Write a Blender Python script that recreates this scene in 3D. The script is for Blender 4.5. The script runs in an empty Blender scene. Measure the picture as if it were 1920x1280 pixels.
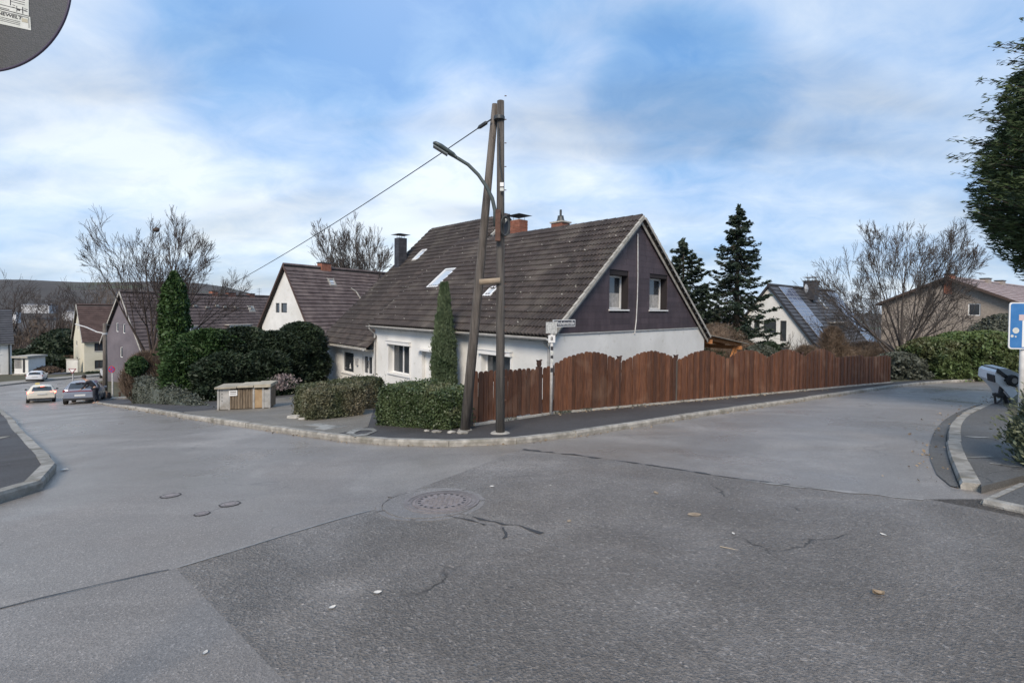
import bpy, bmesh, math, random
import numpy as np
from mathutils import Vector, Matrix
random.seed(7); RNG = np.random.default_rng(11)
sc = bpy.context.scene; COL = sc.collection
V = Vector; R = math.radians; PI = math.pi

# ------------------------------------------------------------------ camera
F = 900.0; CY = 592.7; PITCH = R(1.0); ROLL = R(0.6); EYE = 1.5
cam_d = bpy.data.cameras.new('camera'); cam = bpy.data.objects.new('camera', cam_d); COL.objects.link(cam)
cam_d.sensor_width = 36.0; cam_d.lens = F / 1920 * 36; cam_d.shift_y = -(640 - CY) / 1920
cam_d.clip_start = 0.05; cam_d.clip_end = 12000
CM = Matrix.Rotation(PI/2 - PITCH, 4, 'X') @ Matrix.Rotation(ROLL, 4, 'Z')
CM = Matrix.Translation((0, 0, EYE)) @ CM
cam.matrix_world = CM; sc.camera = cam
C3 = CM.to_3x3(); EYEP = V((0, 0, EYE))

def ray(px, py):                       # direction in the place for a point measured on the photograph
    return (C3 @ V(((px - 960) / F, -(py - CY) / F, -1))).normalized()
def P(px, py, Y):                      # the point at forward distance Y
    d = ray(px, py); return EYEP + d * (Y / d.y)

def sm(t): t = min(1, max(0, t)); return t * t * (3 - 2 * t)
def gz(x, y):                          # height of the hillside
    s = (y - x) / 1.414
    e = 1.35 * math.exp(-((s - 48) / 22) ** 2) * sm(-x / 20)
    yy = y if y < 95 else 95 + (y - 95) * 0.3
    xx = max(-90, min(60, x))
    return -(-.0263 * xx + .0989 * yy + e)
def G(px, py, lift=0.0):
    d = ray(px, py); t = 0.5
    while t < 200:
        p = EYEP + d * t
        if p.z < gz(p.x, p.y) + lift: break
        t *= 1.02
    a, b = t / 1.02, t
    for _ in range(30):
        m = (a + b) / 2; p = EYEP + d * m
        if p.z < gz(p.x, p.y) + lift: b = m
        else: a = m
    return EYEP + d * b

# ------------------------------------------------------------------ world, sun, exposure
SUN_EL, SUN_ROT = R(40), R(-167)
w = bpy.data.worlds.new('World'); sc.world = w; w.use_nodes = True
nt = w.node_tree; nt.nodes.clear()
def N(t, nt=nt, **k):
    n = nt.nodes.new(t)
    for a, b in k.items(): setattr(n, a, b)
    return n
out = N('ShaderNodeOutputWorld'); bg = N('ShaderNodeBackground')
sky = N('ShaderNodeTexSky', sky_type='NISHITA', sun_disc=False, sun_elevation=SUN_EL, sun_rotation=PI - SUN_ROT, altitude=200, air_density=1.0, dust_density=0.6, ozone_density=2.0)
tc = N('ShaderNodeTexCoord')
sep = N('ShaderNodeSeparateXYZ'); nt.links.new(tc.outputs['Generated'], sep.inputs[0])
def M(op, a, b=None, c=None, clamp=False):
    n = N('ShaderNodeMath', operation=op, use_clamp=clamp)
    for i, v in enumerate((a, b, c)):
        if v is None: continue
        if isinstance(v, (int, float)): n.inputs[i].default_value = v
        else: nt.links.new(v, n.inputs[i])
    return n.outputs[0]
zz = M('ADD', M('MAXIMUM', sep.outputs[2], 0.0), 0.36)
cx = M('DIVIDE', sep.outputs[0], zz); cyy = M('DIVIDE', sep.outputs[1], zz)
comb = N('ShaderNodeCombineXYZ'); nt.links.new(cx, comb.inputs[0]); nt.links.new(cyy, comb.inputs[1])
def noise(scale, detail, rough, dist=0.0, off=(0, 0, 0), st=(1, 1, 1), rot=0.0):
    mp = N('ShaderNodeMapping'); mp.inputs['Location'].default_value = off; mp.inputs['Scale'].default_value = st
    mp.inputs['Rotation'].default_value = (0, 0, rot)
    nt.links.new(comb.outputs[0], mp.inputs[0])
    n = N('ShaderNodeTexNoise'); n.inputs['Scale'].default_value = scale; n.inputs['Detail'].default_value = detail
    n.inputs['Roughness'].default_value = rough; n.inputs['Distortion'].default_value = dist
    nt.links.new(mp.outputs[0], n.inputs['Vector']); return n.outputs['Fac']
n1 = noise(0.85, 4, 0.5, 0.35, (3.1, 1.7, 0), (1, 1.2, 1), 0.35)
n2 = noise(2.4, 5, 0.5, 0.4, (8.3, 2.2, 0), (0.95, 1.35, 1), 0.4)
n4 = noise(5.5, 7, 0.62, 0.5, (2.2, 5.1, 0), (1, 1.2, 1), 0.4)
cov = M('ADD', M('ADD', M('MULTIPLY', n1, 0.62), M('MULTIPLY', n2, 0.46)), M('MULTIPLY', M('SUBTRACT', n4, 0.5), 0.40))
HOLES = [(560, 130, .13, .26), (450, 20, .11, .16), (1290, 185, .10, .20), (1060, 20, .12, .10), (830, 30, .12, .12), (1640, 90, .20, .04), (760, 240, .06, .05), (20, 330, .10, .04), (1880, 330, .2, .02)]
CLDS = [(330, 210, .16, .14), (720, 290, .14, .12), (1000, 330, .2, .12), (130, 200, .2, .10), (1500, 330, .25, .13), (1000, 130, .07, .10)]
acc = cov
for lst, sgn in ((HOLES, -1), (CLDS, 1)):
    for px, py, rad, amp in lst:
        d = ray(px, py)
        vm = N('ShaderNodeVectorMath', operation='DOT_PRODUCT'); nt.links.new(tc.outputs['Generated'], vm.inputs[0]); vm.inputs[1].default_value = d
        c0 = math.cos(rad * 2.2)
        mr = N('ShaderNodeMapRange', interpolation_type='SMOOTHERSTEP'); nt.links.new(vm.outputs['Value'], mr.inputs[0])
        mr.inputs[1].default_value = c0; mr.inputs[2].default_value = 1.0; mr.inputs[3].default_value = 0; mr.inputs[4].default_value = sgn * amp
        acc = M('ADD', acc, mr.outputs[0])
low = N('ShaderNodeMapRange'); nt.links.new(sep.outputs[2], low.inputs[0])
low.inputs[1].default_value = 0.0; low.inputs[2].default_value = 0.42; low.inputs[3].default_value = 0.07; low.inputs[4].default_value = 0.0
acc = M('ADD', acc, low.outputs[0])
ramp = N('ShaderNodeValToRGB'); nt.links.new(acc, ramp.inputs[0])
els = ramp.color_ramp.elements
els[0].position = 0.30; els[0].color = (0.15, 0.37, 0.74, 1)
els[1].position = 0.86; els[1].color = (0.86, 0.93, 1.0, 1)
for p_, c_ in ((0.43, (0.25, 0.47, 0.80, 1)), (0.55, (0.40, 0.58, 0.86, 1)), (0.68, (0.57, 0.71, 0.91, 1))):
    e = els.new(p_); e.color = c_
# grey bellies low in the cloud
n3 = noise(1.1, 3, 0.5, 0.2, (1.2, 7.7, 0), (0.7, 2.2, 1), 0.2)
bel = N('ShaderNodeMapRange', interpolation_type='SMOOTHSTEP'); nt.links.new(n3, bel.inputs[0]); bel.inputs[1].default_value = .42; bel.inputs[2].default_value = .72; bel.inputs[3].default_value = 1.0; bel.inputs[4].default_value = .70
cl = N('ShaderNodeVectorMath', operation='SCALE'); nt.links.new(ramp.outputs[0], cl.inputs[0]); nt.links.new(bel.outputs[0], cl.inputs['Scale'])
SKYK = 0.07
sc_ = N('ShaderNodeVectorMath', operation='SCALE'); nt.links.new(cl.outputs[0], sc_.inputs[0]); sc_.inputs['Scale'].default_value = 0.60 / SKYK
mix = N('ShaderNodeMix', data_type='RGBA'); mix.inputs[0].default_value = 0.82
nt.links.new(sky.outputs[0], mix.inputs[6]); nt.links.new(sc_.outputs[0], mix.inputs[7])
nt.links.new(mix.outputs[2], bg.inputs[0]); bg.inputs[1].default_value = SKYK
nt.links.new(bg.outputs[0], out.inputs[0])
sun_d = bpy.data.lights.new('sun', 'SUN'); sun_d.energy = 2.0; sun_d.angle = R(22); sun_d.color = (1, 0.87, 0.72)
sun = bpy.data.objects.new('sun', sun_d); COL.objects.link(sun)
# sun behind the camera's left shoulder
sdir = V((math.sin(SUN_ROT) * math.cos(SUN_EL), math.cos(SUN_ROT) * math.cos(SUN_EL), math.sin(SUN_EL)))
sun.rotation_euler = sdir.to_track_quat('Z', 'Y').to_euler(); sun.location = (0, 0, 40)
sc.view_settings.view_transform = 'Standard'; sc.view_settings.look = 'None'; sc.view_settings.gamma = 1
sc.view_settings.exposure = 0.90; sc.view_settings.use_curve_mapping = False

# ------------------------------------------------------------------ materials
MATS = {}
def mat(name, c1, c2=None, scale=4.0, rough=0.8, bump=0.0, bscale=40.0, rnd=0.0, spec=0.5, metal=0.0, emit=None, alpha=1.0, detail=5, st=(1, 1, 1), spots=None, lo=0.35, hi=0.65, stain=None, wet=0.0, trans=0.0):
    if name in MATS: return MATS[name]
    m = bpy.data.materials.new(name); MATS[name] = m; m.use_nodes = True
    t = m.node_tree; t.nodes.clear(); L = t.links.new
    o = N('ShaderNodeOutputMaterial', t); b = N('ShaderNodeBsdfPrincipled', t)
    b.inputs['Roughness'].default_value = rough; b.inputs['Specular IOR Level'].default_value = spec; b.inputs['Metallic'].default_value = metal
    geo = N('ShaderNodeNewGeometry', t); mp = N('ShaderNodeMapping', t); mp.inputs['Scale'].default_value = st
    L(geo.outputs['Position'], mp.inputs[0])
    nz = N('ShaderNodeTexNoise', t); nz.inputs['Scale'].default_value = scale; nz.inputs['Detail'].default_value = detail; nz.inputs['Roughness'].default_value = 0.6
    L(mp.outputs[0], nz.inputs['Vector'])
    r = N('ShaderNodeValToRGB', t); r.color_ramp.elements[0].position = lo; r.color_ramp.elements[1].position = hi
    r.color_ramp.elements[0].color = (*c1, 1); r.color_ramp.elements[1].color = (*(c2 or c1), 1)
    L(nz.outputs['Fac'], r.inputs[0]); col = r.outputs[0]
    def mx(fac, a, bb, bt='MIX'):
        n = N('ShaderNodeMix', t, data_type='RGBA', blend_type=bt)
        if isinstance(fac, float): n.inputs[0].default_value = fac
        else: L(fac, n.inputs[0])
        L(a, n.inputs[6])
        if isinstance(bb, tuple): n.inputs[7].default_value = (*bb, 1)
        else: L(bb, n.inputs[7])
        return n.outputs[2]
    if stain:                            # (scale, colour, lo, hi): large blotches of dirt or wear
        for s_, c_, l_, h_ in stain:
            n = N('ShaderNodeTexNoise', t); n.inputs['Scale'].default_value = s_; n.inputs['Detail'].default_value = 6; n.inputs['Distortion'].default_value = .4
            L(geo.outputs['Position'], n.inputs['Vector'])
            q = N('ShaderNodeMapRange', t); L(n.outputs['Fac'], q.inputs[0]); q.inputs[1].default_value = l_; q.inputs[2].default_value = h_
            col = mx(q.outputs[0], col, c_)
    if spots:                            # (scale, radius, colour)
        vo = N('ShaderNodeTexVoronoi', t); vo.inputs['Scale'].default_value = spots[0]; L(geo.outputs['Position'], vo.inputs['Vector'])
        q = N('ShaderNodeMapRange', t); L(vo.outputs['Distance'], q.inputs[0]); q.inputs[1].default_value = spots[1]; q.inputs[2].default_value = spots[1] * .7
        q.inputs[3].default_value = 0; q.inputs[4].default_value = 1
        n = N('ShaderNodeTexNoise', t); n.inputs['Scale'].default_value = spots[0] * .35; L(geo.outputs['Position'], n.inputs['Vector'])
        q2 = N('ShaderNodeMapRange', t); L(n.outputs['Fac'], q2.inputs[0]); q2.inputs[1].default_value = .52; q2.inputs[2].default_value = .57
        mu = N('ShaderNodeMath', t, operation='MULTIPLY'); L(q.outputs[0], mu.inputs[0]); L(q2.outputs[0], mu.inputs[1])
        col = mx(mu.outputs[0], col, spots[2])
    if rnd:
        oi = N('ShaderNodeObjectInfo', t); q = N('ShaderNodeMapRange', t); L(oi.outputs['Random'], q.inputs[0])
        q.inputs[3].default_value = 1 - rnd; q.inputs[4].default_value = 1 + rnd
        s = N('ShaderNodeVectorMath', t, operation='SCALE'); L(col, s.inputs[0]); L(q.outputs[0], s.inputs['Scale']); col = s.outputs[0]
    L(col, b.inputs['Base Color'])
    if bump:
        n = N('ShaderNodeTexNoise', t); n.inputs['Scale'].default_value = bscale; n.inputs['Detail'].default_value = 4
        L(mp.outputs[0], n.inputs['Vector'])
        bp = N('ShaderNodeBump', t); bp.inputs['Strength'].default_value = min(1, bump); bp.inputs['Distance'].default_value = 0.02
        L(n.outputs['Fac'], bp.inputs['Height']); L(bp.outputs[0], b.inputs['Normal'])
    if emit: b.inputs['Emission Color'].default_value = (*emit[0], 1); b.inputs['Emission Strength'].default_value = emit[1]
    if trans: b.inputs['Transmission Weight'].default_value = trans
    sh = b.outputs[0]
    if alpha < 1: b.inputs['Alpha'].default_value = alpha
    L(sh, o.inputs[0]); return m

def asphalt(name, base, light, agg, bumpd, big, cracks=0.0, rough=0.62, wear=(0.5, 0.62)):
    m = bpy.data.materials.new(name); MATS[name] = m; m.use_nodes = True
    t = m.node_tree; t.nodes.clear(); L = t.links.new
    o = N('ShaderNodeOutputMaterial', t); b = N('ShaderNodeBsdfPrincipled', t); L(b.outputs[0], o.inputs[0])
    geo = N('ShaderNodeNewGeometry', t); pos = geo.outputs['Position']
    def nz(s, d=4, rg=.6, dist=0, st=None):
        n = N('ShaderNodeTexNoise', t); n.inputs['Scale'].default_value = s; n.inputs['Detail'].default_value = d; n.inputs['Roughness'].default_value = rg; n.inputs['Distortion'].default_value = dist
        if st:
            mp = N('ShaderNodeMapping', t); mp.inputs['Scale'].default_value = st; mp.inputs['Rotation'].default_value = (0, 0, .75); L(pos, mp.inputs[0]); L(mp.outputs[0], n.inputs[0])
        else: L(pos, n.inputs[0])
        return n.outputs['Fac']
    def mr(v, a, bb, c, d):
        q = N('ShaderNodeMapRange', t); L(v, q.inputs[0]); q.inputs[1].default_value = a; q.inputs[2].default_value = bb; q.inputs[3].default_value = c; q.inputs[4].default_value = d; return q.outputs[0]
    def mx(f, a, c, bt='MIX'):
        n = N('ShaderNodeMix', t, data_type='RGBA', blend_type=bt)
        if isinstance(f, float): n.inputs[0].default_value = f
        else: L(f, n.inputs[0])
        for i, v in ((6, a), (7, c)):
            if isinstance(v, tuple): n.inputs[i].default_value = (*v, 1)
            else: L(v, n.inputs[i])
        return n.outputs[2]
    def mul(a, c):
        n = N('ShaderNodeMath', t, operation='MULTIPLY')
        for i, v in ((0, a), (1, c)):
            if isinstance(v, float): n.inputs[i].default_value = v
            else: L(v, n.inputs[i])
        return n.outputs[0]
    c = mx(mr(nz(0.33, 5, .6, .6), *wear, 0, 1), base, light)
    c = mx(mr(nz(1.7, 5, .65, .3), .40, .72, 0, .45), c, tuple(x * .72 for x in base))
    c = mx(mr(nz(0.5, 3, .5, .2, (.35, 2.2, 1)), .55, .75, 0, .5), c, tuple(x * 1.25 for x in light))  # pale lengthwise streaks: the road's sheen painted into the colour
    vo = N('ShaderNodeTexVoronoi', t); vo.inputs['Scale'].default_value = agg; L(pos, vo.inputs['Vector'])
    sepc = N('ShaderNodeSeparateColor', t); L(vo.outputs['Color'], sepc.inputs[0])
    c = mx(mr(sepc.outputs[0], 0, 1, 0, .75), c, tuple(x * .55 for x in base))
    c = mx(mr(sepc.outputs[1], .90, 1, 0, .32), c, tuple(min(1, x * 2.0) for x in light))
    v2 = N('ShaderNodeTexVoronoi', t); v2.inputs['Scale'].default_value = 9.0; L(pos, v2.inputs['Vector'])
    sp = N('ShaderNodeSeparateColor', t); L(v2.outputs['Color'], sp.inputs[0])
    c = mx(mul(mr(v2.outputs['Distance'], .085, .05, 0, 1), mr(sp.outputs[0], .80, .82, 0, .7)), c, (.42, .40, .36))
    hgt = mul(vo.outputs['Distance'], 1.0)
    if cracks:
        wn = N('ShaderNodeTexNoise', t); wn.inputs['Scale'].default_value = 3.0; wn.inputs['Detail'].default_value = 6; L(pos, wn.inputs['Vector'])
        wv = N('ShaderNodeVectorMath', t, operation='MULTIPLY_ADD'); L(wn.outputs['Color'], wv.inputs[0]); wv.inputs[1].default_value = (.5, .5, 0); L(pos, wv.inputs[2])
        v3 = N('ShaderNodeTexVoronoi', t, feature='DISTANCE_TO_EDGE'); v3.inputs['Scale'].default_value = .75; L(wv.outputs[0], v3.inputs['Vector'])
        ck = mul(mr(v3.outputs['Distance'], .012, .002, 0, 1), mr(nz(.6, 3), .53, .60, 0, cracks))
        c = mx(ck, c, tuple(x * .28 for x in base))
        ck2 = mr(ck, 0, 1, 1, 0); hgt = mul(hgt, ck2)
    L(c, b.inputs['Base Color'])
    L(mr(nz(.45, 4, .6, .5), .35, .65, rough + .14, rough - .18), b.inputs['Roughness'])
    ad = N('ShaderNodeMath', t, operation='ADD'); L(hgt, ad.inputs[0]); L(mul(nz(agg * .32, 6, .75, 1.2), big), ad.inputs[1])
    hm = mul(ad.outputs[0], mr(nz(.7, 4, .6, .4), .34, .62, .30, 1.0))
    bp = N('ShaderNodeBump', t); bp.inputs['Strength'].default_value = 1.0; bp.inputs['Distance'].default_value = bumpd; L(hm, bp.inputs['Height']); L(bp.outputs[0], b.inputs['Normal'])
    return m

A_ROAD = asphalt('road_asphalt', (.266, .238, .212), (.380, .346, .312), 120, .0022, .6, 0.4, .40)
A_OLD = asphalt('old_coarse_asphalt', (.270, .244, .220), (.385, .350, .318), 70, .019, 2.4, 1.0, .50)
A_PATCH = asphalt('patched_asphalt', (.240, .216, .194), (.335, .305, .277), 115, .004, .5, 0.2, .46)
A_WALK = asphalt('sidewalk_asphalt', (.070, .064, .061), (.098, .090, .086), 90, .004, .6, 0.5, .75)
A_WALKR = asphalt('worn_sidewalk_asphalt', (.125, .122, .115), (.165, .16, .152), 90, .005, .6, 0.8, .78)
A_DRIVE = asphalt('driveway_asphalt', (.20, .18, .15), (.29, .265, .225), 110, .003, .5, 0.3, .7)
CONC = mat('kerb_concrete', (.22, .205, .18), (.40, .38, .34), 7, .85, .5, 60, rnd=.14, stain=[(2.5, (.17, .16, .13), .52, .72)])
SEAM = mat('seam_tar', (.035, .034, .034), (.06, .058, .056), 6, .6, .3, 30)
SEAMP = mat('pale_joint', (.24, .235, .22), (.30, .29, .28), 6, .8, .3, 30)
SOIL = mat('garden_soil', (.06, .055, .03), (.10, .09, .05), 1.2, .95, .8, 20)
STUC = mat('white_render', (.68, .68, .66), (.78, .78, .76), .9, .85, .35, 120, stain=[(.5, (.60, .60, .57), .5, .8), (3.5, (.56, .55, .50), .60, .80)])
STUC2 = mat('cream_render', (.62, .585, .46), (.70, .665, .54), .6, .85, .2, 80)
STUC3 = mat('mauve_render', (.12, .108, .125), (.17, .152, .172), .6, .9, .3, 60)
CLAD = mat('brown_cladding', (.052, .038, .045), (.078, .058, .066), 3, .6, .3, 60, rnd=.16, st=(1, 1, .3))
CLADB = mat('cladding_joint', (.02, .016, .018), None, 3, .9)
TILE = mat('dark_pantile', (.028, .021, .019), (.058, .045, .040), 3.5, .75, .5, 70, rnd=.25, spots=(5, .15, (.34, .33, .29)), stain=[(.8, (.11, .095, .08), .50, .78)])
TILEB = mat('roof_underlay', (.03, .025, .022), None, 3, .9)
RTILE = mat('red_brown_tile', (.082, .058, .054), (.135, .104, .098), 2.2, .75, .4, 40, rnd=.15, stain=[(.7, (.20, .155, .14), .5, .75)])
BTILE = mat('brown_plain_tile', (.060, .036, .030), (.10, .064, .055), 1.2, .8, .4, 30)
GTILE = mat('slate_tile', (.045, .045, .05), (.075, .075, .082), 2, .6, .3, 30)
PTILE = mat('pale_pink_tile', (.30, .235, .225), (.38, .31, .30), 1, .8, .2, 30)
VERGE = mat('verge_concrete', (.30, .285, .25), (.46, .44, .40), 6, .85, .4, 50, rnd=.12)
WHITE = mat('white_paint', (.72, .72, .71), (.78, .78, .77), 3, .4)
GUTT = mat('gutter_zinc', (.42, .41, .39), (.55, .54, .52), 5, .45, metal=.3)
GLASS = mat('window_glass', (.035, .042, .05), (.06, .068, .075), .8, .08, spec=1.0)
GLASSL = mat('roof_window_glass', (.42, .46, .50), (.50, .54, .58), .8, .12, spec=1.0)  # sky reflection put into the pane as a pale base colour
CURT = mat('curtain', (.30, .30, .29), (.46, .45, .44), 8, .9)
FENCE = mat('brown_stained_wood', (.080, .032, .017), (.165, .070, .035), 5, .6, .5, 30, rnd=.38, st=(6, 6, .6), stain=[(1.3, (.22, .13, .085), .55, .78)])
FENCED = mat('dark_fence_post', (.05, .022, .015), (.09, .045, .03), 5, .7, .5, 30, rnd=.1, st=(6, 6, .6))
POLE = mat('weathered_pole_wood', (.062, .053, .046), (.15, .132, .116), 4, .85, .8, 22, st=(6, 6, .45), rnd=.1)
POLED = mat('tarred_pole_wood', (.045, .040, .036), (.12, .108, .096), 4, .85, .8, 22, st=(7, 7, .35), rnd=.1)
RUST = mat('rusty_steel', (.07, .035, .025), (.13, .065, .045), 8, .8, .5, 40)
STEEL = mat('dark_steel', (.055, .06, .062), (.085, .09, .092), 8, .5, metal=.4)
LAMPG = mat('lamp_housing', (.055, .07, .068), (.09, .11, .105), 5, .45)
GALV = mat('galvanised_steel', (.42, .42, .42), (.56, .56, .56), 9, .5, metal=.35)
SIGNB = mat('sign_back', (.050, .054, .056), (.066, .068, .074), 60, .55, .15, 200)
SIGNBE = mat('sign_rim', (.07, .055, .09), None, 5, .4)
STICK = mat('sticker_paper', (.50, .52, .48), (.62, .63, .60), 30, .6)
STICKB = mat('sticker_ink', (.03, .03, .035), None, 5, .6)
BRICK = mat('red_brick', (.21, .075, .045), (.30, .13, .085), 4, .9, .4, 60, rnd=.2)
MORT = mat('mortar', (.30, .27, .24), None, 5, .95)
BROWNB = mat('brown_brick_wall', (.25, .215, .185), (.33, .29, .25), 9, .9, .4, 40)
SLATE = mat('chimney_slate', (.030, .030, .036), (.055, .055, .062), 4, .6, .3, 40, rnd=.2)
BARK = mat('bark', (.055, .043, .036), (.11, .09, .075), 5, .9, .6, 25)
TWIG = mat('twig', (.040, .028, .024), (.07, .052, .043), 5, .9)
TWIGG = mat('grey_twig', (.06, .05, .045), (.105, .09, .08), 5, .9)
BRUSH = mat('brown_brush', (.10, .07, .05), (.17, .125, .09), 2, .95)
FAR = mat('far_thicket', (.085, .065, .052), (.13, .10, .08), .15, .95)
def leafmat(name, a, b, s=1.6, rough=.6, st=None):
    return mat(name, a, b, s, rough, spec=.35, stain=st)
L_DARK = leafmat('dark_yew_leaf', (.015, .026, .014), (.034, .054, .027), .9)
L_IVY = leafmat('ivy_leaf', (.028, .058, .018), (.065, .115, .036), 2.2, .45)
L_THUJA = leafmat('thuja_leaf', (.022, .05, .015), (.05, .095, .028), 1.4)
L_JUN = leafmat('juniper_leaf', (.055, .085, .042), (.13, .17, .095), 2.0)
L_HEDGE = leafmat('privet_leaf', (.040, .062, .026), (.085, .115, .052), 3.0, .42, [(1.0, (.16, .15, .09), .56, .75)])
L_HEDGE2 = leafmat('worn_hedge_leaf', (.045, .060, .028), (.10, .11, .060), 3.0, .5, [(.9, (.19, .165, .11), .48, .68)])
L_SPR = leafmat('spruce_leaf', (.018, .031, .021), (.042, .065, .040), 1.2)
L_PINE = leafmat('pine_leaf', (.024, .038, .026), (.05, .072, .048), 1.0)
L_YEW = leafmat('near_yew_leaf', (.030, .052, .022), (.078, .115, .045), 1.5)
L_SHR = leafmat('laurel_leaf', (.050, .085, .030), (.13, .18, .065), .8, .5, [(.6, (.09, .095, .045), .45, .65)])
L_GREY = leafmat('cotoneaster_leaf', (.045, .055, .040), (.12, .13, .105), 3.0)
L_YEL = leafmat('yellow_shrub_leaf', (.14, .13, .03), (.24, .22, .06), 3.0)
L_RH = leafmat('hebe_leaf', (.09, .11, .06), (.20, .22, .14), 6.0)

# ------------------------------------------------------------------ mesh helpers
class MB:
    def __init__(s): s.v = []; s.f = []; s.m = []
    def add(s, vs, fs, mi=0):
        b = len(s.v); s.v += [tuple(v) for v in vs]; s.f += [tuple(b + i for i in f) for f in fs]; s.m += [mi] * len(fs)
    def poly(s, pts, mi=0): s.add(pts, [tuple(range(len(pts)))], mi)
    def box(s, x0, x1, y0, y1, z0, z1, T=None, mi=0):
        p = [(x, y, z) for z in (z0, z1) for x, y in ((x0, y0), (x1, y0), (x1, y1), (x0, y1))]
        if T: p = [T(*q) for q in p]
        s.add(p, [(0, 3, 2, 1), (4, 5, 6, 7), (0, 1, 5, 4), (1, 2, 6, 5), (2, 3, 7, 6), (3, 0, 4, 7)], mi)
    def prism(s, pts, d, T=None, mi=0):      # pts 2d (a,b) extruded along c from 0..d (d=(c0,c1))
        c0, c1 = d; n = len(pts)
        p = [(a, b, c0) for a, b in pts] + [(a, b, c1) for a, b in pts]
        if T: p = [T(*q) for q in p]
        s.add(p, [tuple(range(n))[::-1], tuple(range(n, 2 * n))] + [(i, (i + 1) % n, n + (i + 1) % n, n + i) for i in range(n)], mi)
    def tube(s, pts, rad, n=8, cap=True, mi=0):
        pts = [V(p) for p in pts]; k = len(pts)
        if isinstance(rad, (int, float)): rad = [rad] * k
        d0 = (pts[1] - pts[0]).normalized(); up = V((0, 0, 1)) if abs(d0.z) < .9 else V((1, 0, 0))
        a = d0.cross(up).normalized(); vs = []
        for i in range(k):
            d = (pts[min(i + 1, k - 1)] - pts[max(i - 1, 0)]).normalized()
            a = (a - d * a.dot(d)).normalized(); b = d.cross(a)
            for j in range(n):
                t = 2 * PI * j / n; vs.append(pts[i] + (a * math.cos(t) + b * math.sin(t)) * rad[i])
        fs = [(i * n + j, i * n + (j + 1) % n, (i + 1) * n + (j + 1) % n, (i + 1) * n + j) for i in range(k - 1) for j in range(n)]
        if cap: fs += [tuple(range(n))[::-1], tuple((k - 1) * n + j for j in range(n))]
        s.add(vs, fs, mi)
    def lathe(s, c, prof, n=16, ax='z', mi=0):   # prof: (r, h)
        vs = []; c = V(c)
        for r_, h in prof:
            for j in range(n):
                t = 2 * PI * j / n; q = (r_ * math.cos(t), r_ * math.sin(t), h)
                if ax == 'x': q = (h, q[0], q[1])
                if ax == 'y': q = (q[0], h, q[1])
                vs.append(c + V(q))
        k = len(prof)
        fs = [(i * n + j, i * n + (j + 1) % n, (i + 1) * n + (j + 1) % n, (i + 1) * n + j) for i in range(k - 1) for j in range(n)]
        fs += [tuple(range(n))[::-1], tuple((k - 1) * n + j for j in range(n))]
        s.add(vs, fs, mi)
    def build(s, name, m, parent=None, smooth=False):
        me = bpy.data.meshes.new(name); me.from_pydata(s.v, [], s.f)
        ms = m if isinstance(m, (list, tuple)) else [m]
        for q in ms: me.materials.append(q)
        if len(ms) > 1: me.polygons.foreach_set('material_index', s.m)
        if smooth: me.polygons.foreach_set('use_smooth', [True] * len(me.polygons))
        me.validate(); me.update()
        return link(name, me, parent)
def link(name, me, parent=None):
    o = bpy.data.objects.new(name, me); COL.objects.link(o)
    if parent: o.parent = parent
    return o
def fastmesh(name, verts, quads, m, parent=None, smooth=False):
    me = bpy.data.meshes.new(name); k = quads.shape[1]
    me.vertices.add(len(verts)); me.vertices.foreach_set('co', np.asarray(verts, np.float32).ravel())
    me.loops.add(quads.size); me.loops.foreach_set('vertex_index', quads.astype(np.int32).ravel())
    me.polygons.add(len(quads)); me.polygons.foreach_set('loop_start', np.arange(0, quads.size, k, dtype=np.int32))
    me.polygons.foreach_set('loop_total', np.full(len(quads), k, np.int32))
    if smooth: me.polygons.foreach_set('use_smooth', np.ones(len(quads), bool))
    me.materials.append(m); me.update(calc_edges=True); me.validate()
    return link(name, me, parent)
def tag(o, label=None, cat=None, group=None, kind=None):
    if label: o['label'] = label
    if cat: o['category'] = cat
    if group: o['group'] = group
    if kind: o['kind'] = kind
    return o
def thing(name, loc, label, cat, group=None, rz=0.0):
    o = bpy.data.objects.new(name, None); COL.objects.link(o); o.location = loc; o.rotation_euler = (0, 0, rz); o.empty_display_size = .3
    return tag(o, label, cat, group)
def struct(o): o['kind'] = 'structure'; return o

# local frame with x along xdir; z kept relative to the thing's base
class Frame:
    def __init__(s, name, O, xdir, label, cat, group=None):
        s.a = math.atan2(xdir[1], xdir[0]); s.O = V(O); s.e = thing(name, O, label, cat, group, s.a)
        s.Mi = (Matrix.Translation(s.O) @ Matrix.Rotation(s.a, 4, 'Z')).inverted()
    def loc(s, p): return s.Mi @ V(p)
    def hit(s, px, py, axis, val):       # where the sight line meets the local plane axis=val
        o = s.loc(EYEP); d = s.Mi.to_3x3() @ ray(px, py); i = 'xyz'.index(axis)
        return o + d * ((val - o[i]) / d[i])
def clip(poly, a, b, c):                # keep a*x+b*y<=c
    o = []
    for i in range(len(poly)):
        p, q = poly[i], poly[(i + 1) % len(poly)]; fp = a * p[0] + b * p[1] - c; fq = a * q[0] + b * q[1] - c
        if fp <= 1e-9: o.append(p)
        if (fp < -1e-9 and fq > 1e-9) or (fp > 1e-9 and fq < -1e-9):
            t = fp / (fp - fq); o.append((p[0] + (q[0] - p[0]) * t, p[1] + (q[1] - p[1]) * t))
    return o
def area(p): return abs(sum(p[i][0] * p[(i + 1) % len(p)][1] - p[(i + 1) % len(p)][0] * p[i][1] for i in range(len(p)))) / 2
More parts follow.
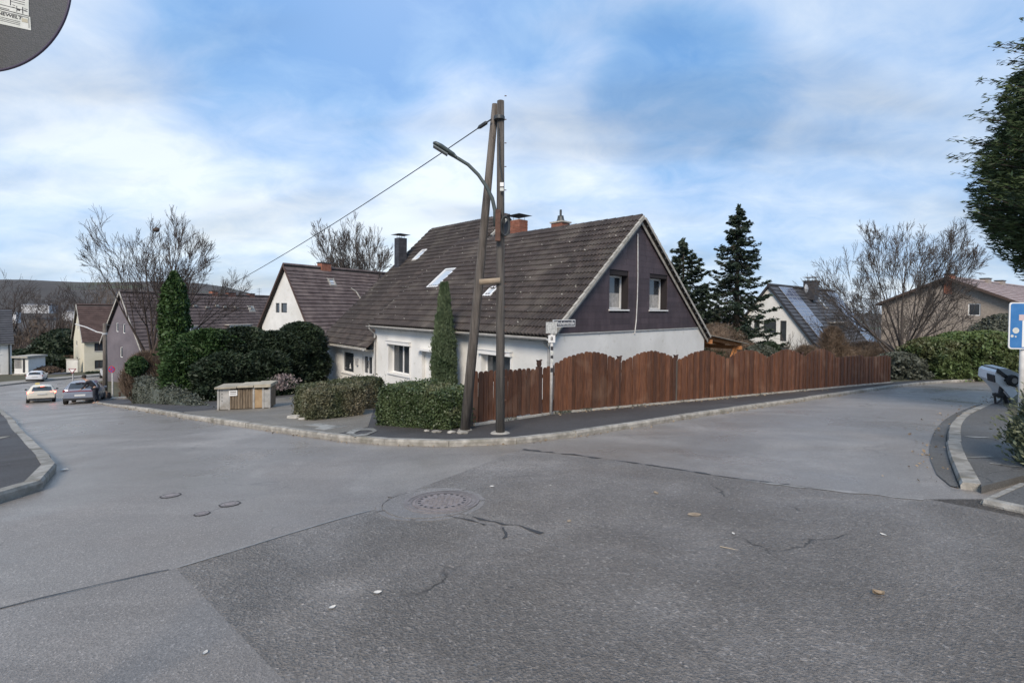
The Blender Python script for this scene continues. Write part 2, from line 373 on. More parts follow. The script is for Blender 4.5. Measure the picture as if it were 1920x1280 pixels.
def wallT(mb, T, x0, x1, z0, z1, holes=(), clips=(), dep=.2, th=.22, mi=0):
    xs = sorted({x0, x1, *[h[0] for h in holes], *[h[1] for h in holes]}); zs = sorted({z0, z1, *[h[2] for h in holes], *[h[3] for h in holes]})
    for i in range(len(xs) - 1):
        for j in range(len(zs) - 1):
            cx_, cz_ = (xs[i] + xs[i + 1]) / 2, (zs[j] + zs[j + 1]) / 2
            if any(h[0] < cx_ < h[1] and h[2] < cz_ < h[3] for h in holes): continue
            p = [(xs[i], zs[j]), (xs[i + 1], zs[j]), (xs[i + 1], zs[j + 1]), (xs[i], zs[j + 1])]
            for c in clips: p = clip(p, *c)
            if len(p) > 2 and area(p) > 1e-4: mb.poly([T(a, b, 0) for a, b in p], mi)
    for h in holes:
        a0, a1, b0, b1 = h[:4]
        for q in (((a0, b0), (a0, b1)), ((a1, b1), (a1, b0)), ((a0, b1), (a1, b1)), ((a1, b0), (a0, b0))):
            mb.poly([T(*q[0], 0), T(*q[0], -dep), T(*q[1], -dep), T(*q[1], 0)], mi)
def window(parent, T, h, dep=.14, fr=WHITE, bars=1, sill=True, fw=.06, label=None, curt=False, shut=False, glass=GLASS, sillm=WHITE):
    a0, a1, b0, b1 = h[:4]; mb = MB(); e = .003
    mb.box(a0 + e, a0 + fw, b0 + e, b1 - e, -dep, -dep + .05, T); mb.box(a1 - fw, a1 - e, b0 + e, b1 - e, -dep, -dep + .05, T)
    mb.box(a0 + fw, a1 - fw, b0 + e, b0 + fw, -dep, -dep + .05, T); mb.box(a0 + fw, a1 - fw, b1 - fw, b1 - e, -dep, -dep + .05, T)
    for k in range(bars):
        x = a0 + (a1 - a0) * (k + 1) / (bars + 1); mb.box(x - fw * .55, x + fw * .55, b0 + fw, b1 - fw, -dep, -dep + .045, T)
    w_ = mb.build('window', fr, parent)
    if label: w_['label'] = label
    g = MB(); g.box(a0 + fw * .5, a1 - fw * .5, b0 + fw * .5, b1 - fw * .5, -dep + .01, -dep + .02, T); g.build('pane', glass, w_)
    if curt:
        g = MB(); n = 10; mid = b0 + (b1 - b0) * .48
        for k in range(n):
            x = a0 + fw + (a1 - a0 - 2 * fw) * k / n; g.box(x, x + (a1 - a0 - 2 * fw) / n * .8, b0 + fw, mid, -dep + .022, -dep + .03, T)
        g.build('curtain', CURT, w_)
    if sill:
        g = MB(); g.box(a0 - .06, a1 + .06, b0 - .05, b0 - .003, -dep * .5, .06, T); g.build('sill', sillm, w_)
    if shut:
        g = MB(); g.box(a0 - .08, a1 + .08, b1 + .0, b1 + .14, .003, .12, T); g.box(a0 - .1, a1 + .1, b1 + .14, b1 + .17, .003, .15, T)
        g.box(a0 - .05, a0 - .005, b0, b1, .003, .03, T); g.box(a1 + .005, a1 + .05, b0, b1, .003, .03, T); g.build('shutter_box', fr, w_)
    return w_

# one pantile: two rolls, front lip
def pantile(wd, ln, thick=.05, amp=.075):
    m = MB(); n = 16; top = []
    for k in range(n + 1):
        a = wd * k / n; c = amp * abs(math.sin(PI * 2 * k / n + .0001)) ** .65; top.append((a, c))
    vs = []
    for a, c in top: vs.append((a, 0, c + thick))
    for a, c in top: vs.append((a, ln, c + .004))
    for a, c in top: vs.append((a, 0, c - .004))
    k = n + 1
    fs = [(i, i + 1, k + i + 1, k + i) for i in range(n)] + [(2 * k + i, 2 * k + i + 1, i + 1, i) for i in range(n)]
    m.add(vs, fs); return m
def tiled_roof(parent, o, u, v, W, S, wd, ex, m, nobj, skip=(), shape=None, clipf=None):
    """o lower left corner, u along the eave, v up the slope (local, unit)."""
    n = u.cross(v).normalized(); pt = pantile(wd, ex + .05); me = bpy.data.meshes.new('roof_tile')
    me.from_pydata(pt.v, [], pt.f); me.materials.append(m); me.update(); me.polygons.foreach_set('use_smooth', [True] * len(me.polygons))
    try: me.set_sharp_from_angle(angle=R(50))
    except Exception: pass
    cols, rows = int(round(W / wd)), int(round(S / ex)); pl = []
    Mw = parent.matrix_basis.copy()
    for j in range(rows):
        for i in range(cols):
            a, b = i * wd, j * ex
            if any(s[0] < a + wd * .6 and a + wd * .4 < s[1] and s[2] < b + ex * .6 and b + ex * .4 < s[3] for s in skip): continue
            if clipf and not clipf(a, b): continue
            p = o + u * a + v * b + n * random.uniform(0, .006)
            rr = Matrix.Rotation(random.gauss(0, .006), 3, 'X') @ Matrix.Rotation(random.gauss(0, .006), 3, 'Z')
            B = Matrix((u, v, n)).transposed() @ rr
            pl.append(((Mw @ p - EYEP).length, p, B))
    pl.sort(key=lambda q: q[0])
    for _, p, B in pl[:nobj]:
        ob = bpy.data.objects.new('roof_tile', me); COL.objects.link(ob); ob.parent = parent; ob.matrix_local = Matrix.Translation(p) @ B.to_4x4()
    rest = pl[nobj:]
    if rest:
        bv = np.array(pt.v); bf = np.array(pt.f); vs = []; fs = []
        for k, (_, p, B) in enumerate(rest):
            vs.append(bv @ np.array(B).T + np.array(p)); fs.append(bf + k * len(bv))
        ob = fastmesh('roof_tiling', np.vstack(vs), np.vstack(fs), m, parent, True); ob['kind'] = 'stuff'
        try: ob.data.set_sharp_from_angle(angle=R(50))
        except Exception: pass
def row_roof(parent, o, u, v, W, S, ex, m, name='roof_tiling', seg=1.2, skew=None):
    """stepped courses of tiles too small to pick apart"""
    n = u.cross(v).normalized(); mb = MB(); rows = int(S / ex); ns = max(1, int(W / seg))
    for j in range(rows):
        for i in range(ns):
            a0, a1 = W * i / ns, W * (i + 1) / ns; b0, b1 = j * ex, (j + 1) * ex + .03; h = .065 + random.uniform(0, .02)
            p = lambda a, b, c: o + u * a + v * b + n * c
            q = [p(a0, b0, h), p(a1 - .006, b0, h), p(a1 - .006, b1, .008), p(a0, b1, .008), p(a0, b0, -.01), p(a1 - .006, b0, -.01)]
            mb.add(q, [(0, 1, 2, 3), (4, 5, 1, 0)])
    ob = mb.build(name, m, parent); ob['kind'] = 'stuff'; return ob

# ------------------------------------------------------------------ foliage helpers
def leaves(pts, size, m, name, parent=None, aspect=2.0, dirs=None, flat=0.0, seed=0, droop=0.0, mn=None):
    r = np.random.default_rng(seed + 5); n = len(pts); pts = np.asarray(pts, float)
    d = r.normal(size=(n, 3)) if dirs is None else np.asarray(dirs, float) + r.normal(size=(n, 3)) * flat
    d[:, 2] -= droop
    d /= np.linalg.norm(d, axis=1)[:, None] + 1e-9
    q = r.normal(size=(n, 3)); s = np.cross(d, q); s /= np.linalg.norm(s, axis=1)[:, None] + 1e-9
    sz = size * r.uniform(.45, 1.55, n)[:, None]
    a = pts - d * sz * .5; c = pts + d * sz * .5; mid = pts + np.cross(d, s) * sz * .08
    b = mid + s * sz / aspect * .5; e = mid - s * sz / aspect * .5
    vs = np.stack([a, b, c, e], 1).reshape(-1, 3); fs = np.arange(4 * n).reshape(-1, 4)
    return fastmesh(name, vs, fs, m, parent)
def wob(p, s, seed=0):
    p = np.asarray(p) * s
    return (np.sin(p[:, 0] * 1.7 + seed) * np.cos(p[:, 1] * 2.1 + seed * 2) + np.sin(p[:, 2] * 2.3 + seed * 3 + p[:, 0]) * .7 + np.sin(p[:, 1] * 4.1 + p[:, 2] * 3.3 + seed) * .4) / 2.1
def hedge_box(name, p0, p1, depth, z0, z1, m, n, size, label, group=None, lump=.06, cat='hedge', rnd=.35, seed=0, core=True, away=1, zfun=None, aspect=1.8):
    """a clipped hedge: p0->p1 is the line of its visible foot; depth runs away from the camera"""
    p0 = V((p0[0], p0[1], 0)); p1 = V((p1[0], p1[1], 0)); u = (p1 - p0); W = u.length; u.normalize(); v = V((-u.y, u.x, 0)) * away
    c = p0 + u * W / 2 + v * depth / 2; base = gz(c.x, c.y)
    th = thing(name, (c.x, c.y, base), label, cat, group, math.atan2(u.y, u.x))
    r = np.random.default_rng(seed + 1); H = z1 - z0
    d = r.normal(size=(n, 3)); d /= np.abs(d).max(axis=1)[:, None]       # on a cube
    L_ = np.linalg.norm(d, axis=1)[:, None]; q = d * (1 - rnd * (1 - 1 / L_))
    q *= 1 - (np.abs(r.normal(size=(n, 1))) * .05)
    X = q[:, 0] * W / 2; Y = q[:, 1] * depth / 2 * away; Z = (q[:, 2] + 1) / 2 * H
    pts = np.stack([X, Y, Z], 1); wv = wob(pts, 2.2 / max(.5, H), seed)[:, None] * lump + wob(pts, 7., seed + 3)[:, None] * lump * .5
    pts += q * wv
    st_ = r.random(n) < .07; pts[st_] += q[st_] * np.abs(r.normal(0, lump * .9, (int(st_.sum()), 1)))
    pts[:, 2] += z0 - base
    leaves(pts, size, m, 'foliage', th, seed=seed, aspect=aspect)
    if core:
        bm = bmesh.new(); bmesh.ops.create_cube(bm, size=2.0); bmesh.ops.subdivide_edges(bm, edges=bm.edges[:], cuts=6, use_grid_fill=True)
        for vt in bm.verts:
            co = np.array([vt.co]); l_ = np.linalg.norm(co) / np.abs(co).max(); k = (1 - rnd * (1 - 1 / l_)) * .90
            x, y, z = vt.co * k; p = np.array([[x * W / 2, y * depth / 2 * away, (z + 1) / 2 * H]])
            ww = 1 + float(wob(p, 2.2 / max(.5, H), seed)[0]) * lump * .8
            vt.co = (p[0][0] * ww, p[0][1] * ww, p[0][2] + z0 - base)
        me = bpy.data.meshes.new('inner_growth'); bm.to_mesh(me); bm.free(); me.materials.append(m); link('inner_growth', me, th)
    return th
def blob_shrub(name, c, rx, ry, z0, z1, m, n, size, label, group=None, cat='shrub', prof=None, lump=.12, seed=0, core=.82, aspect=2.0, upd=0.0, stem=True, rot=0.0, thick=.07):
    """foliage spread through the shell of a solid of revolution with profile prof(t) in 0..1"""
    base = gz(c[0], c[1]); th = thing(name, (c[0], c[1], base), label, cat, group, rot); r = np.random.default_rng(seed + 2)
    prof = prof or (lambda t: np.sqrt(np.maximum(0, 1 - (2 * t - 1) ** 2)))
    t = r.uniform(0, 1, n * 3); pr = prof(t); keep = r.uniform(0, 1, n * 3) < np.clip(pr + .12, 0, 1); t = t[keep][:n]; pr = pr[keep][:n]; n = len(t)
    a = r.uniform(0, 2 * PI, n); rr = 1 - np.abs(r.normal(size=n)) * thick * 2
    dirs = np.stack([np.cos(a), np.sin(a), np.zeros(n)], 1); nn = wob(np.stack([np.cos(a) * 1.5, np.sin(a) * 1.5, t * (z1 - z0) / max(rx, .1) * .8], 1), 2.0, seed) * lump + wob(np.stack([np.cos(a) * 4, np.sin(a) * 4, t * (z1 - z0) / max(rx, .1) * 3], 1), 2.0, seed + 4) * lump * .6
    st_ = (r.random(n) < .16) * np.abs(r.normal(0, .09, n)); k = (pr + .02) * rr * (1 + nn) * (1 + st_)
    pts = np.stack([dirs[:, 0] * k * rx, dirs[:, 1] * k * ry, z0 - base + t * (z1 - z0)], 1)
    od = dirs.copy(); od[:, 2] = upd
    leaves(pts, size, m, 'foliage', th, seed=seed, aspect=aspect, dirs=od if upd else None, flat=.55)
    if core:
        mb = MB(); K = 14; NN = 16; vs = []
        for i in range(K + 1):
            tt = i / K; p_ = float(prof(np.array([tt]))[0]) * core
            for j in range(NN):
                aa = 2 * PI * j / NN; s_ = 1 + float(wob(np.array([[math.cos(aa) * 1.5, math.sin(aa) * 1.5, tt * (z1 - z0) / max(rx, .1) * .8]]), 2.0, seed)[0]) * lump
                vs.append((math.cos(aa) * p_ * rx * s_, math.sin(aa) * p_ * ry * s_, z0 - base + (.02 + tt * .95) * (z1 - z0)))
        fs = [(i * NN + j, i * NN + (j + 1) % NN, (i + 1) * NN + (j + 1) % NN, (i + 1) * NN + j) for i in range(K) for j in range(NN)]
        mb.add(vs, fs); mb.build('inner_growth', m, th)
    if stem:
        mb = MB(); mb.tube([(0, 0, -.1), (0, 0, z0 - base + (z1 - z0) * .5)], [max(.04, rx * .08), .03], 6); mb.build('stem', BARK, th)
    return th

def bare_tree(name, c, H, label, group=None, trunk=.25, tH=.3, spread=.6, nmain=7, depth=4, seed=0, up=.12, m=BARK, mt=TWIG, kids=5, rmin=.010, lenk=.62, stems=1, cat='tree', base=None, first=.45, lean=(0, 0), wig=.12, sides=5, rot=(.35, .85), bias=(0, 0), W=None):
    rnd = random.Random(seed); base = gz(c[0], c[1]) - .1 if base is None else base
    th = thing(name, (c[0], c[1], base), label, cat, group); tr, br = MB(), MB()
    def limb(p, d, L_, r0, lev):
        n = 6 if lev < 2 else (5 if lev == 2 else 3); pts = [p.copy()]; rad = [r0]; cur = d.normalized(); q = p.copy(); segs = []
        for k in range(n):
            j = V((rnd.gauss(0, 1), rnd.gauss(0, 1), rnd.gauss(0, .7))) * wig
            cur = (cur + j + V((0, 0, up))).normalized(); q = q + cur * L_ / n; pts.append(q.copy()); rad.append(max(rmin, r0 * (1 - .82 * (k + 1) / n))); segs.append(cur.copy())
        (tr if lev == 0 else br).tube(pts, rad, 8 if lev == 0 else (sides if lev < 2 else 3), cap=False)
        if lev >= depth: return
        nk = kids if lev < 3 else kids - 1
        for k in range(nk + (1 if lev == 1 else 0)):
            f = .28 + .72 * (k + rnd.random() * .8) / nk; f = min(f, .99); i = min(n - 1, int(f * n)); pp = pts[i].lerp(pts[i + 1], f * n - i)
            ax = segs[i].cross(V((rnd.gauss(0, 1), rnd.gauss(0, 1), rnd.gauss(0, 1)))).normalized()
            dd = Matrix.Rotation(rnd.uniform(*rot), 3, ax) @ segs[i]
            limb(pp, dd, L_ * lenk * rnd.uniform(.7, 1.2) * (1.1 - .45 * f) * (1.0 if lev < 3 else 1.25), max(rmin, rad[i] * .6), lev + 1)
    for s in range(stems):
        a0 = 2 * PI * s / max(1, stems) + rnd.random(); off = V((math.cos(a0), math.sin(a0), 0)) * (.12 * (stems > 1))
        t_h = H * tH; top = off * 3 + V((lean[0] * t_h, lean[1] * t_h, t_h))
        tr.tube([off, off + (top - off) * .15 , off + (top - off) * .55 + V((rnd.gauss(0, .05), 0, 0)), top], [trunk * 1.25, trunk, trunk * .85, trunk * .72], 9, cap=False)
        for k in range(nmain):
            a = 2 * PI * (k + rnd.uniform(-.3, .3)) / nmain + a0; sp = spread * rnd.uniform(.35, 1.15)
            if k == 0: sp *= .15
            if stems > 1: a = a0 + rnd.uniform(-1.3, 1.3)
            d = V((math.cos(a) * math.sin(sp) + bias[0], math.sin(a) * math.sin(sp) + bias[1], math.cos(sp)))
            st = off.lerp(top, rnd.uniform(1 - first * .6, 1.0)) if k else top
            limb(st, d, (H - t_h) * rnd.uniform(.78, 1.0) , trunk * (.6 if k == 0 else rnd.uniform(.32, .5)), 1)
    av = np.array(br.v); kz = H / av[:, 2].max(); c0 = np.median(av[:, :2], axis=0)
    kx = kz if W is None else W / np.percentile(np.hypot(av[:, 0], av[:, 1]), 97)
    for b_ in (tr, br):
        q = np.array(b_.v); q[:, 2] *= kz; s_ = np.clip(q[:, 2:3] / (H * tH + .01), 0, 1); q[:, :2] *= (1 - s_) + s_ * kx; b_.v = [tuple(x) for x in q]
    tr.build('trunk', m, th, True); br.build('crown', mt, th, True); return th
# ------------------------------------------------------------------ ground sheets
def sheet(name, pts, lift, m, step=1.0, zf=gz, parent=None):
    bm = bmesh.new(); vs = [bm.verts.new((p[0], p[1], 0)) for p in pts]; bm.faces.new(vs)
    bmesh.ops.triangulate(bm, faces=bm.faces[:])
    xs = [p[0] for p in pts]; ys = [p[1] for p in pts]
    for ax, lo_, hi_ in ((0, min(xs), max(xs)), (1, min(ys), max(ys))):
        x = math.ceil(lo_ / step) * step
        while x < hi_:
            co = [0, 0, 0]; no = [0, 0, 0]; co[ax] = x; no[ax] = 1
            bmesh.ops.bisect_plane(bm, geom=bm.verts[:] + bm.edges[:] + bm.faces[:], plane_co=co, plane_no=no); x += step
    bmesh.ops.recalc_face_normals(bm, faces=bm.faces[:])
    if bm.faces and sum(f.normal.z for f in bm.faces) < 0: bmesh.ops.reverse_faces(bm, faces=bm.faces[:])
    for v_ in bm.verts: v_.co.z = zf(v_.co.x, v_.co.y) + lift
    if lift > .03:
        ex_ = bmesh.ops.extrude_edge_only(bm, edges=[e_ for e_ in bm.edges if len(e_.link_faces) == 1])
        for v_ in ex_['geom']:
            if isinstance(v_, bmesh.types.BMVert): v_.co.z -= lift + .05
    me = bpy.data.meshes.new(name); bm.to_mesh(me); bm.free(); me.materials.append(m)
    o = link(name, me, parent)
    if not parent: struct(o)
    return o
def gp(lst, lift=0.0): return [(q.x, q.y) for q in (G(px, py, lift) for px, py in lst)]
# one sheet of road surface that carries on under everything
o = sheet('road', [(-92, -12), (40, -12), (62, 20), (62, 100), (-92, 100)], 0.0, A_ROAD, 2.0)

def smooth_line(pts, step):
    """resample a polyline through Catmull-Rom"""
    P_ = [V((*p, 0)) for p in pts]; P_ = [P_[0] * 2 - P_[1]] + P_ + [P_[-1] * 2 - P_[-2]]; out_ = []
    for i in range(1, len(P_) - 2):
        n = max(2, int((P_[i + 1] - P_[i]).length / (step * .25)))
        for k in range(n):
            t = k / n; a, b, c, d = P_[i - 1:i + 3]
            out_.append(0.5 * ((2 * b) + (c - a) * t + (2 * a - 5 * b + 4 * c - d) * t * t + (3 * b - a - 3 * c + d) * t ** 3))
    out_.append(P_[-2]); res = [out_[0]]; acc_ = 0
    for a, b in zip(out_, out_[1:]):
        acc_ += (b - a).length
        if acc_ >= step: res.append(b); acc_ = 0
    if (res[-1] - out_[-1]).length > step * .3: res.append(out_[-1])
    return [(p.x, p.y) for p in res]
def offset(line, d):
    o = []
    for i, p in enumerate(line):
        a = V((*line[max(0, i - 1)], 0)); b = V((*line[min(len(line) - 1, i + 1)], 0)); t = (b - a).normalized(); n = V((-t.y, t.x, 0))
        o.append((p[0] + n.x * d, p[1] + n.y * d))
    return o
def kerb(name, line, wdt, hgt, side, label=None, gap=.012):
    """a row of kerbstones along the line; side=+1 puts the stone left of the direction of travel"""
    root = bpy.data.objects.new(name, None); COL.objects.link(root); root['kind'] = 'structure'
    cx0 = line[len(line) // 2]; root.location = (cx0[0], cx0[1], gz(*cx0)); rl = root.location
    for a, b in zip(line, line[1:]):
        a = V((*a, 0)); b = V((*b, 0)); L_ = (b - a).length; t = (b - a).normalized(); n = V((-t.y, t.x, 0)) * side; mb = MB()
        g = random.uniform(.4, 1.4) * gap; h = hgt + random.gauss(0, .004); sh = random.gauss(0, .006); bev = .02; ns = 2 if L_ < 1.4 else 3
        for k in range(ns):
            s0, s1 = g / 2 + (L_ - g) * k / ns, g / 2 + (L_ - g) * (k + 1) / ns
            def q(s, c, z): p = a + t * s + n * (c + sh); return (p.x - rl.x, p.y - rl.y, gz(p.x, p.y) + z - rl.z)
            pr = [(0.012, -.12), (0, h - .035), (bev * .9, h), (wdt, h + .003), (wdt, -.12)]
            vs = [q(s0, *p_) for p_ in pr] + [q(s1, *p_) for p_ in pr]; m_ = len(pr)
            fs = [(i, i + 1, m_ + i + 1, m_ + i) for i in range(m_ - 1)]
            if k == 0: fs.append(tuple(range(m_))[::-1])
            if k == ns - 1: fs.append(tuple(range(m_, 2 * m_)))
            mb.add(vs, fs)
        mb.build('kerbstone', CONC, root)
    return root

KH = .10
K1 = smooth_line(gp([(118, 738), (150, 748), (190, 758), (240, 766), (320, 779), (400, 792), (480, 804), (560, 816), (640, 827), (720, 834), (800, 837), (880, 837), (940, 834), (1000, 829), (1080, 819), (1160, 806), (1240, 793), (1320, 780), (1400, 768), (1480, 756), (1560, 744), (1640, 732), (1720, 722), (1800, 716), (1872, 712)]), 1.0)
kerb('kerb', K1, .13, KH, +1)
# inside of the corner: sidewalk, then gardens
IN1 = offset(K1, .125)
far1 = [(55, 35), (50, 55), (10, 80), (-34, 78)] + gp([(238, 707), (190, 715), (150, 723), (126, 733)])
sheet('garden_ground', IN1 + far1, KH - .012, SOIL, 2.0)
FN0, FN1, FN2 = G(884, 797, .1), G(1033, 775, .1), G(1668, 717, .1)
fdir = (FN2 - FN1).normalized()
back = gp([(128, 734), (185, 744), (235, 752), (330, 763), (408, 768), (500, 764), (566, 782), (640, 788), (700, 797), (760, 802), (865, 806)], KH) + [(FN0.x, FN0.y + .05), (FN1.x, FN1.y + .05), (FN2.x, FN2.y + .05)] + gp([(1720, 713), (1800, 707), (1880, 703)], KH)
sheet('sidewalk', IN1 + back[::-1], KH, A_WALK, 1.0)
# driveway and path between hedges
dx0, dx1 = G(330, 781).x, G(668, 826).x
sheet('driveway', [p for p in offset(K1, .14) if dx0 < p[0] < dx1] + gp([(690, 800), (700, 770), (697, 735), (640, 728), (560, 742), (500, 748), (405, 768), (345, 772)], KH), KH + .004, A_DRIVE, 1.0)
# island on the left
K2 = smooth_line(gp([(-70, 965), (-5, 947), (30, 938), (66, 925), (94, 910), (108, 897), (108, 884), (98, 870), (80, 852), (58, 830), (36, 806), (16, 783), (-8, 765), (-60, 748), (-120, 736), (-250, 722)]), 0.9)
kerb('kerb', K2, .15, KH + .02, +1)
IN2 = offset(K2, .145)
sheet('sidewalk', IN2 + [(-60, 40), (-40, 10), (-12, 3)], KH + .02, A_WALK, 1.0)
sheet('garden_ground', [(-14, 5.2), (-45, 14), (-60, 38), (-34, 24), (-22, 15.5)], KH + .024, SOIL, 2.0)
# concrete pavers let into the left sidewalk
pv = struct(thing('paving', G(15, 812, .12), None, None)); a = G(2, 822, .12); b = G(34, 815, .12); c = G(-2, 806, .12)
u = (b - a); u.z = 0; u.normalize(); v = V((-u.y, u.x, 0)); mats = CONC
PAVE = mat('concrete_paver', (.22, .205, .17), (.33, .31, .26), 8, .85, .4, 60, rnd=.15)
for i in range(-4, 1):
    for j in range(0, 4):
        p = a + u * (.21 * i + .08 + (.1 if j % 2 else 0)) + v * (.21 * j); m_ = MB()
        if math.hypot(p.x - a.x, p.y - a.y) > 1.3: continue
        cs = [(p + u * x + v * y) for x, y in ((0, 0), (.195, 0), (.195, .195), (0, .195))]
        z = [gz(q.x, q.y) + .12 + random.uniform(.006, .012) for q in cs]
        vs = [(q.x - pv.location.x, q.y - pv.location.y, zz_ - pv.location.z) for q, zz_ in zip(cs, z)] + [(q.x - pv.location.x, q.y - pv.location.y, zz_ - .05 - pv.location.z) for q, zz_ in zip(cs, z)]
        m_.add(vs, [(0, 1, 2, 3), (0, 4, 5, 1), (1, 5, 6, 2), (2, 6, 7, 3), (3, 7, 4, 0)]); m_.build('paver', PAVE, pv)
# right sidewalk
K3 = smooth_line(gp([(1886, 746), (1858, 756), (1826, 769), (1800, 782), (1784, 797), (1776, 815), (1775, 838), (1780, 862), (1789, 888), (1800, 916)]), .8)
kerb('kerb', K3, .16, .075, +1)
IN3 = offset(K3, .155)
sheet('sidewalk', IN3 + gp([(1840, 925), (1912, 905), (1990, 890)]) + [(14, 6), (22, 12), (22, 20)], .075, A_WALKR, 1.0)
GUT = smooth_line(gp([(1872, 750), (1842, 757), (1806, 769), (1776, 784), (1756, 803), (1746, 824), (1742, 848), (1748, 874), (1762, 898), (1782, 912)]), .8)
sheet('gutter', GUT + offset(K3, -.01)[::-1], .012, A_WALKR, 1.0)
K4 = gp([(2010, 985), (1930, 967), (1884, 956), (1840, 947)]); K4b = gp([(1840, 945), (1880, 926), (1926, 907)])
kerb('kerb', smooth_line(K4, 1.0), .10, .06, -1); kerb('kerb', smooth_line(K4b, .9), .07, .05, -1)
sheet('sidewalk', gp([(1846, 944), (1884, 954), (1930, 965), (2010, 984), (2200, 960), (1990, 880), (1926, 909)]), .048, A_WALKR, .6)
sheet('garden_ground', [(7.2, 4.6), (9.0, 8.4), (15.0, 14.8), (22, 22), (40, 22), (30, 0), (8, 0)], .085, SOIL, 2.0)
# pale repair strips on the right sidewalk
def strip(name, pts, wdt, lift, m, jit=.0, kind='structure'):
    l0 = smooth_line(gp(pts), .12) if len(pts) > 2 else [tuple(V((*gp(pts)[0], 0)).lerp(V((*gp(pts)[1], 0)), k / 40).to_2d()) for k in range(41)]
    mb = MB(); A = offset(l0, wdt / 2); B = offset(l0, -wdt / 2); c = l0[0]; z0 = gz(*c)
    vs = []
    for p, q in zip(A, B):
        j1, j2 = random.gauss(0, jit), random.gauss(0, jit)
        for s, j in ((p, j1), (q, j2)): vs.append((s[0] + j - c[0], s[1] + j - c[1], gz(*s) + lift - z0))
    mb.add(vs, [(2 * i, 2 * i + 1, 2 * i + 3, 2 * i + 2) for i in range(len(A) - 1)])
    o = mb.build(name, m); o.location = (c[0], c[1], z0); o['kind'] = kind; return o
PALE = mat('pale_filler', (.24, .235, .215), (.36, .35, .32), 6, .8, .3, 50, stain=[(3, (.16, .155, .14), .5, .6)])
strip('pavement_marking', [(1812, 828), (1835, 828), (1872, 831)], .10, .081, PALE, .012)
strip('pavement_marking', [(1806, 868), (1835, 868), (1866, 867)], .06, .081, PALE, .012)
strip('pavement_marking', [(1856, 880), (1880, 884), (1915, 888)], .05, .081, PALE, .012)
# older coarse asphalt where we stand, patched strips and joints
OLDP = gp([(702, 956), (330, 1066), (545, 1290)]) + [(-1.2, .9), (-1.2, -8), (20, -8), (20, 4.0)] + gp([(1980, 985), (1840, 955), (1740, 936), (1560, 918), (1400, 900), (1180, 867), (975, 843), (880, 880), (760, 925)])
sheet('old_road_surface', OLDP, .004, A_OLD, .8)
sheet('road_patch', gp([(-40, 1150), (330, 1066), (545, 1290)]) + [(-1.2, .9), (-1.2, -8), (-8, -8), (-6, 2)], .004, A_PATCH, .8)
strip('road_joint', [(980, 843), (1100, 856), (1240, 876), (1400, 900), (1480, 909)], .035, .009, SEAM, .012)
strip('road_joint', [(1400, 902), (1560, 920), (1740, 938)], .03, .009, SEAMP, .01)
strip('road_joint', [(-40, 1152), (80, 1122), (200, 1094), (330, 1066)], .016, .009, SEAM, .010)
strip('road_joint', [(330, 1066), (430, 1036), (520, 1008), (640, 972), (700, 956)], .02, .009, SEAMP, .008)
strip('road_crack', [(880, 970), (905, 974), (935, 985), (960, 984), (985, 990), (1020, 1004)], .022, .009, SEAM, .014)
strip('road_crack', [(835, 966), (860, 972), (890, 978), (908, 985)], .02, .009, SEAM, .012)
strip('road_crack', [(942, 990), (950, 1003), (946, 1010)], .015, .009, SEAM, .012)
# chalky white patches on the path
for pts in ([(567, 797), (600, 794), (618, 797), (640, 799), (655, 799), (625, 803), (610, 806), (590, 804), (600, 800)],):
    sheet('pavement_marking', gp(pts, .1), KH + .009, PALE, .5)
ring_o = gp([(648, 812), (668, 803), (700, 803), (708, 808), (690, 816), (664, 819)], .1); ring_i = gp([(663, 812), (676, 807), (694, 807), (699, 809), (686, 813), (670, 815)], .1)
mb = MB(); n = len(ring_o); vs = [(x, y, gz(x, y) + KH + .010) for x, y in ring_o + ring_i]
mb.add(vs, [(i, (i + 1) % n, n + (i + 1) % n, n + i) for i in range(n)]); struct(mb.build('pavement_marking', PALE))

# cross street far sidewalk and beyond
def line_at(pts, z=0): return [(p.x, p.y) for p in pts]
XA = gp([(-150, 738), (-40, 729), (0, 724), (50, 718), (100, 713), (150, 708), (200, 704), (235, 700)])
kerb('kerb', smooth_line(XA, 2.4), .2, .12, +1)
sheet('sidewalk', XA + offset(XA, 2.2)[::-1], .12, mat('pale_sidewalk', (.24, .225, .20), (.32, .30, .27), 1, .9), 2.0)
sheet('garden_ground', offset(XA, 2.1) + [(-40, 96), (-91, 96), (-91, 50)], .10, SOIL, 4.0)

# ------------------------------------------------------------------ valley and far hill
HILLM = mat('wooded_hillside', (.040, .035, .032), (.068, .058, .050), .012, .95, stain=[(.006, (.065, .078, .045), .60, .64), (.03, (.12, .105, .09), .6, .7)])
mb = MB(); na, nr = 70, 26; vs = []
for i in range(na + 1):
    az = R(-62 + 122 * i / na)
    for j in range(nr + 1):
        t = j / nr; d = 92 + t ** 1.7 * 1900; x, y = math.sin(az) * d / math.cos(az * .3), math.cos(az) * d
        k = sm((d - 500) / 1300); hh = 90 + 14 * math.sin(az * 9) + 6 * math.sin(az * 23 + 1) - 62 * sm((math.degrees(az) + 36) / 12) * 1.0
        z = -13 - 14 * sm((d - 100) / 300) + k * hh + (3 * math.sin(x * .02) * math.cos(y * .017)) * sm((d - 300) / 500)
        vs.append((x, y, z))
fs = [(i * (nr + 1) + j, (i + 1) * (nr + 1) + j, (i + 1) * (nr + 1) + j + 1, i * (nr + 1) + j + 1) for i in range(na) for j in range(nr)]
mb.add(vs, fs); struct(mb.build('hill', HILLM, None, True))
def zh(az, d): return 0
WHITEF = mat('pale_far_wall', (.50, .51, .53), (.60, .61, .63), .05, .8); DARKF = mat('dark_far_roof', (.10, .10, .115), (.15, .15, .16), .05, .8)
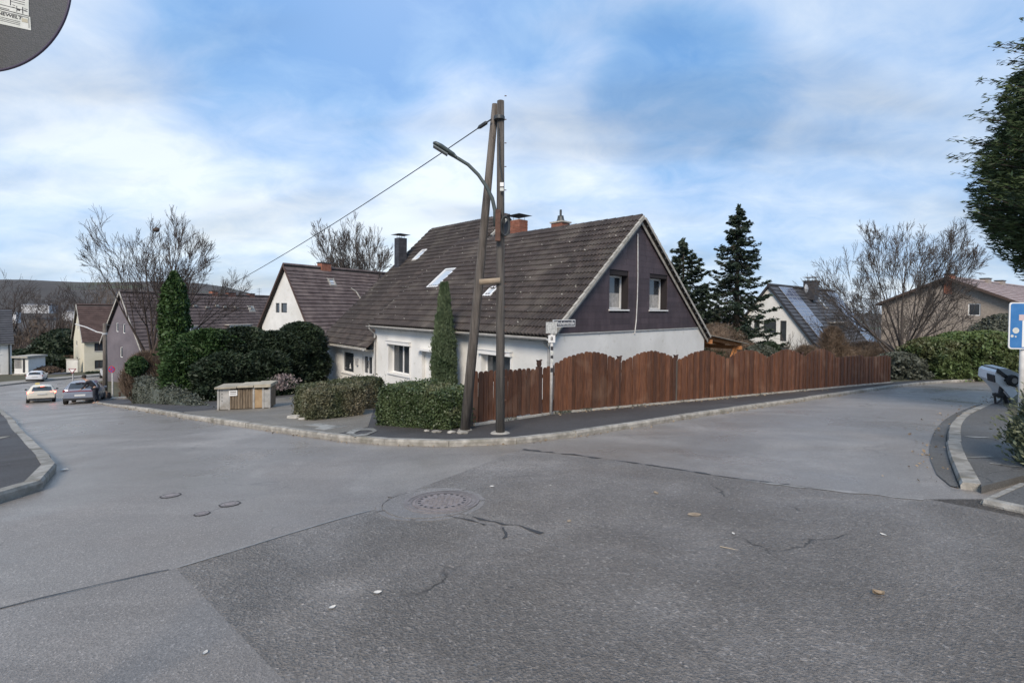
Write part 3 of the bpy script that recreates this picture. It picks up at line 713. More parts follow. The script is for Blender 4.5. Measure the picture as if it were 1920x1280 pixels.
def far_block(px0, px1, pyt, pyb, Y, label, roof=DARKF, wall=WHITEF, grp='pale buildings down in the valley', wins=8):
    a, b = P(px0, pyb, Y), P(px1, pyb, Y); zt = P(px0, pyt, Y).z; t = thing('far_building', a, label, 'building', grp)
    w_, h = b.x - a.x, zt - a.z; m = MB(); m.box(0, w_, 0, w_ * .35, -6, h); m.build('wall', wall, t)
    m = MB(); m.prism([(-.5, 0), (w_ * .35 + .5, 0), (w_ * .175, h * .35)], (-.5, w_ + .5), lambda y, z, x: (x, y, z + h + .02)); m.build('roof', roof, t)
    for k in range(wins):
        m = MB(); x0 = w_ * (k + .2) / wins; m.box(x0, x0 + w_ / wins * .55, -.3, -.02, h * .35, h * .7); m.build('window', DARKF, t)
far_block(38, 88, 564, 568, 760, 'long pale building low on the far hillside, nearest the left picture edge', wins=9)
far_block(40, 92, 571, 577, 560, 'white commercial hall in the valley left of the bare tree', wins=8)
far_block(28, 88, 551, 558, 900, 'grey roofed hall below the fields on the far hill', wins=9, wall=mat('grey_green_far_wall', (.20, .22, .19), None, .05))
far_block(116, 138, 583, 588, 420, 'small pale building just left of the cream house roof', wins=4)
far_block(58, 76, 545, 548, 1100, 'tiny white house high on the far hillside', wins=3)
far_block(4, 30, 585, 591, 380, 'pale low building behind the leftmost roof', wins=5)

# ------------------------------------------------------------------ main house (near half)
A0 = V((1.2, 14.0)); XD = (.694, -.72)
zA = gz(1.2, 14.0)
H1 = Frame('house', (1.2, 14.0, zA), XD, 'white rendered house with dark pantile roof and brown clad gable behind the plank fence', 'house')
E1 = H1.e; X0, YR, YB = -10.6, 4.62, 10.0
ze, zr, zb = .90 - zA, 4.78 - zA, .48 - zA            # local heights: eave line, ridge, rear eave
sf = (zr - ze) / YR; sb = (zr - zb) / (YB - YR)
TF = lambda a, b, c: V((a, -c, b))                    # front wall (y=0), outward -y
TG = lambda a, b, c: V((c, a, b))                     # gable wall (x=0), outward +x
def rect_on(Fm, T, px0, py0, px1, py1, axis, val):
    p = Fm.hit(px0, py0, axis, val); q = Fm.hit(px1, py1, axis, val)
    i = 0 if axis == 'y' else 1
    return (min(p[i], q[i]), max(p[i], q[i]), min(p.z, q.z), max(p.z, q.z))
w1 = rect_on(H1, TF, 729, 644, 768, 706, 'y', 0)
w2 = rect_on(H1, TF, 903, 662, 957, 722, 'y', 0)
wd = rect_on(H1, TF, 791, 656, 820, 745, 'y', 0)
mb = MB(); wallT(mb, TF, X0, 0, -2.2, ze - .02, [w1, w2, wd], dep=.3)
wallT(mb, lambda a, b, c: V((X0 - c, a, b)), 0, YB, -2.2, zr, [], [(-sf, 1, ze - .06), (sb, 1, zb + sb * YB - .06)])
wallT(mb, lambda a, b, c: V((a, YB + c, b)), X0, 0, -2.2, zb - .05)
ZW = .735 - zA                                        # top of the white part of the gable
wallT(mb, TG, 0, YB, -2.2, ZW, [])
mb.build('wall', STUC, E1)
window(E1, TF, w1, .26, bars=1, shut=True, label='window with roller shutter box beside the house corner')
window(E1, TF, w2, .26, bars=1, shut=True, label='window partly behind the wooden poles')
mb = MB(); mb.box(wd[0] + .01, wd[1] - .01, wd[2], wd[3] - .01, -.19, -.15, TF); d_ = mb.build('door', STUC, E1)
mb = MB(); mb.box(wd[0] - .1, wd[1] + .2, wd[3], wd[3] + .07, 0.003, .22, TF); mb.build('canopy', WHITE, E1)
# upper gable: backing and cladding boards
g1 = rect_on(H1, TG, 1143, 514, 1177, 580, 'x', 0); g2 = rect_on(H1, TG, 1218, 520, 1250, 581, 'x', 0)
GC = [(-sf, 1, ze - .05), (sb, 1, zb + sb * YB - .05)]
mb = MB(); wallT(mb, lambda a, b, c: TG(a, b, c - .012), 0, YB, ZW, zr, [g1, g2], GC, dep=.34); mb.build('gable_wall', CLADB, E1)
rowh = .205; z = ZW + .03; k = 0
while z < zr:
    y = -random.uniform(0, 1.0)
    while y < YB:
        L_ = 1.2; cells = [(y + .003, y + L_ - .003)]; zb0, zb1 = z + .004, min(z + rowh, zr)
        for g in (g1, g2):
            if g[3] + .02 > zb0 and g[2] - .02 < zb1:
                nc = []
                for a_, b_ in cells:
                    if g[0] - .01 > a_: nc.append((a_, min(b_, g[0] - .01)))
                    if g[1] + .01 < b_: nc.append((max(a_, g[1] + .01), b_))
                cells = nc
        for a_, b_ in cells:
            p = [(a_, zb0), (b_, zb0), (b_, zb1), (a_, zb1)]
            for c in GC: p = clip(p, *c)
            p = clip(p, -1, 0, 0); p = clip(p, 1, 0, YB)
            if len(p) > 2 and area(p) > .002:
                m = MB(); m.prism(p, (-.008, .010 + random.uniform(0, .004)), TG); m.build('cladding_panel', CLAD, E1)
        y += L_
    z += rowh
def gwin(g, lab):
    wn = window(E1, lambda a, b, c: TG(a, b, c), (g[0] + .01, g[0] + (g[1] - g[0]) * .97, g[2], g[3]), .30, bars=0, label=lab, curt=True, fw=.07)
gwin(g1, 'gable window with a pale curtain, nearer the poles'); gwin(g2, 'gable window nearer the low eave')
mb = MB(); mb.box(0, YB, ZW - .025, ZW + .022, 0.004, .035, TG); mb.build('drip_trim', GUTT, E1)
# cable down the gable
mb = MB(); pts = [H1.hit(px, py, 'x', .03) for px, py in ((1196, 438), (1196, 520), (1195, 560), (1193, 600), (1190, 626))]; mb.tube(pts, .022, 5); mb.build('cable_duct', GALV, E1)
# roof
ov = .28
def roof_slab(name, m, p0, u, v, W, S, th_=.09, par=E1):
    n = u.cross(v).normalized(); mb = MB(); T = lambda a, b, c: p0 + u * a + v * b + n * c
    mb.box(0, W, 0, S, -th_, -.004, T); return mb.build(name, m, par)
uF = V((1, 0, 0)); vF = V((0, 1, sf)).normalized(); SF = (YR + ov) * math.sqrt(1 + sf * sf); oF = V((X0 - .05, -ov, ze - ov * sf))
WF = -X0 + .05 + .12
roof_slab('roof_deck', TILEB, oF, uF, vF, WF, SF)
rb = V((-1, 0, 0)); vB = V((0, -1, sb)).normalized(); SB_ = (YB + .2 - YR) * math.sqrt(1 + sb * sb); oB = V((.12, YB + .2, zb - .2 * sb))
roof_slab('roof_deck', TILEB, oB, rb, vB, WF, SB_)
def on_roof(px, py, Fm, o_, u_, v_):      # a,b on a roof plane
    n = u_.cross(v_); lo_ = Fm.loc(EYEP); d = Fm.Mi.to_3x3() @ ray(px, py); p = lo_ + d * ((o_ - lo_).dot(n) / d.dot(n)); q = p - o_; return q.dot(u_), q.dot(v_)
def bbox(pts): xs = [p[0] for p in pts]; ys = [p[1] for p in pts]; return min(xs), max(xs), min(ys), max(ys)
sk1 = bbox([on_roof(px, py, H1, oF, uF, vF) for px, py in ((790, 541), (828, 507), (857, 507), (826, 541))])
def fix(b, w_, h_): cx_, cy_ = (b[0] + b[1]) / 2, (b[2] + b[3]) / 2; return (cx_ - w_ / 2, cx_ + w_ / 2, cy_ - h_ / 2, cy_ + h_ / 2)
p0 = on_roof(811, 541, H1, oF, uF, vF); p1 = on_roof(838, 507, H1, oF, uF, vF)
sk1 = (p0[0] - .42, p0[0] + .42, p0[1], p1[1]); p0 = on_roof(918, 553, H1, oF, uF, vF); sk2 = (p0[0] - .22, p0[0] + .22, p0[1] - .15, p0[1] + .40)
def roof_window(par, o_, u_, v_, s, lab=None, fr=STEEL, gl=GLASSL):
    n = u_.cross(v_).normalized(); T = lambda a, b, c: o_ + u_ * a + v_ * b + n * c; mb = MB(); f = .07
    mb.box(s[0], s[0] + f, s[2], s[3], 0, .10, T); mb.box(s[1] - f, s[1], s[2], s[3], 0, .10, T); mb.box(s[0] + f, s[1] - f, s[2], s[2] + f, 0, .10, T); mb.box(s[0] + f, s[1] - f, s[3] - f, s[3], 0, .11, T)
    w_ = mb.build('roof_window', fr, par)
    if lab: w_['label'] = lab
    g = MB(); g.box(s[0] + f * .6, s[1] - f * .6, s[2] + f * .6, s[3] - f * .6, .03, .055, T); g.build('pane', gl, w_)
    g = MB(); g.box(s[0] - .08, s[1] + .08, s[2] - .16, s[2] - .003, .01, .055, T); g.box(s[0] - .08, s[0] - .003, s[2], s[3] + .1, .01, .06, T); g.box(s[1] + .003, s[1] + .08, s[2], s[3] + .1, .01, .06, T); g.build('flashing', VERGE, w_)
roof_window(E1, oF, uF, vF, sk1, 'large roof window', WHITE); roof_window(E1, oF, uF, vF, sk2, 'roof window behind the wooden poles', WHITE)
tiled_roof(E1, oF, uF, vF, WF - .1, SF, .30, .335, TILE, 300, skip=(sk1, sk2))
row_roof(E1, oB + rb * .12, rb, vB, WF - .14, SB_, .34, TILE)
# verge stones down the gable edge, both slopes; ridge tiles; left verge
def pieces_along(par, name, a, b, L_, w_, h_, m, nrm, lift=.0, taper=True, gapk=.01):
    d = (b - a); n = int(d.length / L_); d.normalize(); s = nrm.cross(d).normalized()
    for k in range(n):
        o_ = a + d * (L_ * k); m_ = MB(); T = lambda x, y, z: o_ + d * x + s * y + nrm * z; dz = lift
        vs = [T(0, -w_, dz + h_), T(0, w_, dz + h_), T(L_ + .03, w_, dz + h_ * .65), T(L_ + .03, -w_, dz + h_ * .65), T(0, -w_, dz - .05), T(0, w_, dz - .05), T(L_, w_, dz - .05), T(L_, -w_, dz - .05)]
        m_.add(vs, [(0, 1, 2, 3), (0, 4, 5, 1), (1, 5, 6, 2), (3, 2, 6, 7), (0, 3, 7, 4)]); m_.build(name, m, par)
nF = uF.cross(vF).normalized(); nB = rb.cross(vB).normalized()
pieces_along(E1, 'verge_tile', V((.13, -ov, ze - ov * sf)), V((.13, YR, zr)), .335, .085, .07, VERGE, nF)
pieces_along(E1, 'verge_tile', V((.13, YB + .2, zb - .2 * sb)), V((.13, YR, zr)), .335, .085, .06, VERGE, nB)
pieces_along(E1, 'verge_tile', V((X0 - .03, -ov, ze - ov * sf)), V((X0 - .03, YR, zr)), .335, .05, .085, VERGE, nF)
mb = MB(); mb.box(-ov, YR, 0, .2, 0, .03, lambda a, b, c: V((.06 + c, a, ze + a * sf - .26 + b))); mb.box(YR, YB + .2, 0, .2, 0, .03, lambda a, b, c: V((.06 + c, a, zr - (a - YR) * sb - .26 + b))); mb.build('bargeboard', VERGE, E1)
def ridge_tiles(par, a, b, m, L_=.36, r=.12):
    d = (b - a); n = max(1, int(d.length / L_)); d = d / n
    for k in range(n):
        o_ = a + d * k; m_ = MB(); pr = [(-r, -.07), (-r * .6, .03), (0, .065), (r * .6, .03), (r, -.07)]; s = d.normalized().cross(V((0, 0, 1)))
        e = random.uniform(0, .008); vs = [o_ + s * p + V((0, 0, q + .02 + e)) for p, q in pr] + [o_ + d * 1.06 + s * p * .9 + V((0, 0, q + .005 + e)) for p, q in pr]
        m_.add(vs, [(i, i + 1, 6 + i, 5 + i) for i in range(4)] + [(4, 3, 2, 1, 0)]); m_.build('ridge_tile', m, par)
ridge_tiles(E1, V((.1, YR, zr + .03)), V((X0, YR, zr + .03)), TILE)
def gutter(par, a, b, m=GUTT, r=.06):
    mb = MB(); d = (b - a).normalized(); s = V((0, 0, 1)).cross(d).normalized(); n = 8; vs = []; L_ = (b - a).length; K = 6
    for i in range(K + 1):
        for j in range(n + 1):
            t = PI + PI * j / n; vs.append(a + d * (L_ * i / K) + s * math.cos(t) * r + V((0, 0, math.sin(t) * r)))
    mb.add(vs, [(i * (n + 1) + j, i * (n + 1) + j + 1, (i + 1) * (n + 1) + j + 1, (i + 1) * (n + 1) + j) for i in range(K) for j in range(n)])
    for i in range(int(L_ / 1.6) + 1):
        c = a + d * (i * 1.6 + .1); mb.tube([c + s * (-r - .006) + V((0, 0, .01)), c + s * (-r * .7) + V((0, 0, -r * .75)), c + V((0, 0, -r - .006)), c + s * (r * .7) + V((0, 0, -r * .75)), c + s * (r + .006) + V((0, 0, .01))], .010, 4)
    return mb.build('gutter', m, par)
ge = ze - (ov + .06) * sf
gutter(E1, V((X0 - .1, -ov - .09, ge + .02)), V((.12, -ov - .09, ge + .02)))
mb = MB(); mb.box(X0, 0.02, -ov - .02, 0, ge - .10, ge - .06); mb.box(X0, 0.02, -ov - .025, -ov - .003, ge - .10, ge + .04); mb.build('soffit', VERGE, E1)
def downpipe(par, pts, r=.042, m=GUTT):
    mb = MB(); mb.tube(pts, r, 8)
    for k in range(3):
        p = V(pts[-1]).lerp(V(pts[-2]), .15 + .33 * k); mb.tube([p - V((0, 0, .02)), p + V((0, 0, .02))], r + .012, 8)
    mb.build('downpipe', m, par)
downpipe(E1, [(X0 + .12, -ov - .09, ge), (X0 + .1, -ov - .05, ge - .12), (X0 + .08, -.07, ge - .35), (X0 + .08, -.07, -2)])
downpipe(E1, [(-.10, -ov - .09, ge), (-.10, -.06, ge - .30), (-.10, -.06, -.4)])
xj = H1.hit(855, 640, 'y', 0).x; downpipe(E1, [(xj, -ov - .09, ge), (xj, -.06, ge - .22), (xj, -.06, -.4)], .03)
# chimneys on the near roof
def brick_stack(par, c, wx, wy, z0, z1, bm_=BRICK, cap=True, capm=STEEL, pot=False):
    m = MB(); m.box(c[0] - wx / 2 + .01, c[0] + wx / 2 - .01, c[1] - wy / 2 + .01, c[1] + wy / 2 - .01, z0, z1 - .01); ch = m.build('chimney', MORT, par)
    z = z0 + .02; j = 0
    while z < z1 - .07:
        for (ax, W) in (('x', wx), ('y', wy)):
            nb = max(1, round(W / .25)); wl = W / nb
            for k in range(-1, nb + 1):
                a = -W / 2 + k * wl + (wl / 2 if j % 2 else 0); b = a + wl - .012; a = max(a, -W / 2); b = min(b, W / 2)
                if b - a < .03: continue
                for sg in (-1, 1):
                    q = MB()
                    if ax == 'x': q.box(c[0] + a, c[0] + b, *sorted((c[1] + sg * (wy / 2 - .012), c[1] + sg * (wy / 2 + .004))), z, z + .065)
                    else: q.box(*sorted((c[0] + sg * (wx / 2 - .012), c[0] + sg * (wx / 2 + .004))), c[1] + a, c[1] + b, z, z + .065)
                    q.build('brick', bm_, ch)
        z += .077; j += 1
    if cap:
        m = MB()
        for sx in (-1, 1):
            for sy in (-1, 1): m.tube([(c[0] + sx * wx * .32, c[1] + sy * wy * .32, z1 - .02), (c[0] + sx * wx * .32, c[1] + sy * wy * .32, z1 + .2)], .012, 4)
        a = .5 * wx + .16; b = .5 * wy + .16; zt = z1 + .2
        m.add([(c[0] - a, c[1] - b, zt), (c[0] + a, c[1] - b, zt), (c[0] + a, c[1] + b, zt), (c[0] - a, c[1] + b, zt), (c[0], c[1], zt + .14), (c[0], c[1], zt + .02)], [(0, 1, 4), (1, 2, 4), (2, 3, 4), (3, 0, 4), (1, 0, 5), (2, 1, 5), (3, 2, 5), (0, 3, 5)])
        m.build('chimney_cap', capm, ch)
    return ch
yc = YR + .75; q = H1.hit(973, 424, 'y', yc); qt = H1.hit(973, 413, 'y', yc)
brick_stack(E1, (q.x, yc), .62, .55, zr - 1.2, qt.z)
q = H1.hit(1051, 424, 'y', YR + .55); qt = H1.hit(1051, 419, 'y', YR + .55); ch = brick_stack(E1, (q.x, YR + .55), .62, .5, zr - 1.0, qt.z, cap=False)
mb = MB(); mb.box(q.x - .36, q.x + .36, YR + .25, YR + .85, qt.z, qt.z + .06); mb.build('chimney_crown', VERGE, ch)
mb = MB(); mb.lathe((q.x, YR + .55, qt.z + .06), [(.20, 0), (.15, .12), (.13, .22), (.13, .26), (.05, .28), (.05, .52), (.02, .53)], 12); mb.build('chimney_pot', STEEL, ch)

# ------------------------------------------------------------------ far half of the house
P2_ = V((1.2, 14.0, 0)) + V((-.694, .72, 0)) * 10.6
z2 = gz(P2_.x, P2_.y)
H2 = Frame('house', (P2_.x, P2_.y, z2), XD, 'taller house half joined on behind, its dark roof sweeping low over the entrance door', 'house')
E2 = H2.e; XL = -5.15; XR = 1.75; yR2 = 6.5; e2 = -.45 ; z_e = 1.5 - 1.87 - z2; z_r = 1.5 + 4.72 - z2; s2 = (z_r - z_e) / (yR2 - e2)
uf2 = V((1, 0, 0)); vf2 = V((0, 1, s2)).normalized(); o2 = V((XL - .1, e2, z_e)); S2 = (yR2 - e2) * math.sqrt(1 + s2 * s2)
win2 = rect_on(H2, TF, 642, 657, 663, 701, 'y', 0); dr = rect_on(H2, TF, 679, 664, 690, 722, 'y', 0); dr = (dr[0], dr[0] + .98, -.02, dr[3])
mb = MB(); wallT(mb, TF, XL, -.0, -1.5, z_e + .35, [win2, dr], dep=.15); wallT(mb, lambda a, b, c: V((XL - c, a, b)), 0, 11, -1.5, z_r - .1, [], [(-s2, 1, z_e - s2 * e2 - .1), (.9, 1, z_r + .9 * yR2 - .1)])
wallT(mb, lambda a, b, c: V((XR + c, a, b)), 5.2, 11, 2, z_r - .12, [], [(-s2, 1, z_e - s2 * e2 - .12), (.9, 1, z_r + .9 * yR2 - .12)])
wallT(mb, lambda a, b, c: V((a, 11 + c, b)), XL, XR, -1.5, z_r - .9 * (11 - yR2))
mb.build('wall', STUC, E2)
window(E2, TF, win2, .1, bars=0, label='ground floor window with a small white tree ornament')
mb = MB(); zb_ = win2[2] + .10; xm = (win2[0] + win2[1]) / 2 + .1
for k in range(3): mb.prism([(xm - .14 + .03 * k, zb_ + .11 * k), (xm + .14 - .03 * k, zb_ + .11 * k), (xm, zb_ + .11 * k + .17)], (-.085 + .004 * k, -.083 + .004 * k), TF)
o_ = mb.build('window_ornament', WHITE, E2)
mb = MB(); mb.box(dr[0] + .01, dr[0] + .07, 0, dr[3] - .01, -.14, -.08, TF); mb.box(dr[0] + .07, dr[1] - .07, dr[3] - .08, dr[3] - .01, -.14, -.08, TF); mb.box(dr[0] + .43, dr[0] + .50, 0, dr[3] - .08, -.14, -.07, TF); mb.box(dr[1] - .07, dr[1] - .01, 0, dr[3] - .01, -.14, -.08, TF); mb.box(dr[0] + .07, dr[1] - .07, 0, .75, -.135, -.10, TF)
D = mb.build('door', WHITE, E2)
mb = MB(); mb.box(dr[0] + .06, dr[1] - .06, .75, dr[3] - .08, -.125, -.115, TF); mb.build('pane', GLASS, D)
mb = MB(); mb.tube([(dr[0] + .5, .05, 1.0), (dr[0] + .5, .05, 1.35)], .012, 5); mb.build('handle', STEEL, D)
lp = H2.hit(671, 678, 'y', 0); mb = MB(); mb.box(lp.x - .07, lp.x + .07, lp.z - .16, lp.z + .16, .003, .10, TF); mb.build('letterbox', GALV, E2)
roof_slab('roof_deck', TILEB, o2, uf2, vf2, -XL - .02, S2, par=E2)
kk_ = math.sqrt(1 + s2 * s2) * (3.7 - e2); roof_slab('roof_deck', TILEB, o2 + uf2 * (-XL - .01) + vf2 * kk_, uf2, vf2, XR + .2, S2 - kk_, par=E2)
vb2 = V((0, -1, .9)).normalized(); ob2 = V((XR + .1, 11.3, z_r - .9 * (11.3 - yR2))); roof_slab('roof_deck', TILEB, ob2, V((-1, 0, 0)), vb2, XR - XL + .2, (11.3 - yR2) * math.sqrt(1.81), par=E2)
def vis2(a, b):
    x = o2.x + a; y = e2 + b / math.sqrt(1 + s2 * s2); return x < -.12 or y > 3.6
c0 = on_roof(776, 489, H2, o2, uf2, vf2); c1 = on_roof(791, 471, H2, o2, uf2, vf2); sk3 = (c0[0] - .1, c0[0] + .48, c0[1], max(c1[1], c0[1] + .7))
roof_window(E2, o2, uf2, vf2, sk3, 'small roof window by the slate chimney', WHITE)
tiled_roof(E2, o2, uf2, vf2, XR - XL + .1, S2, .30, .335, TILE, 300, skip=(sk3,), clipf=vis2)
pieces_along(E2, 'verge_tile', o2 + V((.02, 0, 0)), V((XL - .08, yR2, z_r)), .335, .07, .06, TILE, uf2.cross(vf2).normalized())
pieces_along(E2, 'verge_tile', V((XR + .1, 5.3, z_r - s2 * 1.2)), V((XR + .1, yR2, z_r)), .335, .07, .07, VERGE, uf2.cross(vf2).normalized())
mb = MB(); wallT(mb, lambda a, b, c: V((XR + .02 + c, a, b)), 5.2, 8.4, z_r - 2.2, z_r, [], [(-s2, 1, z_e - s2 * e2 - .06), (.9, 1, z_r + .9 * yR2 - .06)]); mb.build('gable_cladding', SLATE, E2)
ridge_tiles(E2, V((XR + .1, yR2, z_r + .03)), V((XL - .1, yR2, z_r + .03)), TILE)
gutter(E2, o2 + V((-.05, -.10, -.05)), V((-.05, e2 - .10, z_e - .05)))
mb = MB(); mb.box(XL, -.02, e2, 0, z_e - .12, z_e - .08); mb.box(XL, -.02, e2 - .003, e2 + .02, z_e - .12, z_e + .02); mb.build('soffit', VERGE, E2)
downpipe(E2, [(XL + .05, e2 - .1, z_e - .06), (XL + .08, e2 + .05, z_e - .3), (XL + .12, -.08, z_e - .55), (XL + .12, -.08, -1)])
# slate clad chimney at the far verge
cb = on_roof(751, 498, H2, o2, uf2, vf2); pb = o2 + uf2 * cb[0] + vf2 * cb[1]; ct = H2.hit(751, 447, 'y', pb.y)
mb = MB(); sx, sy = .25, .25; mb.box(pb.x - sx, pb.x + sx, pb.y - sy, pb.y + sy, pb.z - .8, ct.z); ch = mb.build('chimney', CLADB, E2)
z = pb.z - .4
while z < ct.z - .12:
    for k in range(2):
        for sg in (-1, 1):
            m = MB(); m.box(pb.x - sx + k * sx + .004, pb.x - sx + (k + 1) * sx - .004, *sorted((pb.y + sg * sy, pb.y + sg * (sy + .012))), z, z + .17); m.build('slate', SLATE, ch)
            m = MB(); m.box(*sorted((pb.x + sg * sx, pb.x + sg * (sx + .012))), pb.y - sy + k * sy + .004, pb.y - sy + (k + 1) * sy - .004, z, z + .17); m.build('slate', SLATE, ch)
    z += .18
mb = MB()
for a_, b_ in ((-.15, -.15), (.15, -.15), (-.15, .15), (.15, .15)): mb.tube([(pb.x + a_, pb.y + b_, ct.z), (pb.x + a_, pb.y + b_, ct.z + .2)], .012, 4)
mb.add([(pb.x - .42, pb.y - .42, ct.z + .2), (pb.x + .42, pb.y - .42, ct.z + .2), (pb.x + .42, pb.y + .42, ct.z + .2), (pb.x - .42, pb.y + .42, ct.z + .2), (pb.x, pb.y, ct.z + .3), (pb.x, pb.y, ct.z + .21)], [(0, 1, 4), (1, 2, 4), (2, 3, 4), (3, 0, 4), (1, 0, 5), (2, 1, 5), (3, 2, 5), (0, 3, 5)]); mb.build('chimney_cap', STEEL, ch)
mb = MB(); mb.box(pb.x - .5, pb.x + .5, pb.y - .42, pb.y - .26, pb.z - .45, pb.z - .38); mb.build('flashing', VERGE, ch)
# carport roof of new timber behind the plank fence
TIMB = mat('new_larch_timber', (.42, .17, .06), (.55, .26, .11), 4, .6, .3, 40, st=(3, 3, 3))
cp = H1.hit(1326, 630, 'x', -.15); t_ = thing('carport', (H1.e.matrix_basis @ V((-.2, YB + .1, 0))), 'orange timber carport roof frame against the rear corner of the white house', 'carport', None, H1.a)
Tw = t_.matrix_basis.inverted() if False else (Matrix.Translation(t_.location) @ Matrix.Rotation(H1.a, 4, 'Z')).inverted()
zc = zb - .25
for k in range(6):
    m = MB(); x = -k * .8; T = lambda a, b, c: V((x + c, a, zc - a * .13 + b)); m.box(.0, 4.4, 0, .16, 0, .09, T); m.build('rafter', TIMB, t_)
for a_, n_ in ((3.7, 'beam'), (.3, 'beam')):
    m = MB(); m.box(-4.3, .35, a_, a_ + .12, zc - a_ * .13 - .18, zc - a_ * .13 - .003); m.build(n_, TIMB, t_)
for x in (0, -3.9):
    m = MB(); m.box(x, x + .12, 3.703, 3.817, -1.2, zc - .67); m.box(0, .08, 0, 1.1, 0, .08, lambda a, b, c, x=x: V((x + .02 + a, 3.0 + b * .6, zc - 1.3 + b * .75 + c))); m.build('post', TIMB, t_)
m = MB(); m.box(-4.4, .4, -.05, 4.6, .17, .19, lambda a, b, c: V((a, b, zc - b * .13 + c))); m.build('roof_sheet', VERGE, t_)
# ------------------------------------------------------------------ fences
def dot3(a, b): return a.x * b.x + a.y * b.y
fz = lambda x, y: gz(x, y) + .10
def board(mb, T, wdt, h, th_=.022, n=5):
    pr = [(-wdt / 2, 0), (wdt / 2, 0)] + [(wdt / 2 * math.cos(PI * k / n), h - wdt * .42 + wdt * .42 * math.sin(PI * k / n)) for k in range(n + 1)]
    mb.prism(pr, (0, th_), T)
def fence_frame(name, a, b, label):
    d = V((b.x - a.x, b.y - a.y, 0)); L_ = d.length; d.normalize(); n = V((d.y, -d.x, 0))
    t = thing(name, (a.x, a.y, fz(a.x, a.y)), label, 'fence', None); o0 = V((a.x, a.y, 0)); zb_ = fz(a.x, a.y)
    def T(s, z, c): p = o0 + d * s + n * c; return V((p.x - a.x, p.y - a.y, z - zb_))      # z absolute
    def gr(s): p = o0 + d * s; return fz(p.x, p.y)
    return t, L_, T, gr
def finial(par, T, s, z):
    m = MB(); pr = [(-.02, 0), (.02, 0), (.045, .03), (.055, .075), (.05, .12), (.085, .165), (.03, .15), (0, .135), (-.03, .15), (-.085, .165), (-.05, .12), (-.055, .075), (-.045, .03)]
    m.prism([(s + a, z + b) for a, b in pr], (-.03, .03), T); m.build('finial', FENCED, par)
def post(par, T, s, z0, h, w_=.045, fin=True, m=None):
    q = MB(); q.box(s - w_, s + w_, z0 - .1, z0 + h, -w_, w_, T); o = q.build('post', m or FENCED, par)
    if fin: finial(o, T, s, z0 + h)
# low plinth under both
def plinth(par, L_, T, gr, s0=0):
    k = s0
    while k < L_ - .1:
        e = min(k + 2.0, L_); m = MB(); h = .05
        vs = [T(k + .004, gr(k) - .12, -.06), T(e - .004, gr(e) - .12, -.06), T(e - .004, gr(e) + h, -.06), T(k + .004, gr(k) + h, -.06), T(k + .004, gr(k) - .12, .12), T(e - .004, gr(e) - .12, .12), T(e - .004, gr(e) + h, .12), T(k + .004, gr(k) + h, .12)]
        m.add(vs, [(0, 1, 2, 3), (7, 6, 5, 4), (3, 2, 6, 7), (0, 3, 7, 4), (1, 5, 6, 2)]); m.build('edging_stone', VERGE, par); k += 2.0
t1, L1, T1, g1_ = fence_frame('picket_fence', FN0, FN1, 'short open picket fence with gaps, between the clipped hedge and the street name post')
plinth(t1, L1, T1, g1_)
npk = 14; s_end = L1 - .52
for k in range(npk):
    s = .06 + (s_end - .1) * k / (npk - 1); m = MB(); h = 1.04 + .0 * k; z0 = g1_(s) + .06 + random.gauss(0, .008); Tb = lambda a, b, c, s=s, z0=z0: T1(s + a + b * TL, z0 + b, c + .03)
    TL = random.gauss(0, .006); board(m, Tb, .122, h); m.build('picket', FENCE, t1)
for k in range(3):
    s = s_end + .24 + k * .125; m = MB(); z0 = g1_(s) + .05; board(m, lambda a, b, c: T1(s + a, z0 + b, c + .03), .122, 1.06 + .03 * k); m.build('picket', FENCE, t1)
for z in (.28, .86):
    m = MB(); m.box(0, L1 - .03, 0, .08, -.02, .025, lambda a, b, c: T1(a, g1_(0) + (g1_(L1) - g1_(0)) * a / L1 + z + b, c)); m.build('rail', FENCED, t1)
post(t1, T1, s_end + .08, g1_(s_end), 1.12, .055); post(t1, T1, .0, g1_(0), 1.1, .05, False, POLE)
t2, L2, T2, g2_ = fence_frame('plank_fence', FN1, FN2, 'long brown close boarded plank fence with arched panels running along the right hand sidewalk')
plinth(t2, L2, T2, g2_)
s = .06; pan = 0
while s < L2 - .2:
    wd_ = min(2.06, L2 - s); nb = 16; arch = pan < 6; tone = random.uniform(0, 1)
    for k in range(nb):
        if s + k * .128 > L2 - .1: break
        a = s + .06 + k * (wd_ - .04) / nb; t = (k + .5) / nb; z0 = g2_(a) + .055 + random.gauss(0, .006)
        top = 1.17 + (.24 * math.sin(PI * t) if arch else -.02) + random.gauss(0, .006)
        if not arch: top -= .10 * min(1, (pan - 5) / 3)
        base_s = g2_(s + wd_ / 2) + .055; h = base_s + top - z0
        m = MB(); lean = random.gauss(0, .003); off = .03 + (.018 if k % 2 else 0)
        board(m, lambda x, b, c: T2(a + x + b * lean, z0 + b, c + off), .130, h); m.build('plank', FENCE, t2)
    for z in (.25, .9):
        m = MB(); za, zc_ = g2_(s), g2_(s + wd_); m.box(s, s + wd_ - .05, 0, .07, -.03, .012, lambda a_, b, c: T2(a_, za + (zc_ - za) * (a_ - s) / wd_ + z + b, c)); m.build('rail', FENCED, t2)
    s += wd_ + .07; pan += 1
    if s < L2 - .3: post(t2, T2, s - .045, g2_(s), 1.18, .038, pan in (1, 2, 5), FENCED if pan != 2 else POLE)

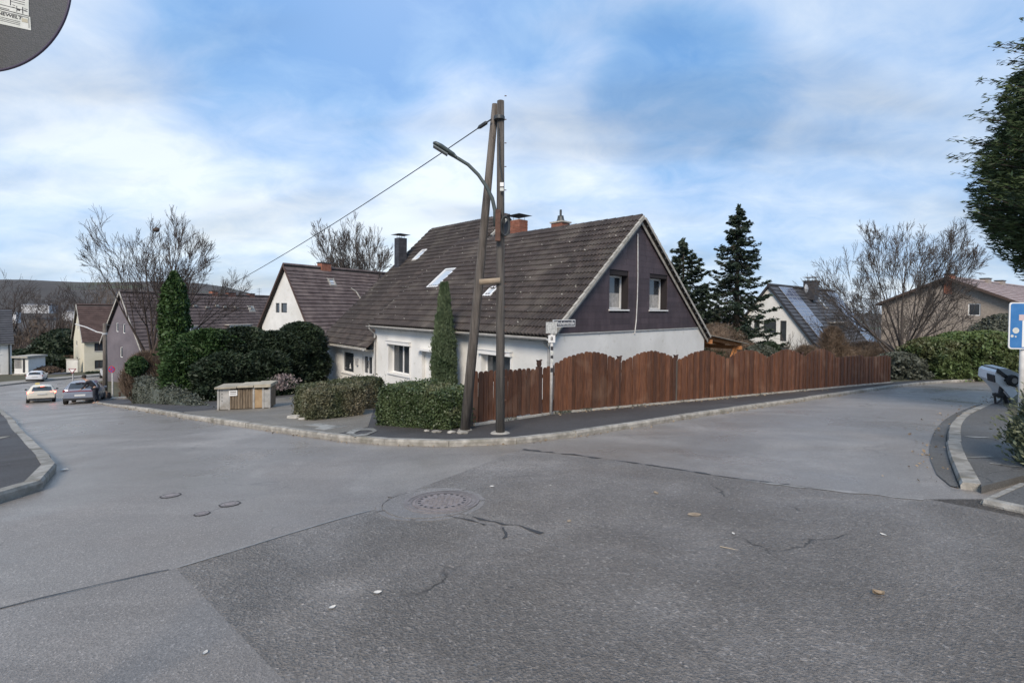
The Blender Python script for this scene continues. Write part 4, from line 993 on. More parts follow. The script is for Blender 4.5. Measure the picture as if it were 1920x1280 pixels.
# ------------------------------------------------------------------ wooden A-pole with street lamp
PB = G(938, 812, KH); PL = G(872, 806, KH); pt = P(935, 192, PB.y + .02)
th = thing('utility_pole', PB, 'tall weathered pair of wooden poles leaning together in an A shape at the corner', 'utility pole')
Lp = lambda p: V(p) - PB
mb = MB(); ptop = Lp(pt) + V((.035, 0, .02)); mb.tube([V((0, 0, -.2)), ptop * .33, ptop * .66, ptop], [.084, .078, .072, .064], 14); mb.build('pole', POLED, th, True)
mb = MB(); lt = Lp(P(929, 196, PB.y + .10)); lb = PL - PB; d = lt - lb; mb.tube([lb - d * .03, lb + d * .33, lb + d * .66, lt], [.100, .088, .076, .062], 14); mb.build('strut', POLE, th, True)
mb = MB(); a = Lp(P(899, 529, PB.y - .08)); b = Lp(P(938, 526, PB.y - .08)); mb.tube([a, b], .055, 10); mb.build('crossbar', mat('pale_cut_wood', (.26, .20, .14), (.36, .29, .21), 6, .8, .5, 30), th, True)
mb = MB(); mb.lathe((0, 0, -.02), [(.20, 0), (.17, .03), (.12, .05)], 14); mb.build('base_collar', CONC, th)
mb = MB(); mb.lathe(tuple(lb + V((0, 0, -.04))), [(.17, 0), (.15, .03), (.12, .06)], 14); mb.build('base_collar', CONC, th)
mb = MB(); a = Lp(P(935, 394, PB.y - .13)); b = Lp(P(935, 452, PB.y - .13)); mb.box(-.055, .035, -.05, .05, b.z, a.z, lambda x, y, z: V((a.x + x, a.y + y, z))); mb.build('bracket', RUST, th)
mb = MB(); c = Lp(P(947, 424, PB.y - .12)); pts = [c + V((math.cos(t) * .075, -.01, math.sin(t) * .165)) for t in np.linspace(0, 2 * PI, 25)]; mb.tube(pts, .017, 5); mb.tube([p * .999 + V((0.01, -.02, 0)) for p in pts], .010, 4); mb.build('cable_loop', STEEL, th)
mb = MB(); pts = [Lp(P(x, y, PB.y - .11)) for x, y in ((934, 232), (936, 270), (936, 300), (940, 325), (944, 350), (945, 400), (947, 420))]; mb.tube(pts, .009, 5); mb.build('cable', STEEL, th)
for (x, y, w_, h_, m_) in ((941, 346, .065, .07, WHITE), (941, 355, .065, .055, STICK)):
    c = Lp(P(x, y, PB.y - .12)); mb = MB(); mb.box(c.x - w_ / 2, c.x + w_ / 2, c.y - .006, c.y + .006, c.z - h_ / 2, c.z + h_ / 2); mb.build('number_plate', m_, th)
for z in np.linspace(.6, 6.0, 14):
    q_ = ptop * (z / ptop.z); mb = MB(); mb.box(q_.x + .07, q_.x + .105, -.02, -.005, z, z + .012); mb.build('bolt', RUST, th)
mb = MB(); c = Lp(P(936, 222, PB.y)); mb.lathe(tuple(c - V((0, 0, .03))), [(.10, 0), (.10, .06)], 14); mb.build('band', STEEL, th)
# lamp
la = thing('street_lamp', P(939, 440, PB.y - .12), 'green grey street lamp on a curved arm bracketed to the wooden pole', 'street lamp'); lo_ = la.location
ql = lambda px, py, Y: P(px, py, Y) - lo_
mb = MB(); pts = [ql(x, y, PB.y - .12 - k * .03) for k, (x, y) in enumerate(((929, 425), (928, 395), (923, 372), (912, 350), (897, 328), (878, 309), (860, 298), (850, 292)))]; mb.tube(pts, [.034] * 3 + [.03] * 5, 8); mb.build('arm', LAMPG, la, True)
hp = [ql(855, 295, PB.y - .33), ql(812, 268, PB.y - .40)]; ax = (hp[1] - hp[0]); Lh = ax.length; ax.normalize(); sd = V((0, 0, 1)).cross(ax).normalized(); up = ax.cross(sd).normalized()
if up.z < 0: up = -up
mb = MB(); prof = [(0, .035, .03), (.06, .075, .05), (.3, .10, .062), (Lh * .7, .105, .06), (Lh * .93, .09, .045), (Lh, .04, .02)]; vs = []; n = 12
for s, w_, h_ in prof:
    for j in range(n):
        t = 2 * PI * j / n; zz_ = math.sin(t); vs.append(hp[0] + ax * s + sd * math.cos(t) * w_ + up * (zz_ * h_ if zz_ > 0 else zz_ * h_ * .55))
fs = [(i * n + j, i * n + (j + 1) % n, (i + 1) * n + (j + 1) % n, (i + 1) * n + j) for i in range(5) for j in range(n)] + [tuple(range(n)), tuple(5 * n + j for j in range(n))]
mb.add(vs, fs); hd = mb.build('lamp_head', LAMPG, la, True)
mb = MB(); T = lambda a, b, c: hp[0] + ax * a + sd * b + up * c; mb.box(.14, Lh * .93, -.065, .065, -.055, -.034, T); mb.build('lens', mat('lamp_lens', (.16, .18, .18), (.20, .22, .22), 5, .2), hd)
# overhead wire to the pole down the hill
WP = G(197, 745); wtop = P(197, 606, WP.y)
a = P(921, 224, PB.y); mb = MB(); pts = []
for k in range(41):
    t = k / 40; p = a.lerp(wtop + V((0, 0, -.1)), t); p.z -= 4 * 1.15 * t * (1 - t); pts.append(p - a)
mb.tube(pts, [.010] * 41, 5); o = mb.build('overhead_wire', STEEL); o.location = a; tag(o, 'single overhead wire sagging from the wooden pole top away to the left', 'wire')
mb = MB(); d = (pts[2] - pts[0]).normalized(); mb.tube([d * .0, d * .10, d * .13, d * .30, d * .36], [.012, .014, .035, .035, .012], 8); mb.build('wire_clamp', STEEL, o)

# ------------------------------------------------------------------ street name post
SP = G(1033, 777, KH); th = thing('street_sign', SP, 'white steel post carrying the dark street name plate in front of the plank fence', 'street sign'); top = P(1032, 606, SP.y).z - SP.z
POSTW = mat('post_white', (.45, .44, .42), (.62, .61, .59), 8, .6)
mb = MB(); mb.tube([(0, 0, -.1), (0, 0, top)], .036, 10); mb.build('post', POSTW, th, True)
NAVY = mat('sign_navy', (.022, .026, .045), None, 5, .35)
sd_ = (P(1082, 606, SP.y + .55) - P(1040, 606, SP.y)); sd_.z = 0; sd_.normalize(); nrm = V((sd_.y, -sd_.x, 0)); zc_ = P(1060, 606, SP.y + .25).z - SP.z
TS = lambda a, b, c: sd_ * a + V((0, 0, zc_ + b)) + nrm * c
Wn = .80
mb = MB(); mb.box(.03, .03 + Wn, -.085, .085, -.006, .006, TS); mb.build('sign_edge', WHITE, th)
mb = MB(); mb.box(.05, .01 + Wn, -.066, .066, .0065, .009, TS); pl = mb.build('name_plate', NAVY, th)
def text(par, s, T3, size, m, name='lettering', ext=.001, sx=1.0):
    cu = bpy.data.curves.new(name, 'FONT'); cu.body = s; cu.size = size; cu.extrude = ext; cu.align_x = 'CENTER'; cu.align_y = 'CENTER'; cu.materials.append(m); cu.offset = size * .012
    o = bpy.data.objects.new(name, cu); COL.objects.link(o); bpy.context.view_layer.update(); me = bpy.data.meshes.new_from_object(o.evaluated_get(bpy.context.evaluated_depsgraph_get())); bpy.data.objects.remove(o); o = link(name, me, par); o_, x, y = T3; x = V(x).normalized(); y = V(y).normalized(); z = x.cross(y)
    o.matrix_local = Matrix.Translation(o_) @ Matrix((x * sx, y, z)).transposed().to_4x4(); return o
text(pl, 'Winsheimstraße', (TS(.03 + Wn / 2, .0, .0105), sd_, (0, 0, 1)), .135, WHITE, sx=.80)
s2_ = V((-sd_.y * .2 - .35, .9, 0)).normalized(); z2_ = P(1032, 614, SP.y).z - SP.z
SHIELD = mat('lichened_metal', (.30, .31, .31), (.55, .56, .55), 30, .7)
mb = MB(); mb.box(-.145, .11, -.13, .13, -.05, -.038, lambda a, b, c: V((a, c, z2_ + b))); mb.build('old_plate', SHIELD, th)
z3 = P(1032, 635, SP.y).z - SP.z; mb = MB(); mb.box(-.085, .075, -.085, .085, -.05, -.042, lambda a, b, c: V((a, c, z3 + b))); hp_ = mb.build('house_number_plate', WHITE, th)
text(hp_, '8', (V((-.005, -.052, z3)), (1, 0, 0), (0, 0, 1)), .12, STICKB)
for (y0, y1, m_) in ((649, 656, STICKB), (658, 664, STICK), (666, 671, STICKB), (673, 679, STICK), (689, 697, STICKB)):
    za, zb_ = P(1035, y1, SP.y).z - SP.z, P(1035, y0, SP.y).z - SP.z; mb = MB(); mb.box(-.028, .034, za, zb_, -.043, -.038, lambda a, b, c: V((a, c, b))); mb.build('sticker', m_, th)

# ------------------------------------------------------------------ hedges and shrubs by the house
def px_xy(px, py, l=KH): q = G(px, py, l); return (q.x, q.y)
hb0 = px_xy(696, 797); hb1 = px_xy(846, 807)
hedge_box('hedge', hb0, hb1, 1.15, gz(*hb0) - .1, P(790, 712, 10.6).z, L_HEDGE, 60000, .052, 'broad clipped evergreen hedge directly left of the wooden poles', 'clipped hedges by the path', seed=3, lump=.045, rnd=.30)
ha0 = px_xy(584, 789); ha1 = px_xy(690, 777)
hedge_box('hedge', ha0, ha1, .8, gz(*ha0) - .1, P(640, 716, 12.3).z, L_HEDGE2, 36000, .055, 'brown topped clipped hedge between the driveway and the path, front one', 'clipped hedges by the path', seed=9, lump=.05, rnd=.4)
hc0 = px_xy(567, 783); hc1 = (hc0[0] + 1.5, hc0[1] + 2.3)
hedge_box('hedge', hc0, hc1, .6, gz(*hc0) - .1, P(590, 702, 13.5).z, L_HEDGE2, 26000, .055, 'narrow clipped hedge showing behind the brown topped one', 'clipped hedges by the path', seed=12, lump=.05, rnd=.4)
# edging stones at the hedge foot
for k in range(4):
    q = G((867, 846, 818, 800)[k], (812, 811, 810, 808)[k], KH); s = (.08, .06, .07, .04)[k]; bm = bmesh.new(); bmesh.ops.create_icosphere(bm, subdivisions=1, radius=1)
    for v_ in bm.verts: v_.co = V((v_.co.x * s * 1.6, v_.co.y * s, v_.co.z * s * .55)) * random.uniform(.85, 1.15)
    me = bpy.data.meshes.new('stone'); bm.to_mesh(me); bm.free(); me.materials.append(CONC); o = link('edging_stone', me); o.location = (q.x, q.y, q.z + .01); o.rotation_euler = (0, 0, random.uniform(-.3, .3))
    tag(o, ['grey stone between the broad hedge and the wooden poles', 'second grey stone left of the poles at the hedge foot', 'grey stone third from the poles at the hedge foot', 'smallest grey stone, farthest from the poles at the hedge foot'][k], 'stone', 'stones along the foot of the broad hedge')
for px, py, s, lab in ((556, 783, .16, 'pale boulder at the driveway corner of the narrow hedge'), (571, 786, .10, 'smaller pale stone right beside the boulder at the hedge corner')):
    q = G(px, py, KH); bm = bmesh.new(); bmesh.ops.create_icosphere(bm, subdivisions=2, radius=1)
    for v_ in bm.verts: v_.co = V((v_.co.x * s * 1.5, v_.co.y * s, v_.co.z * s * .5)) * (1 + .12 * math.sin(v_.co.x * 5 + v_.co.y * 7))
    me = bpy.data.meshes.new('stone'); bm.to_mesh(me); bm.free(); me.materials.append(VERGE); o = link('boulder', me); o.location = q; tag(o, lab, 'stone')
# juniper column against the wall
jp = P(832, 700, 16.6); blob_shrub('juniper_tree', (jp.x, jp.y), .44, .44, gz(jp.x, jp.y), P(832, 529, 16.6).z, L_JUN, 26000, .085, 'slim columnar juniper with a split tip standing against the white front wall', cat='tree',
    prof=lambda t: np.where(t < .15, .75 + t * 1.6, np.where(t < .45, 1.0 - (t - .15) * .35, np.maximum(.05, .9 - (t - .45) * 1.15))), upd=2.5, lump=.16, seed=21, aspect=3.2, thick=.06)
# ivy column, dark hedge mass, low hedge, shrubs on the left
ip = P(327, 700, 20.5); blob_shrub('ivy_clad_tree', (ip.x, ip.y), .50, .50, gz(ip.x, ip.y), P(327, 509, 20.5).z, L_IVY, 30000, .15, 'tall rounded column of green ivy beside the big bare tree', cat='tree',
    prof=lambda t: np.where(t < .2, .45 + t * 1.6, np.where(t < .6, .8 + (t - .2) * .5, np.sqrt(np.maximum(0, 1 - ((t - .6) / .4) ** 2)) * .35 + .65 * (1 - ((t - .6) / .4) ** 3))), lump=.16, seed=31, aspect=1.5)
for (x, ytop, Y, rx, n, m_, lab, sd__) in ((392, 616, 20.8, 1.35, 34000, L_THUJA, 'feathery green thuja at the left end of the dark evergreen mass', 41), (455, 612, 21.8, 1.5, 34000, L_DARK, 'very dark yew in the middle of the evergreen mass behind the bin shed', 42), (515, 620, 22.2, 1.4, 34000, L_DARK, 'very dark yew right of centre behind the driveway', 43), (563, 603, 23.4, 1.15, 26000, L_DARK, 'dark yew reaching the low eave of the house', 44), (347, 655, 19.8, .75, 16000, L_THUJA, 'small thuja under the ivy column', 45), (500, 655, 20.6, 1.0, 16000, L_DARK, 'low dark yew behind the right end of the bin shed', 47), (420, 660, 19.8, 1.1, 16000, L_DARK, 'low dark yew behind the left end of the bin shed', 48)):
    c = P(x, 700, Y); blob_shrub('yew_tree', (c.x, c.y), rx, rx, gz(c.x, c.y) - .1, P(x, ytop, Y).z, m_, n, .15, lab, 'evergreens behind the driveway', cat='tree', seed=sd__, lump=.27,
        prof=lambda t: np.where(t < .6, .85 + .15 * np.sin(t * 5), np.sqrt(np.maximum(0, 1 - ((t - .6) / .4) ** 2)) * .99), aspect=2.6, upd=.5, core=.88)
l0 = px_xy(238, 757); l1 = px_xy(398, 768)
hedge_box('hedge', l0, l1, .8, gz(*l0) - .2, P(320, 738, 17.5).z, L_GREY, 30000, .075, 'low scruffy grey green hedge along the sidewalk left of the bin shed', seed=51, lump=.12, rnd=.5)
q = G(318, 742, KH); blob_shrub('shrub', (q.x - .2, q.y + 1.2), .75, .6, gz(q.x, q.y + 1.2), P(315, 709, q.y + 1.2).z, L_YEL, 9000, .09, 'low golden yellow shrub below the ivy column', seed=52)
for (x, yt, rx, sd__, lab) in ((276, 661, 1.1, 61, 'tall bare brown shrub in front of the mauve gable'), (303, 668, .9, 62, 'bare brown shrub between the mauve house and ivy column')):
    c = P(x, 700, 25); blob_shrub('bare_shrub', (c.x, c.y), rx, rx, gz(c.x, c.y), P(x, yt, 25).z, BRUSH, 22000, .34, lab, 'bare brown shrubs', seed=sd__, core=.7, aspect=22, upd=2.0, lump=.2, thick=.16)
c = P(256, 700, 24); blob_shrub('shrub', (c.x, c.y), .42, .42, P(256, 705, 24).z, P(256, 668, 24).z, L_THUJA, 3500, .12, 'small dark evergreen bush at the left edge of the brown shrubs', seed=63)
# ------------------------------------------------------------------ other hedges on the right
for (x, yt, Y, rx, n, m_, lab, sd__) in ((1752, 632, 22.5, 1.25, 22000, L_SHR, 'green laurel at the left of the row beyond the plank fence', 71), (1800, 622, 22.8, 1.35, 22000, L_SHR, 'green laurel second in the row beyond the plank fence', 72), (1850, 620, 22.2, 1.35, 22000, L_SHR, 'bright green laurel in the row nearest the blue sign', 73), (1905, 625, 22.5, 1.4, 18000, L_SHR, 'green laurel partly behind the blue sign', 74), (1690, 660, 22.6, 1.0, 16000, L_GREY, 'grey green bush swallowing the far end of the plank fence', 75), (1722, 655, 23.0, .9, 12000, L_DARK, 'dark bush between the fence end and the laurels', 76), (1880, 588, 27, 1.5, 12000, L_GREY, 'tall olive bush in front of the brick gable', 77)):
    c = P(x, 700, Y); blob_shrub('laurel_shrub', (c.x, c.y), rx, rx * .9, gz(c.x, c.y), P(x, yt, Y).z, m_, n, .14, lab, 'shrubs beyond the plank fence', seed=sd__, lump=.30,
        prof=lambda t: np.where(t < .55, .86 + .14 * np.sin(t * 5), np.sqrt(np.maximum(0, 1 - ((t - .55) / .45) ** 2)) * .98), aspect=2.2, core=.85)
# gardens behind the fence
for (x, yt, Y, rx, m_, lab, sd__) in ((1345, 605, 30, 1.6, BRUSH, 'brown bare shrub beside the carport roof', 81), (1395, 640, 27, 1.0, BRUSH, 'low brown shrub in front of the white gable', 82), (1445, 640, 27, .6, L_DARK, 'small dark conifer under the balcony of the solar house', 83), (1425, 646, 26, 1.0, L_GREY, 'olive shrub just above the arched fence panels', 84), (1560, 612, 29, .8, BRUSH, 'tall brown twiggy shrub before the solar roof', 85), (1512, 648, 27, .8, BRUSH, 'twiggy shrub above the fence left of the dormer', 86), (1625, 640, 30, 1.6, BRUSH, 'reddish brown shrub below the far solar panels', 87), (1585, 650, 29, 1.4, BRUSH, 'low brown shrub between the two solar roofs', 88), (1330, 650, 30, 1.6, L_DARK, 'dark undergrowth behind the carport', 89)):
    c = P(x, 690, Y); br_ = m_ is BRUSH
    blob_shrub('garden_shrub', (c.x, c.y), rx, rx, gz(c.x, c.y), P(x, yt, Y).z, m_, 9000, .30 if br_ else .13, lab, 'garden shrubs behind the plank fence', seed=sd__, core=.6 if br_ else .8, aspect=20 if br_ else 2.2, upd=1.2 if br_ else 0, lump=.25, thick=.22 if br_ else .07)

# ------------------------------------------------------------------ conifers
def conifer(name, c, H, Rr, label, m, seed, n_tier=26, z0f=.06, prof=None, spray=.42, dens=1.0, droop=.25, group=None, sz=.20, upt=.0, base=None, cone_top=True, lean=0):
    rnd = random.Random(seed); base = gz(*c) if base is None else base; th = thing(name, (c[0], c[1], base), label, 'tree', group)
    mb = MB(); mb.tube([(0, 0, -.2), (0, 0, H * .5), (0, 0, H * .98)], [H * .022, H * .014, .02], 7); pts = []; dirs = []; prof = prof or (lambda t: 1 - t)
    for k in range(n_tier):
        t = z0f + (1 - z0f) * k / n_tier; nb = rnd.randint(6, 9)
        for j in range(nb):
            a = rnd.random() * 2 * PI; L_ = Rr * prof(t) * rnd.uniform(.55, 1.15); z = H * (t + rnd.uniform(-.02, .02)); dr_ = droop * L_; p0 = V((0, 0, z)); ex_ = V((math.cos(a), math.sin(a), 0))
            q = [p0 + ex_ * L_ * s + V((0, 0, -dr_ * math.sin(s * PI * .6) + upt * L_ * s * s)) for s in (0, .35, .7, 1.0)]
            mb.tube(q, [.035, .022, .014, .005], 3, cap=False)
            for s in range(int((14 + 46 * L_ / Rr) * dens)):
                u_ = rnd.random() ** .6; i = min(2, int(u_ * 3)); p = q[i].lerp(q[i + 1], u_ * 3 - i); sd = V((-ex_.y, ex_.x, 0)) * rnd.choice((-1, 1)) * rnd.random() * spray * (1.15 - u_) * L_ * .55
                pts.append(p + sd + V((0, 0, rnd.gauss(-.04, .05)))); dirs.append(ex_ * .8 + sd.normalized() * .8 + V((0, 0, rnd.uniform(-.5, .15))))
    for s in range(60): pts.append(V((rnd.gauss(0, .05), rnd.gauss(0, .05), H * rnd.uniform(.92, 1.0)))); dirs.append(V((rnd.gauss(0, .4), rnd.gauss(0, .4), 1)))
    mb.build('trunk', BARK, th); leaves(pts, sz, m, 'crown', th, dirs=dirs, flat=.3, seed=seed, aspect=3.0); return th
c = P(1380, 640, 33); conifer('spruce_tree', (c.x, c.y), P(1380, 384, 33).z - gz(c.x, c.y), 3.7, 'tall narrow dark spruce against the sky between the houses', L_SPR, 5, 44, prof=lambda t: (1 - t) ** .72 * (1 if t > .15 else .8) * .98 + .02, dens=2.0, sz=.24, droop=.35, upt=.2)
c = P(1279, 640, 33); conifer('pine_tree', (c.x, c.y), P(1275, 448, 33).z - gz(c.x, c.y), 2.5, 'rounder dark pine just right of the brown gable', L_PINE, 6, 26, prof=lambda t: math.sqrt(max(0.02, 1 - abs(2 * t - .85) ** 2.2)) * .9, dens=2.2, sz=.28, upt=.25, droop=.1)
# near conifer overhanging from the right
c = V((12.55, 9.0, 0)); zb_ = 1.5 + .10
def near_conifer():
    rnd = random.Random(9); th = thing('yew_tree', (c.x, c.y, gz(c.x, c.y)), 'large dark conifer overhanging the right edge of the picture with pointed shoots', 'tree'); b = gz(c.x, c.y)
    mb = MB(); mb.tube([(0, 0, -.2), (0, 0, 4), (0, 0, 7.0)], [.25, .2, .05], 8); mb.build('trunk', BARK, th, True); br = MB(); pts = []; dirs = []
    def outline(z):            # crown radius at height above the eye
        for (z0, r0), (z1, r1) in zip(OUT, OUT[1:]):
            if z0 <= z <= z1: return r0 + (r1 - r0) * (z - z0) / (z1 - z0)
        return 0
    OUT = [(.15, 1.55), (.6, 1.8), (1.0, 2.15), (1.5, 2.6), (2.2, 2.95), (3.1, 2.9), (3.8, 2.7), (4.5, 2.5), (5.2, 2.3), (6.2, 1.7), (7.2, .4)]
    for k in range(2600):
        z = .15 + 6.9 * (k + rnd.random()) / 2600; a = rnd.random() * 2 * PI
        r_ = outline(z) * rnd.uniform(.78, 1.0); long_ = rnd.random() < .16
        if long_: r_ *= 1.02
        ex_ = V((math.cos(a), math.sin(a), 0)); z_ = z + 1.5 - b; up_ = .10 * r_ if z > 1.2 else -.02
        q = [ex_ * (r_ * s) + V((0, 0, z_ - .25 * (1 - s) + up_ * s * s)) for s in (.35, .6, .8, 1.0)]; tip = q[-1] + ex_ * (.50 if long_ else .14) + V((0, 0, .22 if long_ else .05)); q.append(tip)
        br.tube(q, [.018, .014, .010, .007, .003], 3, cap=False)
        for s in range(44):
            u_ = rnd.random() ** .45; i = min(3, int(u_ * 4)); p = q[i].lerp(q[i + 1], u_ * 4 - i); sd = V((-ex_.y, ex_.x, 0)) * rnd.gauss(0, .16) * (1.15 - u_ * .9); dr = ex_ * .9 + sd * 2.5 + V((0, 0, rnd.gauss(0, .25)))
            pts.append(p + sd + V((0, 0, rnd.gauss(0, .035)))); dirs.append(dr)
    for k in range(95000):
        z = .15 + 6.6 * rnd.random(); a = rnd.random() * 2 * PI; r_ = outline(z) * rnd.uniform(.78, .97) * (1 + .06 * math.sin(a * 9 + z * 5)); ex_ = V((math.cos(a), math.sin(a), 0))
        pts.append(ex_ * r_ + V((0, 0, z + 1.5 - b + rnd.gauss(0, .03)))); dirs.append(ex_ + V((rnd.gauss(0, .3), rnd.gauss(0, .3), .25)))
    br.build('branches', TWIG, th); leaves(pts, .10, L_YEW, 'crown', th, dirs=dirs, flat=.25, seed=8, aspect=4.0)
    # dense inside
    m = MB(); K = 30; NN = 40; vs = []
    for i in range(K + 1):
        z = .25 + 6.6 * i / K
        for j in range(NN): a = 2 * PI * j / NN; r_ = outline(z) * .74 * (1 + .12 * math.sin(a * 5 + z * 3)); vs.append((math.cos(a) * r_, math.sin(a) * r_, z + 1.5 - b))
    m.add(vs, [(i * NN + j, i * NN + (j + 1) % NN, (i + 1) * NN + (j + 1) % NN, (i + 1) * NN + j) for i in range(K) for j in range(NN)] + [tuple(range(NN))[::-1]]); m.build('inner_growth', L_YEW, th, True)
near_conifer()
# clipped bush in the lower right corner
q = G(1893, 872, .075); blob_shrub('bush', (q.x + 1.0, q.y - .50), 1.0, 1.0, gz(q.x, q.y) + .0, P(1905, 685, q.y - .2).z, L_RH, 60000, .055, 'small leaved pale green bush at the lower right edge beside the sidewalk', seed=91, lump=.10,
    prof=lambda t: np.where(t < .35, .90 + .28 * t, np.where(t < .8, 1.0 - (t - .35) * .35, .84 - (t - .8) * 2.6)), aspect=2.4, core=.9, upd=.9)

# ------------------------------------------------------------------ bare trees
c = P(287, 690, 27); Ht = P(285, 386, 27).z - gz(c.x, c.y)
bare_tree('bare_tree', (c.x, c.y), Ht * 1.0, 'big wide spreading leafless tree with a bird nest, left of the ivy column', trunk=.30, tH=.30, spread=.95, nmain=10, depth=5, seed=13, up=.075, kids=5, lenk=.60, first=.45, bias=(.30, .25), rmin=.0095, W=4.5, wig=.065, rot=(.25, .66))
ns = P(293, 431, 27) ; bm = bmesh.new(); bmesh.ops.create_icosphere(bm, subdivisions=2, radius=.17)
for v_ in bm.verts: v_.co = V((v_.co.x, v_.co.y, v_.co.z * .8)) * random.uniform(.85, 1.15)
me = bpy.data.meshes.new('bird_nest'); bm.to_mesh(me); bm.free(); me.materials.append(TWIG); o = link('bird_nest', me); o.location = ns; tag(o, 'dark round bird nest high in the big bare tree', 'nest')
c = P(664, 600, 47); Ht = P(664, 402, 47).z - gz(c.x, c.y); bare_tree('bare_tree', (c.x, c.y), Ht, 'fan shaped leafless tree rising behind the red brown roof', 'bare trees behind the houses', trunk=.38, tH=.30, spread=.75, nmain=14, depth=5, seed=4, up=.08, kids=5, lenk=.56, m=TWIGG, mt=TWIGG, rmin=.017, wig=.06, W=5.0, rot=(.25, .6))
c = P(1690, 690, 27); Ht = P(1690, 402, 27).z - gz(c.x, c.y); bare_tree('bare_tree', (c.x, c.y), Ht, 'many stemmed leafless fruit tree beyond the end of the plank fence', trunk=.24, tH=.18, spread=.98, nmain=15, depth=5, seed=23, up=.06, kids=5, lenk=.56, m=TWIGG, mt=TWIGG, rmin=.0105, wig=.10, first=.9, W=4.3, rot=(.25, .75))
BG = [(105, 600, 85, 519, 8, .30, 'leafless tree standing alone in the valley gap left of the cream house', TWIG), (150, 600, 95, 508, 9, .28, 'leafless tree behind the cream house ridge', TWIG), (10, 600, 90, 500, 7, .30, 'leafless tree above the leftmost roof', TWIG), (205, 600, 88, 500, 12, .3, 'reddish bare tree behind the mauve gable apex', BRUSH), (350, 600, 90, 512, 14, .3, 'bare tree behind the long roof right of the ivy', TWIG), (455, 600, 80, 545, 15, .12, 'thin bare branches behind the white gable roof', TWIG), (62, 600, 110, 535, 16, .3, 'small bare tree on the slope above the porch', TWIG)]
for (x, y, Y, yt, sd__, tr_, lab, mt_) in BG:
    c = P(x, y, Y); H_ = P(x, yt, Y).z - gz(c.x, c.y); bare_tree('bare_tree', (c.x, c.y), H_, lab, 'bare trees in the valley', trunk=tr_ * 1.2, tH=.35, spread=.8, nmain=8, depth=4, seed=sd__, up=.07, kids=4, lenk=.62, m=mt_, mt=mt_, rmin=.022, wig=.1, W=H_ * .36)
for k, (x, Y, h_) in enumerate(((1590, 34, 5.5), (1640, 36, 6), (1745, 34, 5.5), (1490, 31, 3.0))):
    c = P(x, 660, Y); bare_tree('bare_shrub', (c.x, c.y), h_, ['tangled bare bush left of the many stemmed tree', 'upright bare bush close behind the many stemmed tree', 'bare bush before the brick gable', 'bare climbing bush against the white gable wall'][k], 'bare bushes in the right gardens', trunk=.07, tH=.12, spread=.9, nmain=8, depth=3, seed=60 + k, up=.08, kids=5, lenk=.65, m=TWIGG, mt=TWIGG, rmin=.014, wig=.14, cat='shrub')
# wooded slope filling the gap on the left: reads as one mass
r = np.random.default_rng(77); n = 42000; X = r.uniform(-110, -62, n); Yv = r.uniform(92, 118, n); kk = np.array([wob(np.array([[a, b, 0]]), .12, 2)[0] for a, b in zip(X[:400], Yv[:400])])
hgt = 6.5 + 2.8 * np.sin(X * .35) + 1.6 * np.sin(X * 1.3 + Yv) ; Z = -12.0 + r.uniform(0, 1, n) ** .7 * hgt
o = leaves(np.stack([X, Yv, Z], 1), 1.1, FAR, 'thicket', None, seed=3, aspect=9, dirs=np.stack([r.normal(size=n) * .4, r.normal(size=n) * .4, np.ones(n)], 1), flat=.3); tag(o, 'brown leafless thicket filling the slope between the left houses', 'thicket', None, 'stuff')
for k, (x, yt, Y, rx, m_, lab) in enumerate(((118, 617, 82, 3.4, L_DARK, 'dark ivy covered tree left of the cream gable'), (86, 640, 84, 3.2, L_GREY, 'dull evergreen scrub in the middle of the left gap'), (45, 655, 80, 2.8, L_DARK, 'dark scrub behind the little porch'), (100, 668, 74, 2.6, L_DARK, 'low dark bush in front of the left gap'), (128, 668, 75, 1.2, BRUSH, 'pale round bush beside the cream house'))):
    c = P(x, 690, Y); blob_shrub('scrub', (c.x, c.y), rx, rx, gz(c.x, c.y), P(x, yt, Y).z, m_, 6000, .5, lab, 'scrub between the left houses', seed=100 + k, lump=.25)
c = P(80, 700, 62); blob_shrub('clipped_tree', (c.x, c.y), 2.0, 1.6, P(80, 704, 62).z, P(80, 686, 62).z, BRUSH, 5000, .25, 'flat topped straw coloured tree over the parked white car', cat='tree', seed=120, prof=lambda t: np.where(t < .3, .3 + 2.2 * t, np.sqrt(np.maximum(0, 1 - ((t - .3) / .7) ** 2))))

